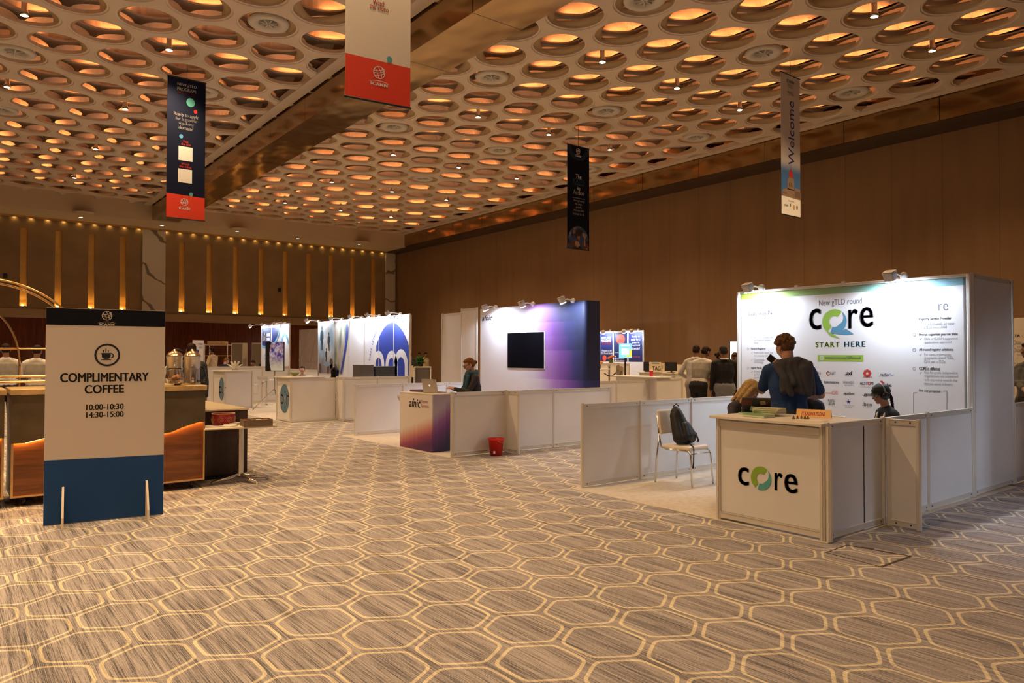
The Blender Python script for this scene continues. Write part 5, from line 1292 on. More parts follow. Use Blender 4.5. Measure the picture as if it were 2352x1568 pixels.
def wave_field(mb, fr, w, vl, vr, v0, e, top=None):
    pts = [(0, v0)] + [(w, v0)] + [(w * (1 - i / 16), vl + (vr - vl) * (1 - math.cos((1 - i / 16) * PI)) / 2 * 1.0) for i in range(17)]
    poly(mb, fr, pts, e)
M_CLOTH_N = mat('navy_cloth', (.009, .013, .036), .7, spec=.08); M_CLOTH_W = mat('cream_cloth', (.80, .74, .66), .7, spec=.08); M_CLOTH_K = mat('midnight_cloth', (.008, .010, .024), .7, spec=.08)
# navy banner with red foot
t, fr, w, h = banner('navy hanging banner asking about a generic top-level domain, red foot with globe mark', ((385, 172), (474, 193), (468, 507), (377, 498)), 18.3, 0, M_CLOTH_N)
b = MB(); wave_field(b, fr, w, fr.uv(380, 442)[1], fr.uv(467, 455)[1], .004, .006); b.build('red_foot', M_ORANGE, t, fixn=False)
b = MB()
for bd, xl, xr, yc, hh, k in (('NEW gTLD', 407, 451.5, 197.5, 8, .012), ('PROGRAM:', 407, 451, 207, 8, .012), ('Ready to apply', 399, 456, 266, 10, .008), ('for a generic', 403, 452, 276, 9.5, .008), ('top-level', 410, 444, 285.6, 9, .008), ('domain?', 410, 444, 294.6, 8.5, .008)): text_px(b, fr, bd, xl, xr, yc, hh, e=.007, bold=k * 9)
globe_mark(b, fr, *fr.uv(423.5, 464), .085, .009); b.build('lettering', M_PRINT_W, t, fixn=False)
b = MB()
for bd, xl, xr, yc, hh in (('Visit', 420, 432.6, 325.6, 5.5), ('the site', 416, 438, 332, 5), ('Watch', 416.5, 434.5, 377, 5), ('the video', 411.6, 439.5, 383, 5)): text_px(b, fr, bd, xl, xr, yc, hh, e=.007)
disc(b, fr, *fr.uv(449, 257), .04, .05, .007); b.build('lettering', M_RED, t, fixn=False)
b = MB(); text_px(b, fr, '2026 ROUND', 407, 451, 215.5, 7, e=.007, bold=0.09); b.build('lettering', mat('print_dark_red', (.16, .012, .02), .6), t, fixn=False)
for px, py, r_, mm in ((437.7, 236, .095, M_TEAL), (416, 313, .043, M_SKYB), (438.7, 447, .042, M_TEAL)):
    b = MB(); disc(b, fr, *fr.uv(px, py), r_, r_ * 1.12, .008); b.build('round_spot', mm, t, fixn=False)
for (x0, y0), (x1, y1) in (((409.6, 336), (442.3, 371)), ((408.4, 387), (441, 421.5))):
    b = MB(); ua, va = fr.uv(x0, y1 - 4); ub, vb = fr.uv(x1, y0 + 4); quad(b, fr, ua, ub, va, vb, .007); b.build('white_square', M_PRINT_W, t, fixn=False)
# white banner with red foot, cut by the top of the picture
t, fr, w, h = banner('large cream hanging banner with a red foot and white globe mark, highest in view', ((796, -390), (943, -360), (943.5, 249), (794.5, 221)), 7.9, -.117, M_CLOTH_W)
b = MB(); wave_field(b, fr, w, fr.uv(795, 122)[1], fr.uv(942, 157)[1], .004, .006); b.build('red_foot', M_ORANGE, t, fixn=False)
b = MB(); text_px(b, fr, 'Watch', 856, 884.5, 7.5, 12, e=.007, bold=0.07); text_px(b, fr, 'the video', 848, 892, 18.5, 12, e=.007, bold=0.07); b.build('lettering', mat('print_brick', (.55, .09, .04), .6), t, fixn=False)
b = MB(); disc(b, fr, *fr.uv(894, 137), .036, .038, .008); b.build('round_spot', M_TEAL, t, fixn=False)
b = MB(); globe_mark(b, fr, *fr.uv(870.5, 167), .076, .008); b.build('globe_mark', M_PRINT_W, t, fixn=False)
# midnight banner
t, fr, w, h = banner('dark hanging banner about community in action, hands photo at its foot', ((1303, 330), (1351, 339), (1355, 575), (1306, 571)), 16.3, 0, M_CLOTH_K)
b = MB(); globe_mark(b, fr, *fr.uv(1327.5, 347), .085, .009)
for bd, xl, xr, yc, hh, k in (('The', 1322, 1335, 406, 11, 0), ('in', 1325.5, 1332, 432.5, 9, 0), ('Action', 1316, 1341.5, 442, 11, .012)): text_px(b, fr, bd, xl, xr, yc, hh, e=.007, bold=k * 9)
b.build('lettering', M_PRINT_W, t, fixn=False)
b = MB(); text_px(b, fr, 'ICANN', 1316, 1341, 415.5, 9, e=.007, bold=0.07); text_px(b, fr, 'Community', 1316, 1341, 424, 6, e=.007); b.build('lettering', mat('print_deep_sky', (.03, .14, .30), .6), t, fixn=False)
b = MB()
for bd, xl, xr, yc in (('Strengthening', 1317, 1342, 462), ('the single,', 1320, 1337, 469.5), ('globally', 1322, 1336, 477), ('interoperable', 1317, 1341, 484), ('Internet for all.', 1316, 1342, 491.5)): text_px(b, fr, bd, xl, xr, yc, 6, e=.007)
u0, v0 = fr.uv(1315, 453); u1, v1 = fr.uv(1343, 453.5); quad(b, fr, u0, u1, v0 - .008, v0 + .008, .007); b.build('small_print', M_LGREY, t, fixn=False)
b = MB(); cu, cv = fr.uv(1330, 551)
for k in range(3): ring(b, fr, w / 2, cv, w * (.455 + .02 * 0 - 0 + .0) + .0 - .035 * k, w * .455 - .035 * k - .012, .007, 30, 0, PI)
for k in range(3): ring(b, fr, w / 2, h - .02, w * .47 - .05 * k, w * .47 - .05 * k - .01, .007, 30, PI, 2 * PI, .95)
b.build('blue_arcs', mat('print_arc_blue', (.05, .17, .36), .6), t, fixn=False)
m, nt, bs, xyz, tc = newmat('hands_print', .6)
vo = nt.nodes.new('ShaderNodeTexVoronoi'); vo.inputs['Scale'].default_value = 6.5; nt.links.new(tc.outputs['Object'], vo.inputs['Vector'])
r = nt.nodes.new('ShaderNodeValToRGB'); r.color_ramp.interpolation = 'CONSTANT'; e_ = r.color_ramp.elements; e_[0].color = (.02, .015, .02, 1); e_[1].position = .75; e_[1].color = (.03, .06, .16, 1)
for pos, c in ((.3, (.30, .14, .08)), (.45, (.10, .04, .025)), (.6, (.38, .22, .15))): q = e_.new(pos); q.color = (*c, 1)
sp = nt.nodes.new('ShaderNodeSeparateXYZ'); nt.links.new(vo.outputs['Color'], sp.inputs[0]); nt.links.new(sp.outputs[0], r.inputs[0]); nt.links.new(r.outputs[0], bs.inputs['Base Color'])
b = MB(); poly(b, fr, [(.004, .02), (w - .004, .02)] + [(w / 2 + (w / 2 - .05) * math.cos(PI * i / 16), cv + (w / 2 - .05) * math.sin(PI * i / 16)) for i in range(17)], .006); b.build('hands_photo', m, t, fixn=False)
# welcome banner
m, nt, bs, xyz, tc = newmat('welcome_cloth', .7)
z = xyz[2]
t, fr, w, h = banner('pale hanging banner reading Welcome upwards over a domed tower', ((1793, 164), (1836.5, 182), (1838, 499), (1793, 492)), 9.4, 0, m)
zb = -(h - fr.uv(1815, 398)[1]); zt_ = -(h - fr.uv(1815, 366)[1])
nt.links.new(mixc(nt, z.step(zb, zt_), (.045, .15, .40), (.66, .63, .66)), bs.inputs['Base Color'])
v_top = fr.uv(1815, 231)[1]; v_bot = fr.uv(1815, 379)[1]; ua = fr.uv(1810, 300)[0]; ub = fr.uv(1824, 300)[0]
b = MB(); put_text(b, fr, 'Welcome', ua, ub, v_bot, v_top, e=.007, rot=1); b.build('lettering', mat('print_ultramarine', (.02, .045, .26), .6), t, fixn=False)
b = MB(); text_px(b, fr, 'ICANN', 1806.7, 1823.6, 188, 7, e=.007, bold=0.09); text_px(b, fr, 'COMMUNITY', 1808, 1822.5, 196, 4, e=.007); text_px(b, fr, 'FORUM', 1810, 1821, 201.5, 4, e=.007); text_px(b, fr, 'MUMBAI', 1809, 1822, 214.5, 5, e=.007)
band(b, fr, [fr.uv(x, y) for x, y in ((1807.5, 209), (1824, 213), (1824, 221), (1807.5, 217), (1807.5, 209))], .008, .007); b.build('lettering', M_GREYINK, t, fixn=False)
b = MB(); quad(b, fr, .002, w - .002, .004, fr.uv(1793, 448)[1], .006); b.build('white_foot', M_PRINT_W, t, fixn=False)
ST = mat('print_stone', (.26, .17, .12), .7); vb = fr.uv(1815, 449)[1]; vs_ = fr.uv(1815, 434)[1]; vt = fr.uv(1815, 412)[1]
b = MB(); poly(b, fr, [(.01, vb - .04), (w - .005, vb - .06), (w - .005, vs_ + .03), (w * .72, vs_ + .05), (w * .72, vs_), (w * .3, vs_), (w * .12, vs_ - .03), (.01, vs_ - .10)], .007)
poly(b, fr, [(w * .30, vs_ - .02), (w * .68, vs_ - .02), (w * .66, vt), (w * .56, vt + .06), (w * .42, vt + .06), (w * .32, vt)], .007)
b.build('tower_print', ST, t, fixn=False)
b = MB(); poly(b, fr, [(w * .37, vt + .05), (w * .62, vt + .05)] + [(w * .495 + w * .125 * math.cos(PI * i / 10), vt + .06 + .17 * math.sin(PI * i / 10)) for i in range(11)], .008); poly(b, fr, [(w * .485, vt + .2), (w * .505, vt + .2), (w * .495, vt + .40)], .008); b.build('dome_print', mat('print_dome_red', (.42, .03, .03), .6), t, fixn=False)
b = MB()
for k in range(7): quad(b, fr, w * (.70 + .04 * k), w * (.718 + .04 * k), vb - .02, vs_ - .02, .0085)
for k in range(4): quad(b, fr, w * (.06 + .06 * k), w * (.085 + .06 * k), vb + .01, vs_ - .10, .0085)
for k in range(2): quad(b, fr, w * (.40 + .1 * k), w * (.45 + .1 * k), vs_ + .05, vt - .08, .0085)
b.build('window_print', mat('print_shadow_brown', (.05, .03, .022), .7), t, fixn=False)
b = MB(); text_px(b, fr, 'Hosted by', 1810.5, 1823.5, 462.5, 4, e=.008); text_px(b, fr, 'nixi', 1801, 1809.5, 470.5, 6, e=.008, bold=0.09); text_px(b, fr, '1', 1814, 1816, 471, 7, e=.008); disc(b, fr, *fr.uv(1830, 477), .035, .05, .008); b.build('lettering', M_GREYINK, t, fixn=False)
b = MB(); disc(b, fr, *fr.uv(1823, 476.5), .035, .06, .008); b.build('round_spot', mat('print_ochre', (.62, .34, .04), .6), t, fixn=False)

# ------------------------------------------------------------------ coffee sign
P0, P1 = at_z(99, 1208), at_z(374.5, 1180.5)
d = (P1 - P0); WS = d.length; d.normalize(); nrm = Vector((d.y, -d.x, 0))
t = thing('coffee_sign', 'tall board sign offering complimentary coffee, navy head, blue foot, two fin feet', 'sign', P0.lerp(P1, .5))
rz = math.atan2(d.y, d.x); c = P0.lerp(P1, .5)
b = MB(); b.box((c.x, c.y, 1.004), (WS, .02, 2.0), rz, .001); b.build('board', mat('sign_board', (.68, .60, .54), .6), t)
fr = Face(P0 + nrm * .0102, d)
z1 = fr.uv(240, 748)[1]; zl = fr.uv(99, 1058)[1]; zr = fr.uv(375, 1043.5)[1]
b = MB(); quad(b, fr, 0.001, WS - .001, z1, 2.002, .001); b.build('navy_head_band', mat('sign_navy', (.006, .007, .013), .6, spec=.15), t, fixn=False)
b = MB(); poly(b, fr, [(.001, .006), (WS - .001, .006), (WS - .001, zr), (.001, zl)], .001); b.build('blue_foot_band', mat('sign_blue', (.020, .075, .235), .6, spec=.15), t, fixn=False)
b = MB()
for bd, xl, xr, yc, hh in (('COMPLIMENTARY', 138, 342, 866, 20), ('COFFEE', 194, 285, 893, 19), ('10:00-10:30', 198, 284, 934, 13), ('14:30-15:00', 198, 284, 951.5, 13)): text_px(b, fr, bd, xl, xr, yc, hh, e=.002, bold=0.11)
b.build('lettering', M_INK, t, fixn=False)
uc, vc = fr.uv(246.5, 815); R0 = .108; b = MB(); ring(b, fr, uc, vc, R0, R0 * .84, .002)
poly(b, fr, [(uc - .048, vc + .012), (uc + .030, vc + .012), (uc + .026, vc - .022), (uc + .008, vc - .036), (uc - .026, vc - .036), (uc - .044, vc - .022)], .002)
ring(b, fr, uc + .032, vc - .006, .024, .014, .002, 20, -PI / 2, PI / 2); quad(b, fr, uc - .05, uc + .032, vc - .048, vc - .041, .002)
for k in (-1, 0, 1): quad(b, fr, uc - .012 + .02 * k - .004, uc - .012 + .02 * k + .004, vc + .024, vc + (.062 if k == 0 else .048), .002)
band(b, fr, [(uc - .05, vc + .016), (uc + .034, vc + .016)], .006, .002); b.build('cup_emblem', M_INK, t, fixn=False)
b = MB(); globe_mark(b, fr, *fr.uv(246, 725), .044, .002); b.build('globe_mark', mat('sign_pale', (.70, .62, .55), .6), t, fixn=False)
for px in (144.5, 336):
    u_, _ = fr.uv(px, 1150); b = MB(); o = fr.p(u_, 0, 0)
    b.prism([(-.10, 0), (.26, 0), (.24, .10), (.14, .24), (.05, .34), (.0, .345), (.0, .345), (-.03, .30), (-.10, .05)], nrm, (0, 0, 1), o - d * .009 + Vector((0, 0, .002)), d, .018); b.build('fin_foot', mat('foam_board_edge', (.72, .62, .50), .6), t)

# ------------------------------------------------------------------ coffee bar
M_OLIVE = mat('olive_bronze_panel', (.115, .085, .048), .35, .4, var=.2, vscale=5)
M_WOOD = wood_material('red_brown_veneer', (.13, .045, .014), (.24, .09, .03), .35, 0, .6)
M_LED = mat('amber_led', (1, .7, .3), .4, emit=(1, .42, .09), estr=75)
YB = 9.06
def bar_unit(label, x0, x1, wave):
    t = thing('bar_counter', label, 'bar counter', ((x0 + x1) / 2, YB + .35, 0), 'wood and bronze bar units')
    b = MB(); b.bb(x0, x1, YB + .05, YB + .70, .10, 1.15); b.build('body', M_WOOD, t)
    pts = [(x0, 1.155)] + [(x0 + (x1 - x0) * f, z) for f, z in wave] + [(x1, 1.155)]
    b = MB(); b.prism([(p[0], p[1]) for p in pts], (1, 0, 0), (0, 0, 1), (0, YB, 0), (0, 1, 0), .02); b.build('upper_panel', M_OLIVE, t)
    b = MB(); b.bb(x0 - .015, x1 + .015, YB - .02, YB + .76, 1.155, 1.215, .008); b.build('counter_top', mat('brass_edge_top', (.62, .43, .20), .35, .35, var=.2, vscale=9), t)
    b = MB(); b.tube([(x0 + .02 + (x1 - x0 - .04) * f, YB + .036, z + .004) for f, z in wave], .006, 6); b.build('light_strip', M_LED, t)
    for x in (x0 + .01, x1 - .01):
        b = MB(); b.box((x, YB + .03, .62), (.02, .05, 1.04)); b.build('edge_strip', M_BRASS, t)
    b = MB(); b.bb(x0, x1, YB + .02, YB + .06, .095, .115); b.build('plinth_strip', M_BRASS, t)
    for x in (x0 + .12, x1 - .12):
        for y in (YB + .12, YB + .6): b = MB(); b.lathe([(.001, -.018), (.045, -.018), (.045, .018), (.001, .018)], (x, y, .047), 14, M=Matrix.Rotation(PI / 2, 4, 'Y')); b.box((x, y, .085), (.03, .05, .04)); b.build('caster', M_BLACK, t)
    return t
def zf(px, py): return at_y(px, py, YB).z
WV = [(0, zf(28, 1019)), (.06, zf(30, 1019)), (.13, zf(57, 1011)), (.26, zf(99, 996)), (.42, zf(180, 985)), (.60, zf(270, 992)), (.72, zf(330, 1000)), (.80, zf(377, 994)), (.87, zf(402, 982)), (.95, zf(440, 971)), (1.0, zf(463, 968))]
bar_unit('bar unit behind the coffee sign, amber light wave across its front', .56, 2.455, WV)
bar_unit('bar unit cut by the picture edge, beside the one behind the coffee sign', -1.42, .50, [(0, .75), (.2, .70), (.5, .62), (.8, .66), (.95, .72), (1.0, .72)])
t = thing('side_cabinet', 'low dark wood cabinet with cream top at the end of the bar', 'cabinet', (2.85, 10.1, 0))
b = MB(); b.bb(2.50, 3.115, 9.56, 12.0, .06, .86, .004); b.build('body', wood_material('dark_wenge', (.028, .011, .006), (.055, .022, .010), .4, 2, .6), t)
b = MB(); b.bb(2.485, 3.125, 9.55, 12.02, .862, .885, .004); b.build('cabinet_top', mat('cream_stone', (.72, .62, .46), .25), t)
b = MB(); b.bb(2.52, 3.09, 9.60, 11.98, .004, .058); b.build('plinth', M_DARK, t)
# flip-top side table with its things
TX, TY, TZ = 2.92, 9.22, .70
t = thing('side_table', 'small cream flip-top table on a splayed metal foot beside the bar', 'table', (TX, TY, 0))
b = MB(); b.box((TX - .03, TY, TZ - .011), (.84, .46, .022), -.12, .008); b.build('table_top', mat('cream_laminate', (.74, .66, .52), .4), t)
b = MB(); b.cone((TX, TY, .08), (TX, TY, TZ - .025), .036, .036, 20); b.build('column', M_STEEL, t)
for a in (-.05, -1.25, PI - .05, PI - 1.25):
    b = MB(); e_ = Vector((TX + .33 * math.cos(a), TY + .33 * math.sin(a), .03)); b.tube([(TX, TY, .10), Vector((TX, TY, .075)).lerp(e_, .5), e_], [.026, .022, .015], 8); b.lathe([(.001, -.028), (.018, -.028), (.02, 0), (.001, 0)], e_, 10); b.build('foot', M_CHROME, t)
def on_table(px, py): return at_z(px, py, TZ + .001)
p = on_table(513, 975); t = thing('basket', 'round red beaded basket with gold diamonds on the small side table', 'basket', p)
b = MB(); b.lathe([(.001, .004), (.125, .0), (.138, .05), (.14, .10), (.138, .135), (.132, .14), (.128, .135), (.13, .05), (.001, .01)], p, 36); b.build('body', mat('red_beads', (.30, .010, .018), .45, bump=.8, bscale=140), t)
g = MB()
for k in range(8):
    a0 = k * PI / 4 + .25
    for i in range(-3, 4):
        for j in range(-3, 4):
            if abs(i) + abs(j) in (3, 1): a = a0 + i * .075; g.ball(p + Vector((.1405 * math.cos(a), .1405 * math.sin(a), .07 + j * .014)), .0045, 6)
g.build('diamond_beads', mat('gold_beads', (.70, .45, .16), .35, .3), t)
b = MB(); b.tube([p + Vector((.135 * math.cos(a), .135 * math.sin(a), .14)) for a in [2 * PI * i / 30 for i in range(30)]], .007, 6, True); b.build('rim', mat('pale_beads', (.55, .30, .22), .4), t)
for k in range(3):
    q = on_table(524 + 5 * k, 979 - 2 * k); b = MB(); b.box((q.x, q.y, TZ + .006 + .009 * k), (.15, .15, .007), .5 + .7 * k); tag(b.build('paper_napkin', mat('white_napkin', (.80, .74, .62), .8), None, at=(q.x, q.y, TZ + .002 + .009 * k)), 'cream paper napkin before the red basket, ' + ('bottom', 'middle', 'top')[k] + ' of the fanned stack', 'napkin', 'napkins on the side table')
q = on_table(594, 977); t = thing('sachet_box', 'shallow brown box of sachets at the end of the small side table', 'box', q)
b = MB(); T0 = Matrix.Translation((q.x - .02, q.y + .02, TZ + .001)) @ Matrix.Rotation(-.12, 4, 'Z'); b.T = T0
for dx_, dy_, sx, sy in ((0, -.115, .34, .01), (0, .115, .34, .01), (-.165, 0, .01, .23), (.165, 0, .01, .23)): b.box((dx_, dy_, .04), (sx, sy, .08))
b.box((0, 0, .006), (.33, .22, .01)); b.build('tray', mat('taupe_leather', (.18, .12, .075), .5), t)
rnd = random.Random(5); SC = [mat('sachet_a', (.75, .66, .50), .5), mat('sachet_b', (.45, .16, .08), .5), mat('sachet_c', (.20, .12, .07), .5)]
for i in range(4):
    for j in range(2):
        b = MB(); b.T = T0 @ Matrix.Translation((-.12 + .08 * i, -.05 + .1 * j, .062)) @ Matrix.Rotation(rnd.uniform(-.4, .4), 4, 'Z'); b.box((0, 0, 0), (.055, .08, .02), 0, .004); b.T = Matrix(); tag(b.build('sachet', SC[(i + j) % 3], None, at=T0 @ Vector((-.12 + .08 * i, -.05 + .1 * j, .05))), 'small sachet lying in the brown box on the side table', 'sachet', 'sachets in the brown box')
q = on_table(556, 968); t = thing('stirrer_cup', 'holder of wooden stirrers behind the brown sachet box', 'holder', q)
b = MB(); b.box(q + Vector((.02, .06, .035)), (.10, .06, .07), -.1, .004); b.build('holder', mat('pale_wood', (.62, .42, .20), .5), t)
for k in range(6): b = MB(); b.box(q + Vector((-.015 + .014 * k, .06, .085 + .008 * (k % 3))), (.008, .014, .08), .1 * k); b.build('stirrer', mat('pale_wood'), t)
# on and behind the bar
ZB = 1.216
q = at_z(424, 884, ZB); q.x, q.y = 2.14, YB + .10; t = thing('cookie_jar', 'round glass jar of cookies on the bar end', 'jar', q)
gl = mat('clear_glass', (1, 1, 1), .02, trans=1.0); b = MB(); b.lathe([(.055, .003), (.085, .03), (.103, .08), (.098, .125), (.072, .17), (.062, .185), (.068, .20), (.065, .20), (.058, .185), (.068, .168), (.093, .124), (.098, .08), (.081, .034), (.05, .008), (.001, .008), (.001, .003), (.055, .003)], q, 32); b.build('glass', gl, t)
rnd = random.Random(11)
for k in range(9):
    c = q + Vector((.045 * math.cos(k * 2.4) * (k % 3 > 0), .045 * math.sin(k * 2.4) * (k % 3 > 0), .03 + .009 * k)); b = MB(); b.lathe([(.001, .010), (.028, .008), (.034, 0), (.028, -.006), (.001, -.006)], c, 14, M=Euler((rnd.uniform(-.7, .7), rnd.uniform(-.7, .7), 0)).to_matrix().to_4x4())
    tag(b.build('cookie', mat('biscuit', (.42, .17, .05), .7, var=.3, vscale=40), None, at=c), 'round brown cookie inside the glass jar on the bar', 'cookie', 'cookies in the glass jar')
q = at_z(392, 886, ZB); b = MB(); b.box((q.x, max(q.y, YB + .1), ZB + .012), (.13, .12, .022), 0, .004); tag(b.build('napkin_pad', mat('cream_paper'), None, at=(q.x, q.y, ZB)), 'flat cream pad on the bar beside the glass jar', 'napkins')
def urn(label, p, w):
    p = Vector(p); t = thing('coffee_urn', label, 'coffee urn', p, 'steel coffee urns')
    b = MB(); b.lathe([(.001, 0), (w, 0), (w, .02), (w * .96, .03), (w * .96, .32), (w * 1.02, .33), (w * 1.02, .345), (w * .9, .35)], p, 32); b.build('body', M_STEEL, t)
    b = MB(); b.lathe([(w * .98, .35), (w * .8, .375), (w * .35, .40), (.02, .404), (.022, .42), (.001, .425)], p, 32); b.build('lid', mat('gold_steel', (.72, .55, .32), .2, 1.0), t)
    v = Vector((-.2, -.98, 0)); b = MB(); b.ball(p + v * (w * 1.02) + Vector((0, 0, .23)), .016, 10); b.build('clasp', M_CHROME, t)
    b = MB(); b.tube([p + v * w + Vector((0, 0, .07)), p + v * (w + .08) + Vector((0, 0, .07)), p + v * (w + .09) + Vector((0, 0, .03))], .014, 8); b.build('tap', M_CHROME, t)
    return t, p
urn('steel coffee urn with golden lid, nearer the coffee sign', (2.235, 9.60, 1.217), .094)
t, p = urn('steel coffee urn with golden lid, at the bar end', (2.405, 9.46, 1.217), .098)
b = MB(); b.tube([p + Vector((.09, .02, .22)), p + Vector((.14, .02, .19)), p + Vector((.16, .02, .10)), p + Vector((.145, .01, .03)), p + Vector((.03, -.12, .04))], .014, 8); b.build('carry_handle', M_BLACK, t)
t = thing('glass_guard', 'clear glass guard shelf with upright end pane on the bar', 'glass shelf', (2.2, 9.5, ZB))
b = MB(); b.bb(1.75, 2.44, 9.22, 9.345, 1.405, 1.413); b.build('shelf_pane', gl, t)
b = MB(); b.bb(2.432, 2.440, 9.22, 9.345, ZB + .002, 1.405); b.build('end_pane', gl, t)
for x, y in ((1.78, 9.33), (2.42, 9.33)): b = MB(); b.cone((x, y, ZB + .001), (x, y, 1.405), .008, .008, 8); b.build('upright', M_CHROME, t)
# brass hoop cart
YH = 9.98
t = thing('hoop_cart', 'brass serving cart with tall hoops and glass shelves behind the bar', 'cart', (0.2, YH, 0))
def hp(px, py, y): q = at_y(px, py, y); return q
c0 = hp(-60, 840, YH); rx = hp(45, 840, YH).x - c0.x; rzz = hp(-60, 700, YH).z - c0.z
pts = [Vector((c0.x + rx * math.cos(a), YH, c0.z + rzz * math.sin(a))) for a in [PI * i / 28 for i in range(29)]]
pts = [Vector((c0.x + rx, YH, .75))] + pts + [Vector((c0.x - rx, YH, .75))]
b = MB()
for i in range(len(pts) - 1):
    a_, c_ = pts[i], pts[i + 1]; dd = (c_ - a_); b.box((a_ + c_) / 2, (dd.length * 1.03, .10, .014), rot=Matrix.Rotation(-math.atan2(dd.z, dd.x), 4, 'Y'))
b.build('broad_hoop', M_BRASS, t)
for off in (0, 9):
    c1 = hp(-40, 860, YH + .35); R1 = (hp(-40, 860 - 222 + off, YH + .35).z - c1.z); b = MB(); b.tube([(c1.x + R1 * math.cos(a), YH + .35 + .02 * (off > 0), c1.z + R1 * math.sin(a)) for a in [-.15 + (PI + .3) * i / 40 for i in range(41)]], .012, 8); b.build('slim_hoop', M_BRASS, t)
for z, y0, nm in ((hp(70, 801, YH).z, YH + .06, 'shelf_rail'), (hp(50, 863, YH).z, YH - .22, 'shelf_rail'), (hp(50, 875, YH).z, YH - .22, 'shelf_rail')):
    b = MB(); b.cone((c0.x - rx, y0, z), (c0.x + rx + .45, y0, z), .012, .012, 8); b.build(nm, M_BRASS, t)
b = MB(); zz_ = hp(50, 869, YH).z; b.bb(c0.x - rx, c0.x + rx + .45, YH - .2, YH + .30, zz_ - .012, zz_); b.build('shelf_pane', gl, t)
b = MB(); b.bb(c0.x - rx, c0.x + rx + .45, YH + .08, YH + .32, hp(70, 801, YH).z - .01, hp(70, 801, YH).z); b.build('shelf_pane', gl, t)
for x in (c0.x - rx, c0.x + rx + .45):
    for y in (YH - .22, YH + .24): b = MB(); b.cone((x, y, .01), (x, y, hp(70, 801, YH).z if y > YH else zz_), .014, .014, 8); b.build('upright', M_BRASS, t)
# ------------------------------------------------------------------ far end by the red wood wall
p = at_d(455, 806, 17.5); t = thing('poster_stand', 'white printed poster board seen behind the coffee urns', 'poster', (p.x, p.y, 0))
zt = at_d(455, 781, 17.5).z; uxp = Vector((.95, .3, 0)).normalized(); b = MB(); b.box((p.x, p.y, zt / 2 + .003), (.27, .03, zt - .005), math.atan2(uxp.y, uxp.x)); b.build('board', M_PRINT_W, t)
fp = Face(Vector((p.x, p.y, 0)) - uxp * .135 + Vector((uxp.y, -uxp.x, 0)) * .016, uxp); b = MB(); put_text(b, fp, 'MUMBAI', .12, .24, zt - .12, zt - .07, .002); put_text(b, fp, 'EVENTS', .14, .24, zt - .20, zt - .15, .002); quad(b, fp, .02, .06, zt - .14, zt - .10, .002); quad(b, fp, .09, .14, zt - .34, zt - .23, .002); quad(b, fp, .09, .12, zt - .42, zt - .36, .002); b.build('lettering', M_BLUE, t, fixn=False)
p0, p1 = at_d(470, 840, 28.5), at_d(522, 840, 28.5); t = thing('wire_rack', 'white metal rack with three shelves against the red wood wall', 'rack', (p0.lerp(p1, .5).x, p0.y, 0))
dd = (p1 - p0); LR = dd.length; dd.normalize(); rzr = math.atan2(dd.y, dd.x); cc = p0.lerp(p1, .5); nn = Vector((-dd.y, dd.x, 0)); ztop = at_d(496, 789, 28.5).z
for e in (-.5, .5):
    for g_ in (0, .45): q = cc + dd * (LR * e) + nn * g_; b = MB(); b.cone((q.x, q.y, .01), (q.x, q.y, ztop), .02, .02, 8); b.build('upright', mat('white_metal', (.55, .50, .45), .5), t)
for k in range(4): q = cc + nn * .22; b = MB(); b.box((q.x, q.y, ztop - .05 - .42 * k), (LR, .46, .03), rzr); b.build('shelf', mat('rack_shelf', (.50, .34, .18), .6), t)
for k in range(3): q = cc + nn * .2 + dd * (LR * (-.32 + .3 * k)); b = MB(); b.box((q.x, q.y, ztop + .03), (.2, .3, .12), rzr, .03); tag(b.build('folded_cloth', mat('tan_cloth', (.40, .26, .12), .8), None, at=(q.x, q.y, ztop - .03)), 'tan bundle on top of the white metal rack, ' + ('at the urn end', 'in the middle', 'at the locker end')[k], 'bundle', 'bundles on the rack top')
for k, (a, c) in enumerate(((536, 563), (583, 607))):
    p0, p1 = at_d(a, 840, 33), at_d(c, 840, 33); cc = p0.lerp(p1, .5); dd = (p1 - p0); LR = dd.length; rzr = math.atan2(dd.y, dd.x); dd.normalize(); zt = at_d(a, 787, 33).z; fw = Vector((dd.y, -dd.x, 0))
    t = thing('warming_cabinet', 'tall grey metal cabinet by the red wood wall, ' + ('beside the white rack', 'half hidden by the navy circle wall')[k], 'cabinet', (cc.x, cc.y, 0), 'tall metal cabinets at the back')
    b = MB(); b.box((cc.x, cc.y, zt / 2), (LR, .6, zt - .02), rzr, .01); b.build('body', mat('cabinet_frame', (.42, .36, .30), .5), t)
    q = cc + fw * .305; b = MB(); b.box((q.x, q.y, zt / 2 + .05), (LR * .86, .015, zt - .25), rzr); b.build('door', mat('cabinet_door', (.20, .17, .13), .5), t)
    for e in (-.36, .36): q = cc + fw * .318 + dd * (LR * e); b = MB(); b.box((q.x, q.y, 1.1), (.10, .02, .16), rzr); b.build('handle', M_BLACK, t)
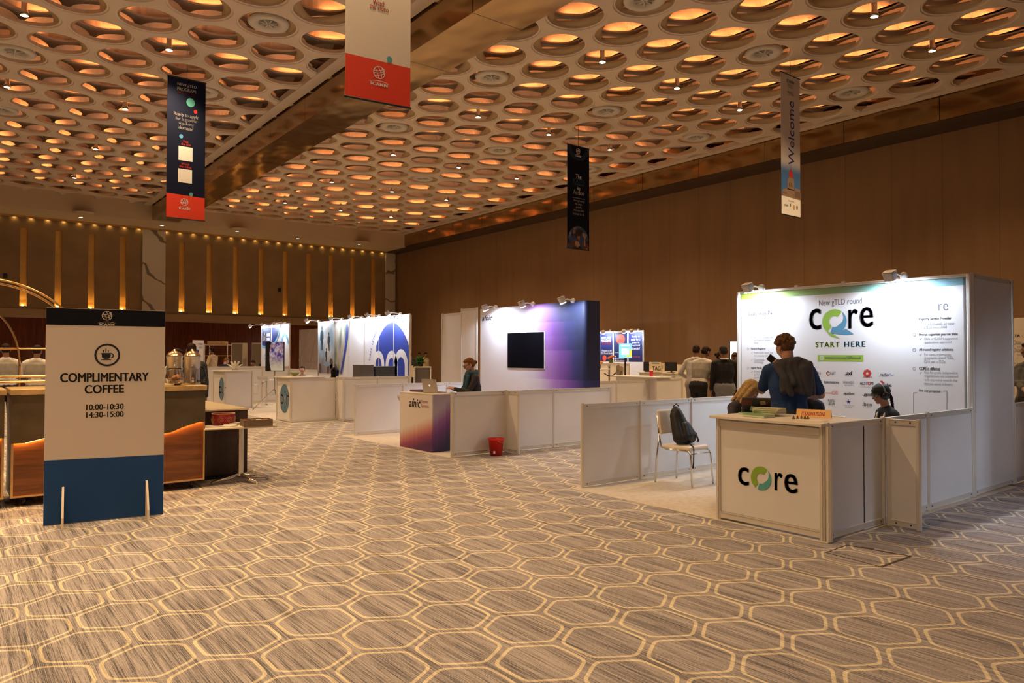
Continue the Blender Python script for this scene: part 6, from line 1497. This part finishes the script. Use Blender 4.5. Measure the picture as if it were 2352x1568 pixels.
# ------------------------------------------------------------------ people
def ik(a, c, l1, l2, pole):
    d = c - a; L = min(d.length, (l1 + l2) * .995); d.normalize(); c = a + d * L
    x = (l1 * l1 - l2 * l2 + L * L) / (2 * L); h = math.sqrt(max(0, l1 * l1 - x * x))
    p = (pole - d * pole.dot(d)).normalized()
    return a + d * x + p * h, c
def hand(balls, w, d, n, side, curl=.5, k=1.0):
    """w wrist, d finger direction, n palm normal"""
    d = d.normalized(); n = (n - d * n.dot(d)).normalized(); x = d.cross(n) * side
    kn = w + d * .085 * k
    for o in (-.026, -.009, .009, .026):
        balls.append((w + x * o * .6 * k + d * .015, .017 * k, kn + x * o * k, .0135 * k))
    for o, L in ((-.030, .060), (-.010, .070), (.010, .074), (.030, .066)):
        a = kn + x * o * k; d1 = (d * math.cos(curl * .5) + n * math.sin(curl * .5)); b_ = a + d1 * L * .55 * k
        d2 = (d * math.cos(curl * 1.5) + n * math.sin(curl * 1.5)); c = b_ + d2 * L * .5 * k
        balls.append((a, .0095 * k, b_, .009 * k)); balls.append((b_, .009 * k, c, .0078 * k))
    a = w + d * .025 * k + x * .026 * k; b_ = a + (d * .62 + x * .6 + n * .4).normalized() * .038 * k; c = b_ + (d * .85 + x * .15 + n * .45).normalized() * .03 * k
    balls.append((a, .014 * k, b_, .011 * k)); balls.append((b_, .011 * k, c, .0085 * k))
def person(label, loc, face, h=1.74, sit=None, lean=0, tilt=0, head=(0, 0), L=None, R=None, polL=None, polR=None, skin=None, top=None, sleeve='long', legs_c=None, hair=None, hair_c=(.02, .015, .012), vest=None, extras=(), vox=.011, female=False, spread=.10, twist=0, shoe=(.02, .018, .016), curl=.5, eyes=True, legs=True, group=None, scale_w=1.0):
    s = h / 1.75; f = math.radians(face) - PI / 2
    loc = Vector(loc); T = Matrix.Translation(loc) @ Matrix.Rotation(f, 4, 'Z')
    t = thing('person', label, 'person', loc, group)
    skin = skin or M_SKIN_B
    V = lambda x, y, z: Vector((x * s, y * s, z * s))
    pz = (sit + .10) / s if sit is not None else .93
    pel = V(0, 0, pz)
    la, ta = math.radians(lean), math.radians(tilt)
    up = Vector((math.sin(ta), math.sin(la) * math.cos(ta), math.cos(la) * math.cos(ta))); tw = math.radians(twist)
    rt = Vector((math.cos(tw), math.sin(tw), 0)); rt = (rt - up * rt.dot(up)).normalized(); fw = up.cross(rt)
    sw = (.165 if female else .185) * s * scale_w
    sh = pel + up * .49 * s; nb = pel + up * .535 * s
    hy, hp_ = math.radians(head[0]), math.radians(head[1])
    up2 = up.lerp(Vector((0, 0, 1)), .35).normalized()
    Hm = Matrix.Rotation(hy, 4, 'Z') @ Matrix.Rotation(-hp_, 4, 'X')
    hc = nb + up2 * .115 * s + (Hm @ Vector((0, .035, .075))) * s
    def hl(x, y, z): return hc + (Hm @ Vector((x, y, z))) * s
    bd, shb, trb = [], [], []
    W = (.92 if female else 1.0) * scale_w
    # torso
    Q = lambda u, r, f_=0: pel + up * u * s + rt * r * s * W + fw * f_ * s
    tor = [(Q(-.02, .075), .105 * s * W, Q(-.02, -.075), .105 * s * W)]
    for e in (-1, 0, 1): tor += [(Q(-.02, .072 * e), .108 * s * W, Q(.15, .055 * e, .005), .096 * s * W), (Q(.15, .055 * e, .005), .096 * s * W, Q(.31, .078 * e, .006), .104 * s * W), (Q(.31, .078 * e, .006), .104 * s * W, Q(.42, .092 * e), .082 * s * W)]
    tor += [(sh + rt * (sw - .02 * s) - up * .02 * s, .062 * s, nb - up * .0 * s, .055 * s), (sh - rt * (sw - .02 * s) - up * .02 * s, .062 * s, nb, .055 * s), (Q(.42, .092), .085 * s, sh + rt * (sw - .03 * s) - up * .03 * s, .060 * s), (Q(.42, -.092), .085 * s, sh - rt * (sw - .03 * s) - up * .03 * s, .060 * s)]
    if female: tor.append((pel + up * .33 * s + rt * .06 * s + fw * .06 * s, .065 * s, pel + up * .33 * s - rt * .06 * s + fw * .06 * s, .065 * s))
    bd += [(a, r0 * .93, c, r1 * .93) for a, r0, c, r1 in tor]
    shb += [(a, r0 + .010 * s, c, r1 + .010 * s) for a, r0, c, r1 in tor]
    # head
    bd += [(nb - up * .03 * s, .058 * s * W, hl(0, -.022, -.065), .052 * s * W)]
    B = lambda c, r: (c, tuple(q * s for q in r), Hm)
    bd += [B(hl(0, -.012, .032), (.074, .093, .080)), B(hl(0, .022, -.030), (.060, .066, .078)), B(hl(0, .052, -.082), (.030, .027, .024)), (hl(-.036, .072, .020), .015 * s, hl(.036, .072, .020), .015 * s), (hl(0, .086, .006), .008 * s, hl(0, .104, -.028), .0125 * s),
           (hl(-.018, .082, -.058), .0075 * s, hl(.018, .082, -.058), .0075 * s), B(hl(.076, -.004, -.010), (.012, .022, .033)), B(hl(-.076, -.004, -.010), (.012, .022, .033)), B(hl(.034, .058, -.025), (.026, .026, .026)), B(hl(-.034, .058, -.025), (.026, .026, .026))]
    # arms
    wr = {}
    for sd, tg, pol in ((-1, L, polL), (1, R, polR)):
        a = sh + rt * sw * sd - up * .02 * s
        c = V(*tg) if tg else a + V(.05 * sd, .03, -.56)
        pol = Vector(pol) if pol else Vector((.45 * sd, -.7, -.25))
        e, c = ik(a, c, .285 * s, .255 * s, pol); wr[sd] = (e, c)
        k = .9 if female else 1.0
        bd += [(a, .050 * s * k, e, .040 * s * k), (e, .040 * s * k, c, .027 * s * k)]
        pn = Vector((-sd * .6, .1, -.5)) if (c - e).z > -.15 * s else Vector((-sd, .15, 0))
        hand(bd, c, (c - e).normalized(), pn, sd, curl, s * k)
        if sleeve == 'long': shb += [(a, .062 * s * k, e, .052 * s * k), (e, .052 * s * k, e.lerp(c, .93), .040 * s * k)]
        elif sleeve == 'short': shb += [(a, .064 * s * k, a.lerp(e, .80), .060 * s * k)]
    # legs
    for sd in (-1, 1):
        hpj = pel + V(.09 * sd, 0, -.05)
        if sit is not None:
            kn = hpj + V(.05 * sd, .42, .02); an = Vector((kn.x, kn.y + .02, .075))
        else:
            an = V(spread * sd, 0, .075); kn = hpj.lerp(an, .5) + V(0, .03, 0)
        bd += [(hpj, .082 * s, kn, .055 * s), (kn, .054 * s, an, .036 * s), (an, .034 * s, an + V(0, .12, -.04), .028 * s)]
        trb += [(hpj, .098 * s, kn, .072 * s), (kn, .072 * s, an + V(0, 0, .01), .055 * s)]
        if legs:
            o = shell('shoe', [(T @ (an + V(0, -.035, -.035)), .038 * s, T @ (an + V(0, .13, -.042)), .030 * s), (T @ (an + V(0, .0, -.01)), .04 * s, T @ (an + V(0, .02, -.03)), .04 * s)], .012, mat('shoe_leather', shoe, .4), t, 3)
    trb += [(Q(-.035, .075), .127 * s * W, Q(-.035, -.075), .127 * s * W), (Q(-.005, .07), .126 * s * W, Q(-.005, -.07), .126 * s * W)]
    X = lambda q: ((T @ q[0], q[1]) if len(q) == 2 else ((T @ q[0], q[1], Matrix.Rotation(f, 4, 'Z') @ q[2]) if len(q) == 3 else (T @ q[0], q[1], T @ q[2], q[3])))
    shell('body', [X(q) for q in bd], vox * .85, skin, t, 3)
    def cm(nm, c): return mat(nm + '_%02d%02d%02d' % tuple(round(q * 99) for q in c), c, .85, var=.10, vscale=9, bump=.15, bscale=24)
    if top: shell('shirt', [X(q) for q in shb], vox, cm('cloth', top), t, 4)
    if legs_c: shell('trousers', [X(q) for q in trb], vox, cm('cloth', legs_c), t, 4)
    if vest: shell('waistcoat', [X((a, r0 + .022 * s, c, r1 + .022 * s)) for a, r0, c, r1 in [tor[i_] for i_ in (2, 3, 5, 6, 8, 9)]] + [X((sh + rt * sw * .62 * d_ - up * .03 * s, .075 * s, sh + rt * sw * .45 * d_ + up * .02 * s, .066 * s)) for d_ in (-1, 1)], vox, cm('cloth', vest), t, 5)
    hm = mat('hair_%02d%02d%02d' % tuple(round(q * 99) for q in hair_c), hair_c, .65, var=.35, vscale=60, bump=.25, bscale=90, spec=.12)
    cap_ = [B(hl(0, -.022, .044), (.080, .092, .082)), B(hl(0, -.045, .0), (.076, .068, .075))]
    if hair == 'short': hb = cap_ + [B(hl(0, .03, .085), (.062, .055, .036)), (hl(.074, .015, .02), .012 * s, hl(.074, .01, -.01), .008 * s), (hl(-.074, .015, .02), .012 * s, hl(-.074, .01, -.01), .008 * s)]
    elif hair == 'bun': hb = cap_ + [B(hl(0, .03, .080), (.064, .056, .034)), B(hl(0, -.125, .005), (.040, .036, .038)), (hl(.072, .02, .02), .014 * s, hl(.06, -.06, -.02), .018 * s), (hl(-.072, .02, .02), .014 * s, hl(-.06, -.06, -.02), .018 * s)]
    elif hair == 'long': hb = cap_ + [B(hl(0, .02, .078), (.070, .068, .044))] + [(hl(x_, y_, .03), .034 * s, hl(x_ * 1.15, y_ + .01, -.17 - .05 * (y_ < -.03)), .020 * s) for x_, y_ in ((-.075, .02), (-.072, -.03), (-.045, -.075), (0, -.09), (.045, -.075), (.072, -.03), (.075, .02))]
    elif hair == 'curly':
        rnd = random.Random(4); hb = list(cap_)
        for _ in range(95):
            a_, z_ = rnd.uniform(0, 2 * PI), rnd.uniform(-.35, 1)
            q = Vector((math.cos(a_) * math.sqrt(max(0, 1 - z_ * z_)), math.sin(a_) * math.sqrt(max(0, 1 - z_ * z_)), z_))
            if q.y > .45 and q.z < .35: continue
            if q.z < -.05 and q.y > -.2: continue
            hb.append((hl(q.x * .088, -.020 + q.y * .098, .038 + q.z * .096), rnd.uniform(.014, .024) * s))
    else: hb = None
    if hb: shell('hair', [X(q) for q in hb], vox * .75, hm, t, 2 if hair != 'curly' else 1)
    if eyes:
        for sd in (-1, 1):
            b = MB(); b.ball(T @ hl(.031 * sd, .0795, .002), .0125 * s, 10); b.cur = 1; b.ball(T @ hl(.031 * sd, .0885, .001), .0062 * s, 8); b.build('eye', [mat('eye_white', (.7, .68, .65), .3), mat('eye_dark', (.03, .02, .015), .2)], t)
    return dict(t=t, T=T, hl=lambda x, y, z: T @ hl(x, y, z), f=f, s=s, pel=T @ pel, wr={k: (T @ a, T @ c) for k, (a, c) in wr.items()}, P=lambda x, y, z: T @ V(x, y, z), up=up, rt=rt, fw=fw, pl=pel, hm=hm, sh=sh, TT=T, Hm=Matrix.Rotation(f, 4, 'Z') @ Hm)
def lanyard(p, col=(.66, .60, .34)):
    P = lambda r, f_, u: p['TT'] @ (p['pl'] + (p['rt'] * r + p['fw'] * f_ + p['up'] * u) * p['s'])
    pts = [P(-.02, .165, .20), P(-.05, .155, .30), P(-.075, .13, .40), P(-.085, .07, .50), P(-.07, -.01, .545), P(0, -.055, .56), P(.07, -.01, .545), P(.085, .07, .50), P(.075, .13, .40), P(.05, .155, .30), P(.02, .165, .20)]
    b = MB(); b.tube(pts, .011, 6); b.build('lanyard', mat('lanyard_cream', col, .6), p['t'])
DK, BK, WH, GV = (.02, .022, .03), (.008, .008, .009), (.62, .58, .54), (.30, .275, .235)
# man in blue at the logo counter
p = person('man seen from behind in a blue T-shirt, grey jacket over his shoulder, curly hair', (6.95, 4.23, .008), 37, 1.765, head=(36, 22), L=(-.16, .28, 1.40), R=(.20, .30, 1.12), polL=(-.40, -.25, -1.0), polR=(.6, -.5, -.5), skin=M_SKIN_A, top=(.012, .045, .15), sleeve='short', legs_c=(.03, .035, .05), hair='curly', hair_c=(.13, .062, .03), vox=.010, scale_w=1.08, lean=2)
P = p['P']
shell('jacket', [(P(x, -.085, 1.47 - .05 * abs(x)), .046, P(x * 1.0 - .01, -.150, 1.20 - .05 * abs(x - .1)), .036) for x in (-.06, .0, .06, .12, .18)] + [(P(-.22, .12, 1.36), .030, P(-.15, .03, 1.43), .045), (P(-.15, .03, 1.43), .045, P(-.07, -.07, 1.475), .05), (P(-.07, -.07, 1.475), .05, P(.08, -.08, 1.50), .048), (P(.08, -.08, 1.50), .048, P(.18, -.02, 1.46), .046), (P(.18, -.02, 1.46), .046, P(.21, .07, 1.38), .04),
    (P(-.12, -.09, 1.44), .042, P(-.05, -.175, 1.32), .040), (P(-.05, -.175, 1.32), .040, P(.0, -.195, 1.17), .034), (P(.13, -.12, 1.42), .045, P(.17, -.15, 1.17), .036), (P(.20, -.04, 1.38), .04, P(.215, -.09, 1.18), .034), (P(-.02, -.10, 1.45), .03, P(.03, -.19, 1.28), .03), (P(.06, -.10, 1.45), .03, P(.10, -.185, 1.18), .028)], .010, mat('charcoal_fleece', (.050, .047, .060), .9, var=.15, vscale=10, bump=.4, bscale=22), p['t'], 4)
hw = p['wr'][-1][1]; b = MB(); d_ = (hw - p['wr'][-1][0]).normalized()
b.box(hw + d_ * .10 + Vector((0, 0, .012)), (.075, .010, .15), rot=Matrix.Rotation(p['f'] + .3, 4, 'Z') @ Matrix.Rotation(-.9, 4, 'Y'), ch=.004); tag(b.build('phone', M_BLACK, None, at=hw + d_ * .1), 'black phone held up near the face of the man in blue', 'phone')
# blond woman
t = thing('low_stool', 'round stool under the blond woman, behind the logo counter', 'stool', (6.91, 4.90, .008))
b = MB(); b.lathe([(.001, .465), (.11, .465), (.12, .45), (.115, .42), (.001, .42)], (6.91, 4.90, .008), 24); b.build('seat', mat('cream_vinyl'), t)
b = MB(); b.cone((6.91, 4.90, .02), (6.91, 4.90, .43), .025); b.lathe([(.001, .02), (.12, .012), (.125, 0), (.001, 0)], (6.91, 4.90, .0085), 24); b.build('post', M_CHROME, t)
p = person('blond woman bent over an open laptop, dark grey top, behind the logo counter', (6.91, 4.90, .008), 266, 1.64, sit=.475, lean=17, head=(18, 42), L=(-.12, .42, .92), R=(.12, .42, .92), skin=M_SKIN_A, top=(.045, .045, .058), legs_c=DK, hair='long', hair_c=(.50, .33, .15), vox=.010, female=True)
lanyard(p, (.72, .68, .46))
# man bowed behind the man in blue
padded_chair('cream chair under the bowed man in navy', Vector((7.72, 4.38, .0085)), math.radians(172 - 270))
p = person('man in navy bowed forward with a cream neck strap, behind the man in blue', (7.72, 4.38, .008), 172, 1.82, sit=.475, lean=24, head=(0, 35), L=(-.15, .45, .80), R=(.15, .45, .80), skin=M_SKIN_A, top=(.012, .015, .035), legs_c=DK, hair='short', hair_c=(.06, .025, .012), vox=.011)
lanyard(p, (.72, .68, .50))
# woman with cap and headphones
padded_chair('cream chair under the woman in the black cap', Vector((8.38, 3.80, .0085)), math.radians(146 - 270)).scale = (1, 1, .85)
p = person('woman in profile with black cap, large headphones, long dark braid and cream neck strap', (8.38, 3.80, .008), 142, 1.58, sit=.40, lean=13, head=(4, 12), L=(-.15, .36, .78), R=(.15, .36, .78), skin=mat('skin_tan', (.44, .19, .095), .5, var=.05, vscale=20), top=BK, legs_c=BK, hair='short', hair_c=(.022, .010, .008), vox=.009, female=True)
lanyard(p, (.74, .62, .36)); hl = p['hl']; s = p['s']; R3 = p['Hm']
CPB = mat('black_cap_cloth', (.012, .013, .014), .75)
shell('cap', [(hl(0, -.012, .052), (.087, .104, .080), R3), (hl(0, -.03, .035), (.086, .09, .06), R3)], .009, CPB, p['t'], 3)
b = MB(); vs = []
for i in range(13):
    a = PI * i / 12
    for r_, z in ((.0, 0), (1, 0)):
        x, y = .082 * math.cos(a), .058 + (.088 * math.sin(a) if r_ else -.03)
        for dz in (0, -.004): vs.append(hl(x * (1 if not r_ else .92), y, .052 - (.030 * math.sin(a) if r_ else 0) - .016 * abs(math.cos(a)) * r_ + dz))
fs = []
for i in range(12):
    o = 4 * i; fs += [(o, o + 2, o + 6, o + 4), (o + 1, o + 5, o + 7, o + 3), (o + 2, o + 3, o + 7, o + 6), (o, o + 4, o + 5, o + 1)]
b.add(vs, fs, False); b.build('cap_brim', CPB, p['t'])
b = MB(); b.tube([hl(.094 * math.cos(a), -.010, .01 + .128 * math.sin(a)) for a in [PI * i / 16 for i in range(17)]], .011, 8); b.build('headband', mat('grey_band', (.22, .22, .24), .3), p['t'])
for sd in (-1, 1):
    b = MB(); b.lathe([(.001, .03), (.036, .028), (.044, .012), (.044, -.018), (.001, -.018)], hl(.083 * sd, -.008, -.012), 24, M=R3 @ Matrix.Rotation(sd * PI / 2, 4, 'Y')); b.build('ear_cup', M_BLACK, p['t'])
b = MB(); rnd = random.Random(2); pts = [hl(0, -.105, -.01), hl(0, -.125, -.07), hl(.0, -.12, -.15), hl(0, -.11, -.24), hl(.01, -.10, -.33)]
for i in range(22):
    q = i / 21 * 4; k = min(3, int(q)); c = pts[k].lerp(pts[k + 1], q - k); b.ball(c + Vector((.010 * (1 if i % 2 else -1), .006 * (1 if i % 2 else -1), 0)), .022 - .008 * i / 21, 8)
b.build('braid', p['hm'], p['t'])
for sd in (-1, 1):
    b = MB(); ring_pts = [hl(.032 * sd + .024 * math.cos(a), .098, .0 + .020 * math.sin(a)) for a in [2 * PI * i / 20 for i in range(20)]]; b.tube(ring_pts, .0016, 5, True); b.tube([hl(.056 * sd, .096, .004), hl(.078 * sd, .0, .006)], .0016, 5); b.build('glasses', M_STEEL, p['t'])
# woman with laptop at the violet counter
bar_stool('white bar stool under the woman with the teal scarf', 7.26, 10.28, math.radians(158 - 90 + 180), .62)
p = person('woman typing at silver laptop, teal scarf, dark jacket, glasses, hair in a bun', (7.24, 10.28, .008), 160, 1.70, sit=.62, lean=8, head=(2, 20), L=(-.10, .43, 1.03), R=(.08, .43, 1.03), skin=M_SKIN_A, top=(.030, .024, .028), legs_c=DK, hair='bun', hair_c=(.20, .085, .03), vox=.010, female=True, curl=.45)
hl = p['hl']; PL = lambda r, f_, u: p['TT'] @ (p['pl'] + (p['rt'] * r + p['fw'] * f_ + p['up'] * u) * p['s'])
shell('scarf', [(PL(.085 * math.cos(a), .015 + .085 * math.sin(a), .555 + .015 * math.sin(3 * a)), .046, PL(.085 * math.cos(a + .5), .015 + .085 * math.sin(a + .5), .560 + .015 * math.sin(3 * a + 1.5)), .046) for a in [.5 * i for i in range(13)]] + [(PL(-.075, .105, .51), .045, PL(-.085, .165, .30), .042), (PL(-.085, .165, .30), .042, PL(-.08, .165, .06), .038), (PL(.06, .11, .51), .045, PL(.065, .165, .30), .042), (PL(.065, .165, .30), .042, PL(.07, .16, .10), .036)], .011, mat('teal_scarf', (.035, .095, .135), .9, var=.25, vscale=25, bump=.4, bscale=60), p['t'], 4)
for sd in (-1, 1):
    b = MB(); b.tube([hl(.032 * sd + .026 * math.cos(a), .098, .002 + .020 * math.sin(a)) for a in [2 * PI * i / 20 for i in range(20)]], .0028, 6, True); b.tube([hl(.058 * sd, .096, .008), hl(.078 * sd, .0, .010)], .0025, 5); b.build('glasses', M_BLACK, p['t'])
# group by the grey counter
def at_f(px, dep): q = at_d(px, 800, dep); return (q.x, q.y, .004)
person('man bowing in a grey waistcoat, white sleeves and black trousers, before the brown wall', at_f(1604, 15.3), 8, 1.80, lean=20, head=(-14, 30), L=(-.1, .42, 1.05), R=(.15, .42, 1.0), skin=M_SKIN_B, top=WH, legs_c=BK, vest=GV, hair='short', vox=.012)
person('man in a pale grey shirt half hidden behind the man in the grey waistcoat', at_f(1594, 16.2), 20, 1.80, lean=10, head=(0, 20), L=(-.25, .25, 1.05), R=(.1, .42, 1.05), skin=M_SKIN_B, top=(.50, .48, .46), legs_c=(.35, .33, .31), hair='short', vox=.013)
person('woman with dark bun between the waistcoat man and the man in black sweater', at_f(1643, 16.4), -75, 1.66, lean=6, head=(10, 25), L=(-.1, .4, 1.05), R=(.12, .35, 1.05), skin=mat('skin_warm', (.36, .15, .08), .5), top=(.66, .58, .46), legs_c=DK, vest=(.20, .18, .14), hair='bun', vox=.012, female=True)
p = person('man in a black sweater and grey trousers, pale collar, seen from behind', at_f(1664, 15.0), 46, 1.76, lean=3, head=(12, 16), L=(-.26, .06, .78), R=(.24, .20, .86), skin=M_SKIN_B, top=(.006, .006, .007), legs_c=(.22, .23, .25), hair='short', hair_c=(.035, .032, .032), vox=.012, scale_w=1.1)
b = MB(); b.tube([p['TT'] @ (p['pl'] + p['up'] * (.565 * p['s']) + p['rt'] * .075 * math.cos(a) + p['fw'] * (.078 * math.sin(a)) ) for a in [2 * PI * i / 20 for i in range(20)]], .018, 6, True); b.build('collar', mat('white_collar', (.66, .64, .58), .7), p['t'])
person('person in black partly cut by the sponsor wall edge, by the white screen', at_f(1692, 15.6), 200, 1.64, lean=8, head=(0, 25), L=(-.1, .38, .98), R=(.1, .38, .98), skin=mat('skin_warm'), top=BK, legs_c=BK, hair='short', hair_c=(.05, .02, .01), vox=.013)
# stand with the blue dome
padded_chair('cream chair under the woman at the green bowl counter', Vector((7.85, 19.6, .0085)), math.radians(235 - 270))
p = person('woman with hair drawn back, only her head above the green bowl counter', (7.88, 19.6, .008), 235, 1.56, sit=.41, lean=0, head=(6, 0), L=(-.15, .35, .8), R=(.15, .35, .8), skin=M_SKIN_A, top=(.06, .05, .06), legs_c=DK, hair='bun', hair_c=(.06, .035, .025), vox=.011, female=True)
padded_chair('cream chair under the dark haired person by the blue dome wall', Vector((7.85, 17.45, .0085)), math.radians(40 - 270))
person('person with long black hair seen from behind, before the blue dome wall', (7.85, 17.45, .008), 42, 1.56, sit=.41, lean=2, head=(0, 12), L=(-.15, .35, .8), R=(.15, .35, .8), skin=M_SKIN_B, top=BK, legs_c=BK, hair='long', hair_c=(.008, .006, .006), vox=.011, female=True)
# staff behind the bar
person('waiter in grey waistcoat with white sleeves behind the bar, inside the broad brass hoop', at_f(14, 14.0), 95, 1.76, head=(0, 14), L=(-.2, .30, 1.0), R=(.2, .30, 1.0), skin=M_SKIN_B, top=WH, legs_c=BK, vest=GV, hair='short', vox=.012)
person('waiter in grey waistcoat with white sleeves, half hidden by the coffee sign', at_f(84, 14.4), 75, 1.74, head=(-6, 14), L=(-.2, .30, 1.0), R=(.2, .30, 1.0), skin=M_SKIN_B, top=WH, legs_c=(.20, .18, .15), vest=GV, hair='short', vox=.012)
person('waiter in white sleeves leaning beside the coffee urns', at_f(384, 14.0), -20, 1.70, lean=12, head=(0, 28), L=(-.15, .40, .95), R=(.15, .40, .95), skin=M_SKIN_B, top=WH, legs_c=BK, vest=(.34, .30, .25), hair='short', vox=.013)
person('dark haired waiter with his back turned, between the sign and the urns', at_f(401, 15.0), 120, 1.62, head=(0, 10), L=(-.15, .40, .95), R=(.15, .40, .95), skin=M_SKIN_B, top=WH, legs_c=BK, hair='short', vox=.013)
person('person with dark hair whose head shows above the coffee urns', at_f(440, 12.2), 80, 1.74, head=(0, 6), skin=M_SKIN_B, top=(.03, .03, .035), legs_c=BK, hair='short', hair_c=(.025, .012, .008), vox=.012)
# far end
person('person in beige standing before the white metal rack', at_f(489, 26.6), 120, 1.84, head=(0, 10), L=(-.32, .12, .95), R=(.2, .3, 1.0), skin=M_SKIN_B, top=(.42, .30, .17), legs_c=DK, hair='short', vox=.014, female=True)
shell_chair('white chair under the brown-haired person by the rack', *at_f(514, 27)[:2], 1.0)
person('brown-haired seated person in navy, head bowed, by the white metal rack', at_f(514, 27), 60, 1.78, sit=.56, lean=16, head=(-40, 30), skin=M_SKIN_A, top=(.012, .014, .03), legs_c=DK, hair='short', hair_c=(.22, .09, .03), vox=.013)
shell_chair('white chair under the person in pale pink shirt', *at_f(592, 29.5)[:2], -2.2)
person('seated person in a pale pink shirt beside the navy circle wall', at_f(592, 29.5), 190, 1.72, sit=.475, lean=14, head=(0, 22), skin=M_SKIN_B, top=(.56, .40, .36), legs_c=DK, hair='short', vox=.014)
for k, (px, dep, c, sk) in enumerate(((944, 39, (.04, .04, .05), M_SKIN_B), (963, 39.5, (.05, .10, .05), M_SKIN_B), (976.5, 37.5, (.62, .50, .32), M_SKIN_B))):
    person('far person at the end of the hall, ' + ('in dark clothes beside the white chair', 'whose head shows above the green plant', 'in cream beside the green plant')[k], at_f(px, dep), 200 + 40 * k, 1.70, head=(0, 10), skin=sk, top=c, legs_c=DK, hair='short', hair_c=(.012, .01, .01), vox=.018, eyes=False)
# man at the picture edge
p = person('man in grey jumper with crossed arms before the beige poster wall', at_f(2366, 10.6), 150, 1.74, lean=0, L=(.16, .22, 1.18), R=(-.14, .25, 1.12), polL=(-.8, -.1, -.8), polR=(.8, -.1, -.8), skin=M_SKIN_B, top=(.09, .085, .075), legs_c=(.035, .033, .03), hair='short', vox=.012, scale_w=1.12)
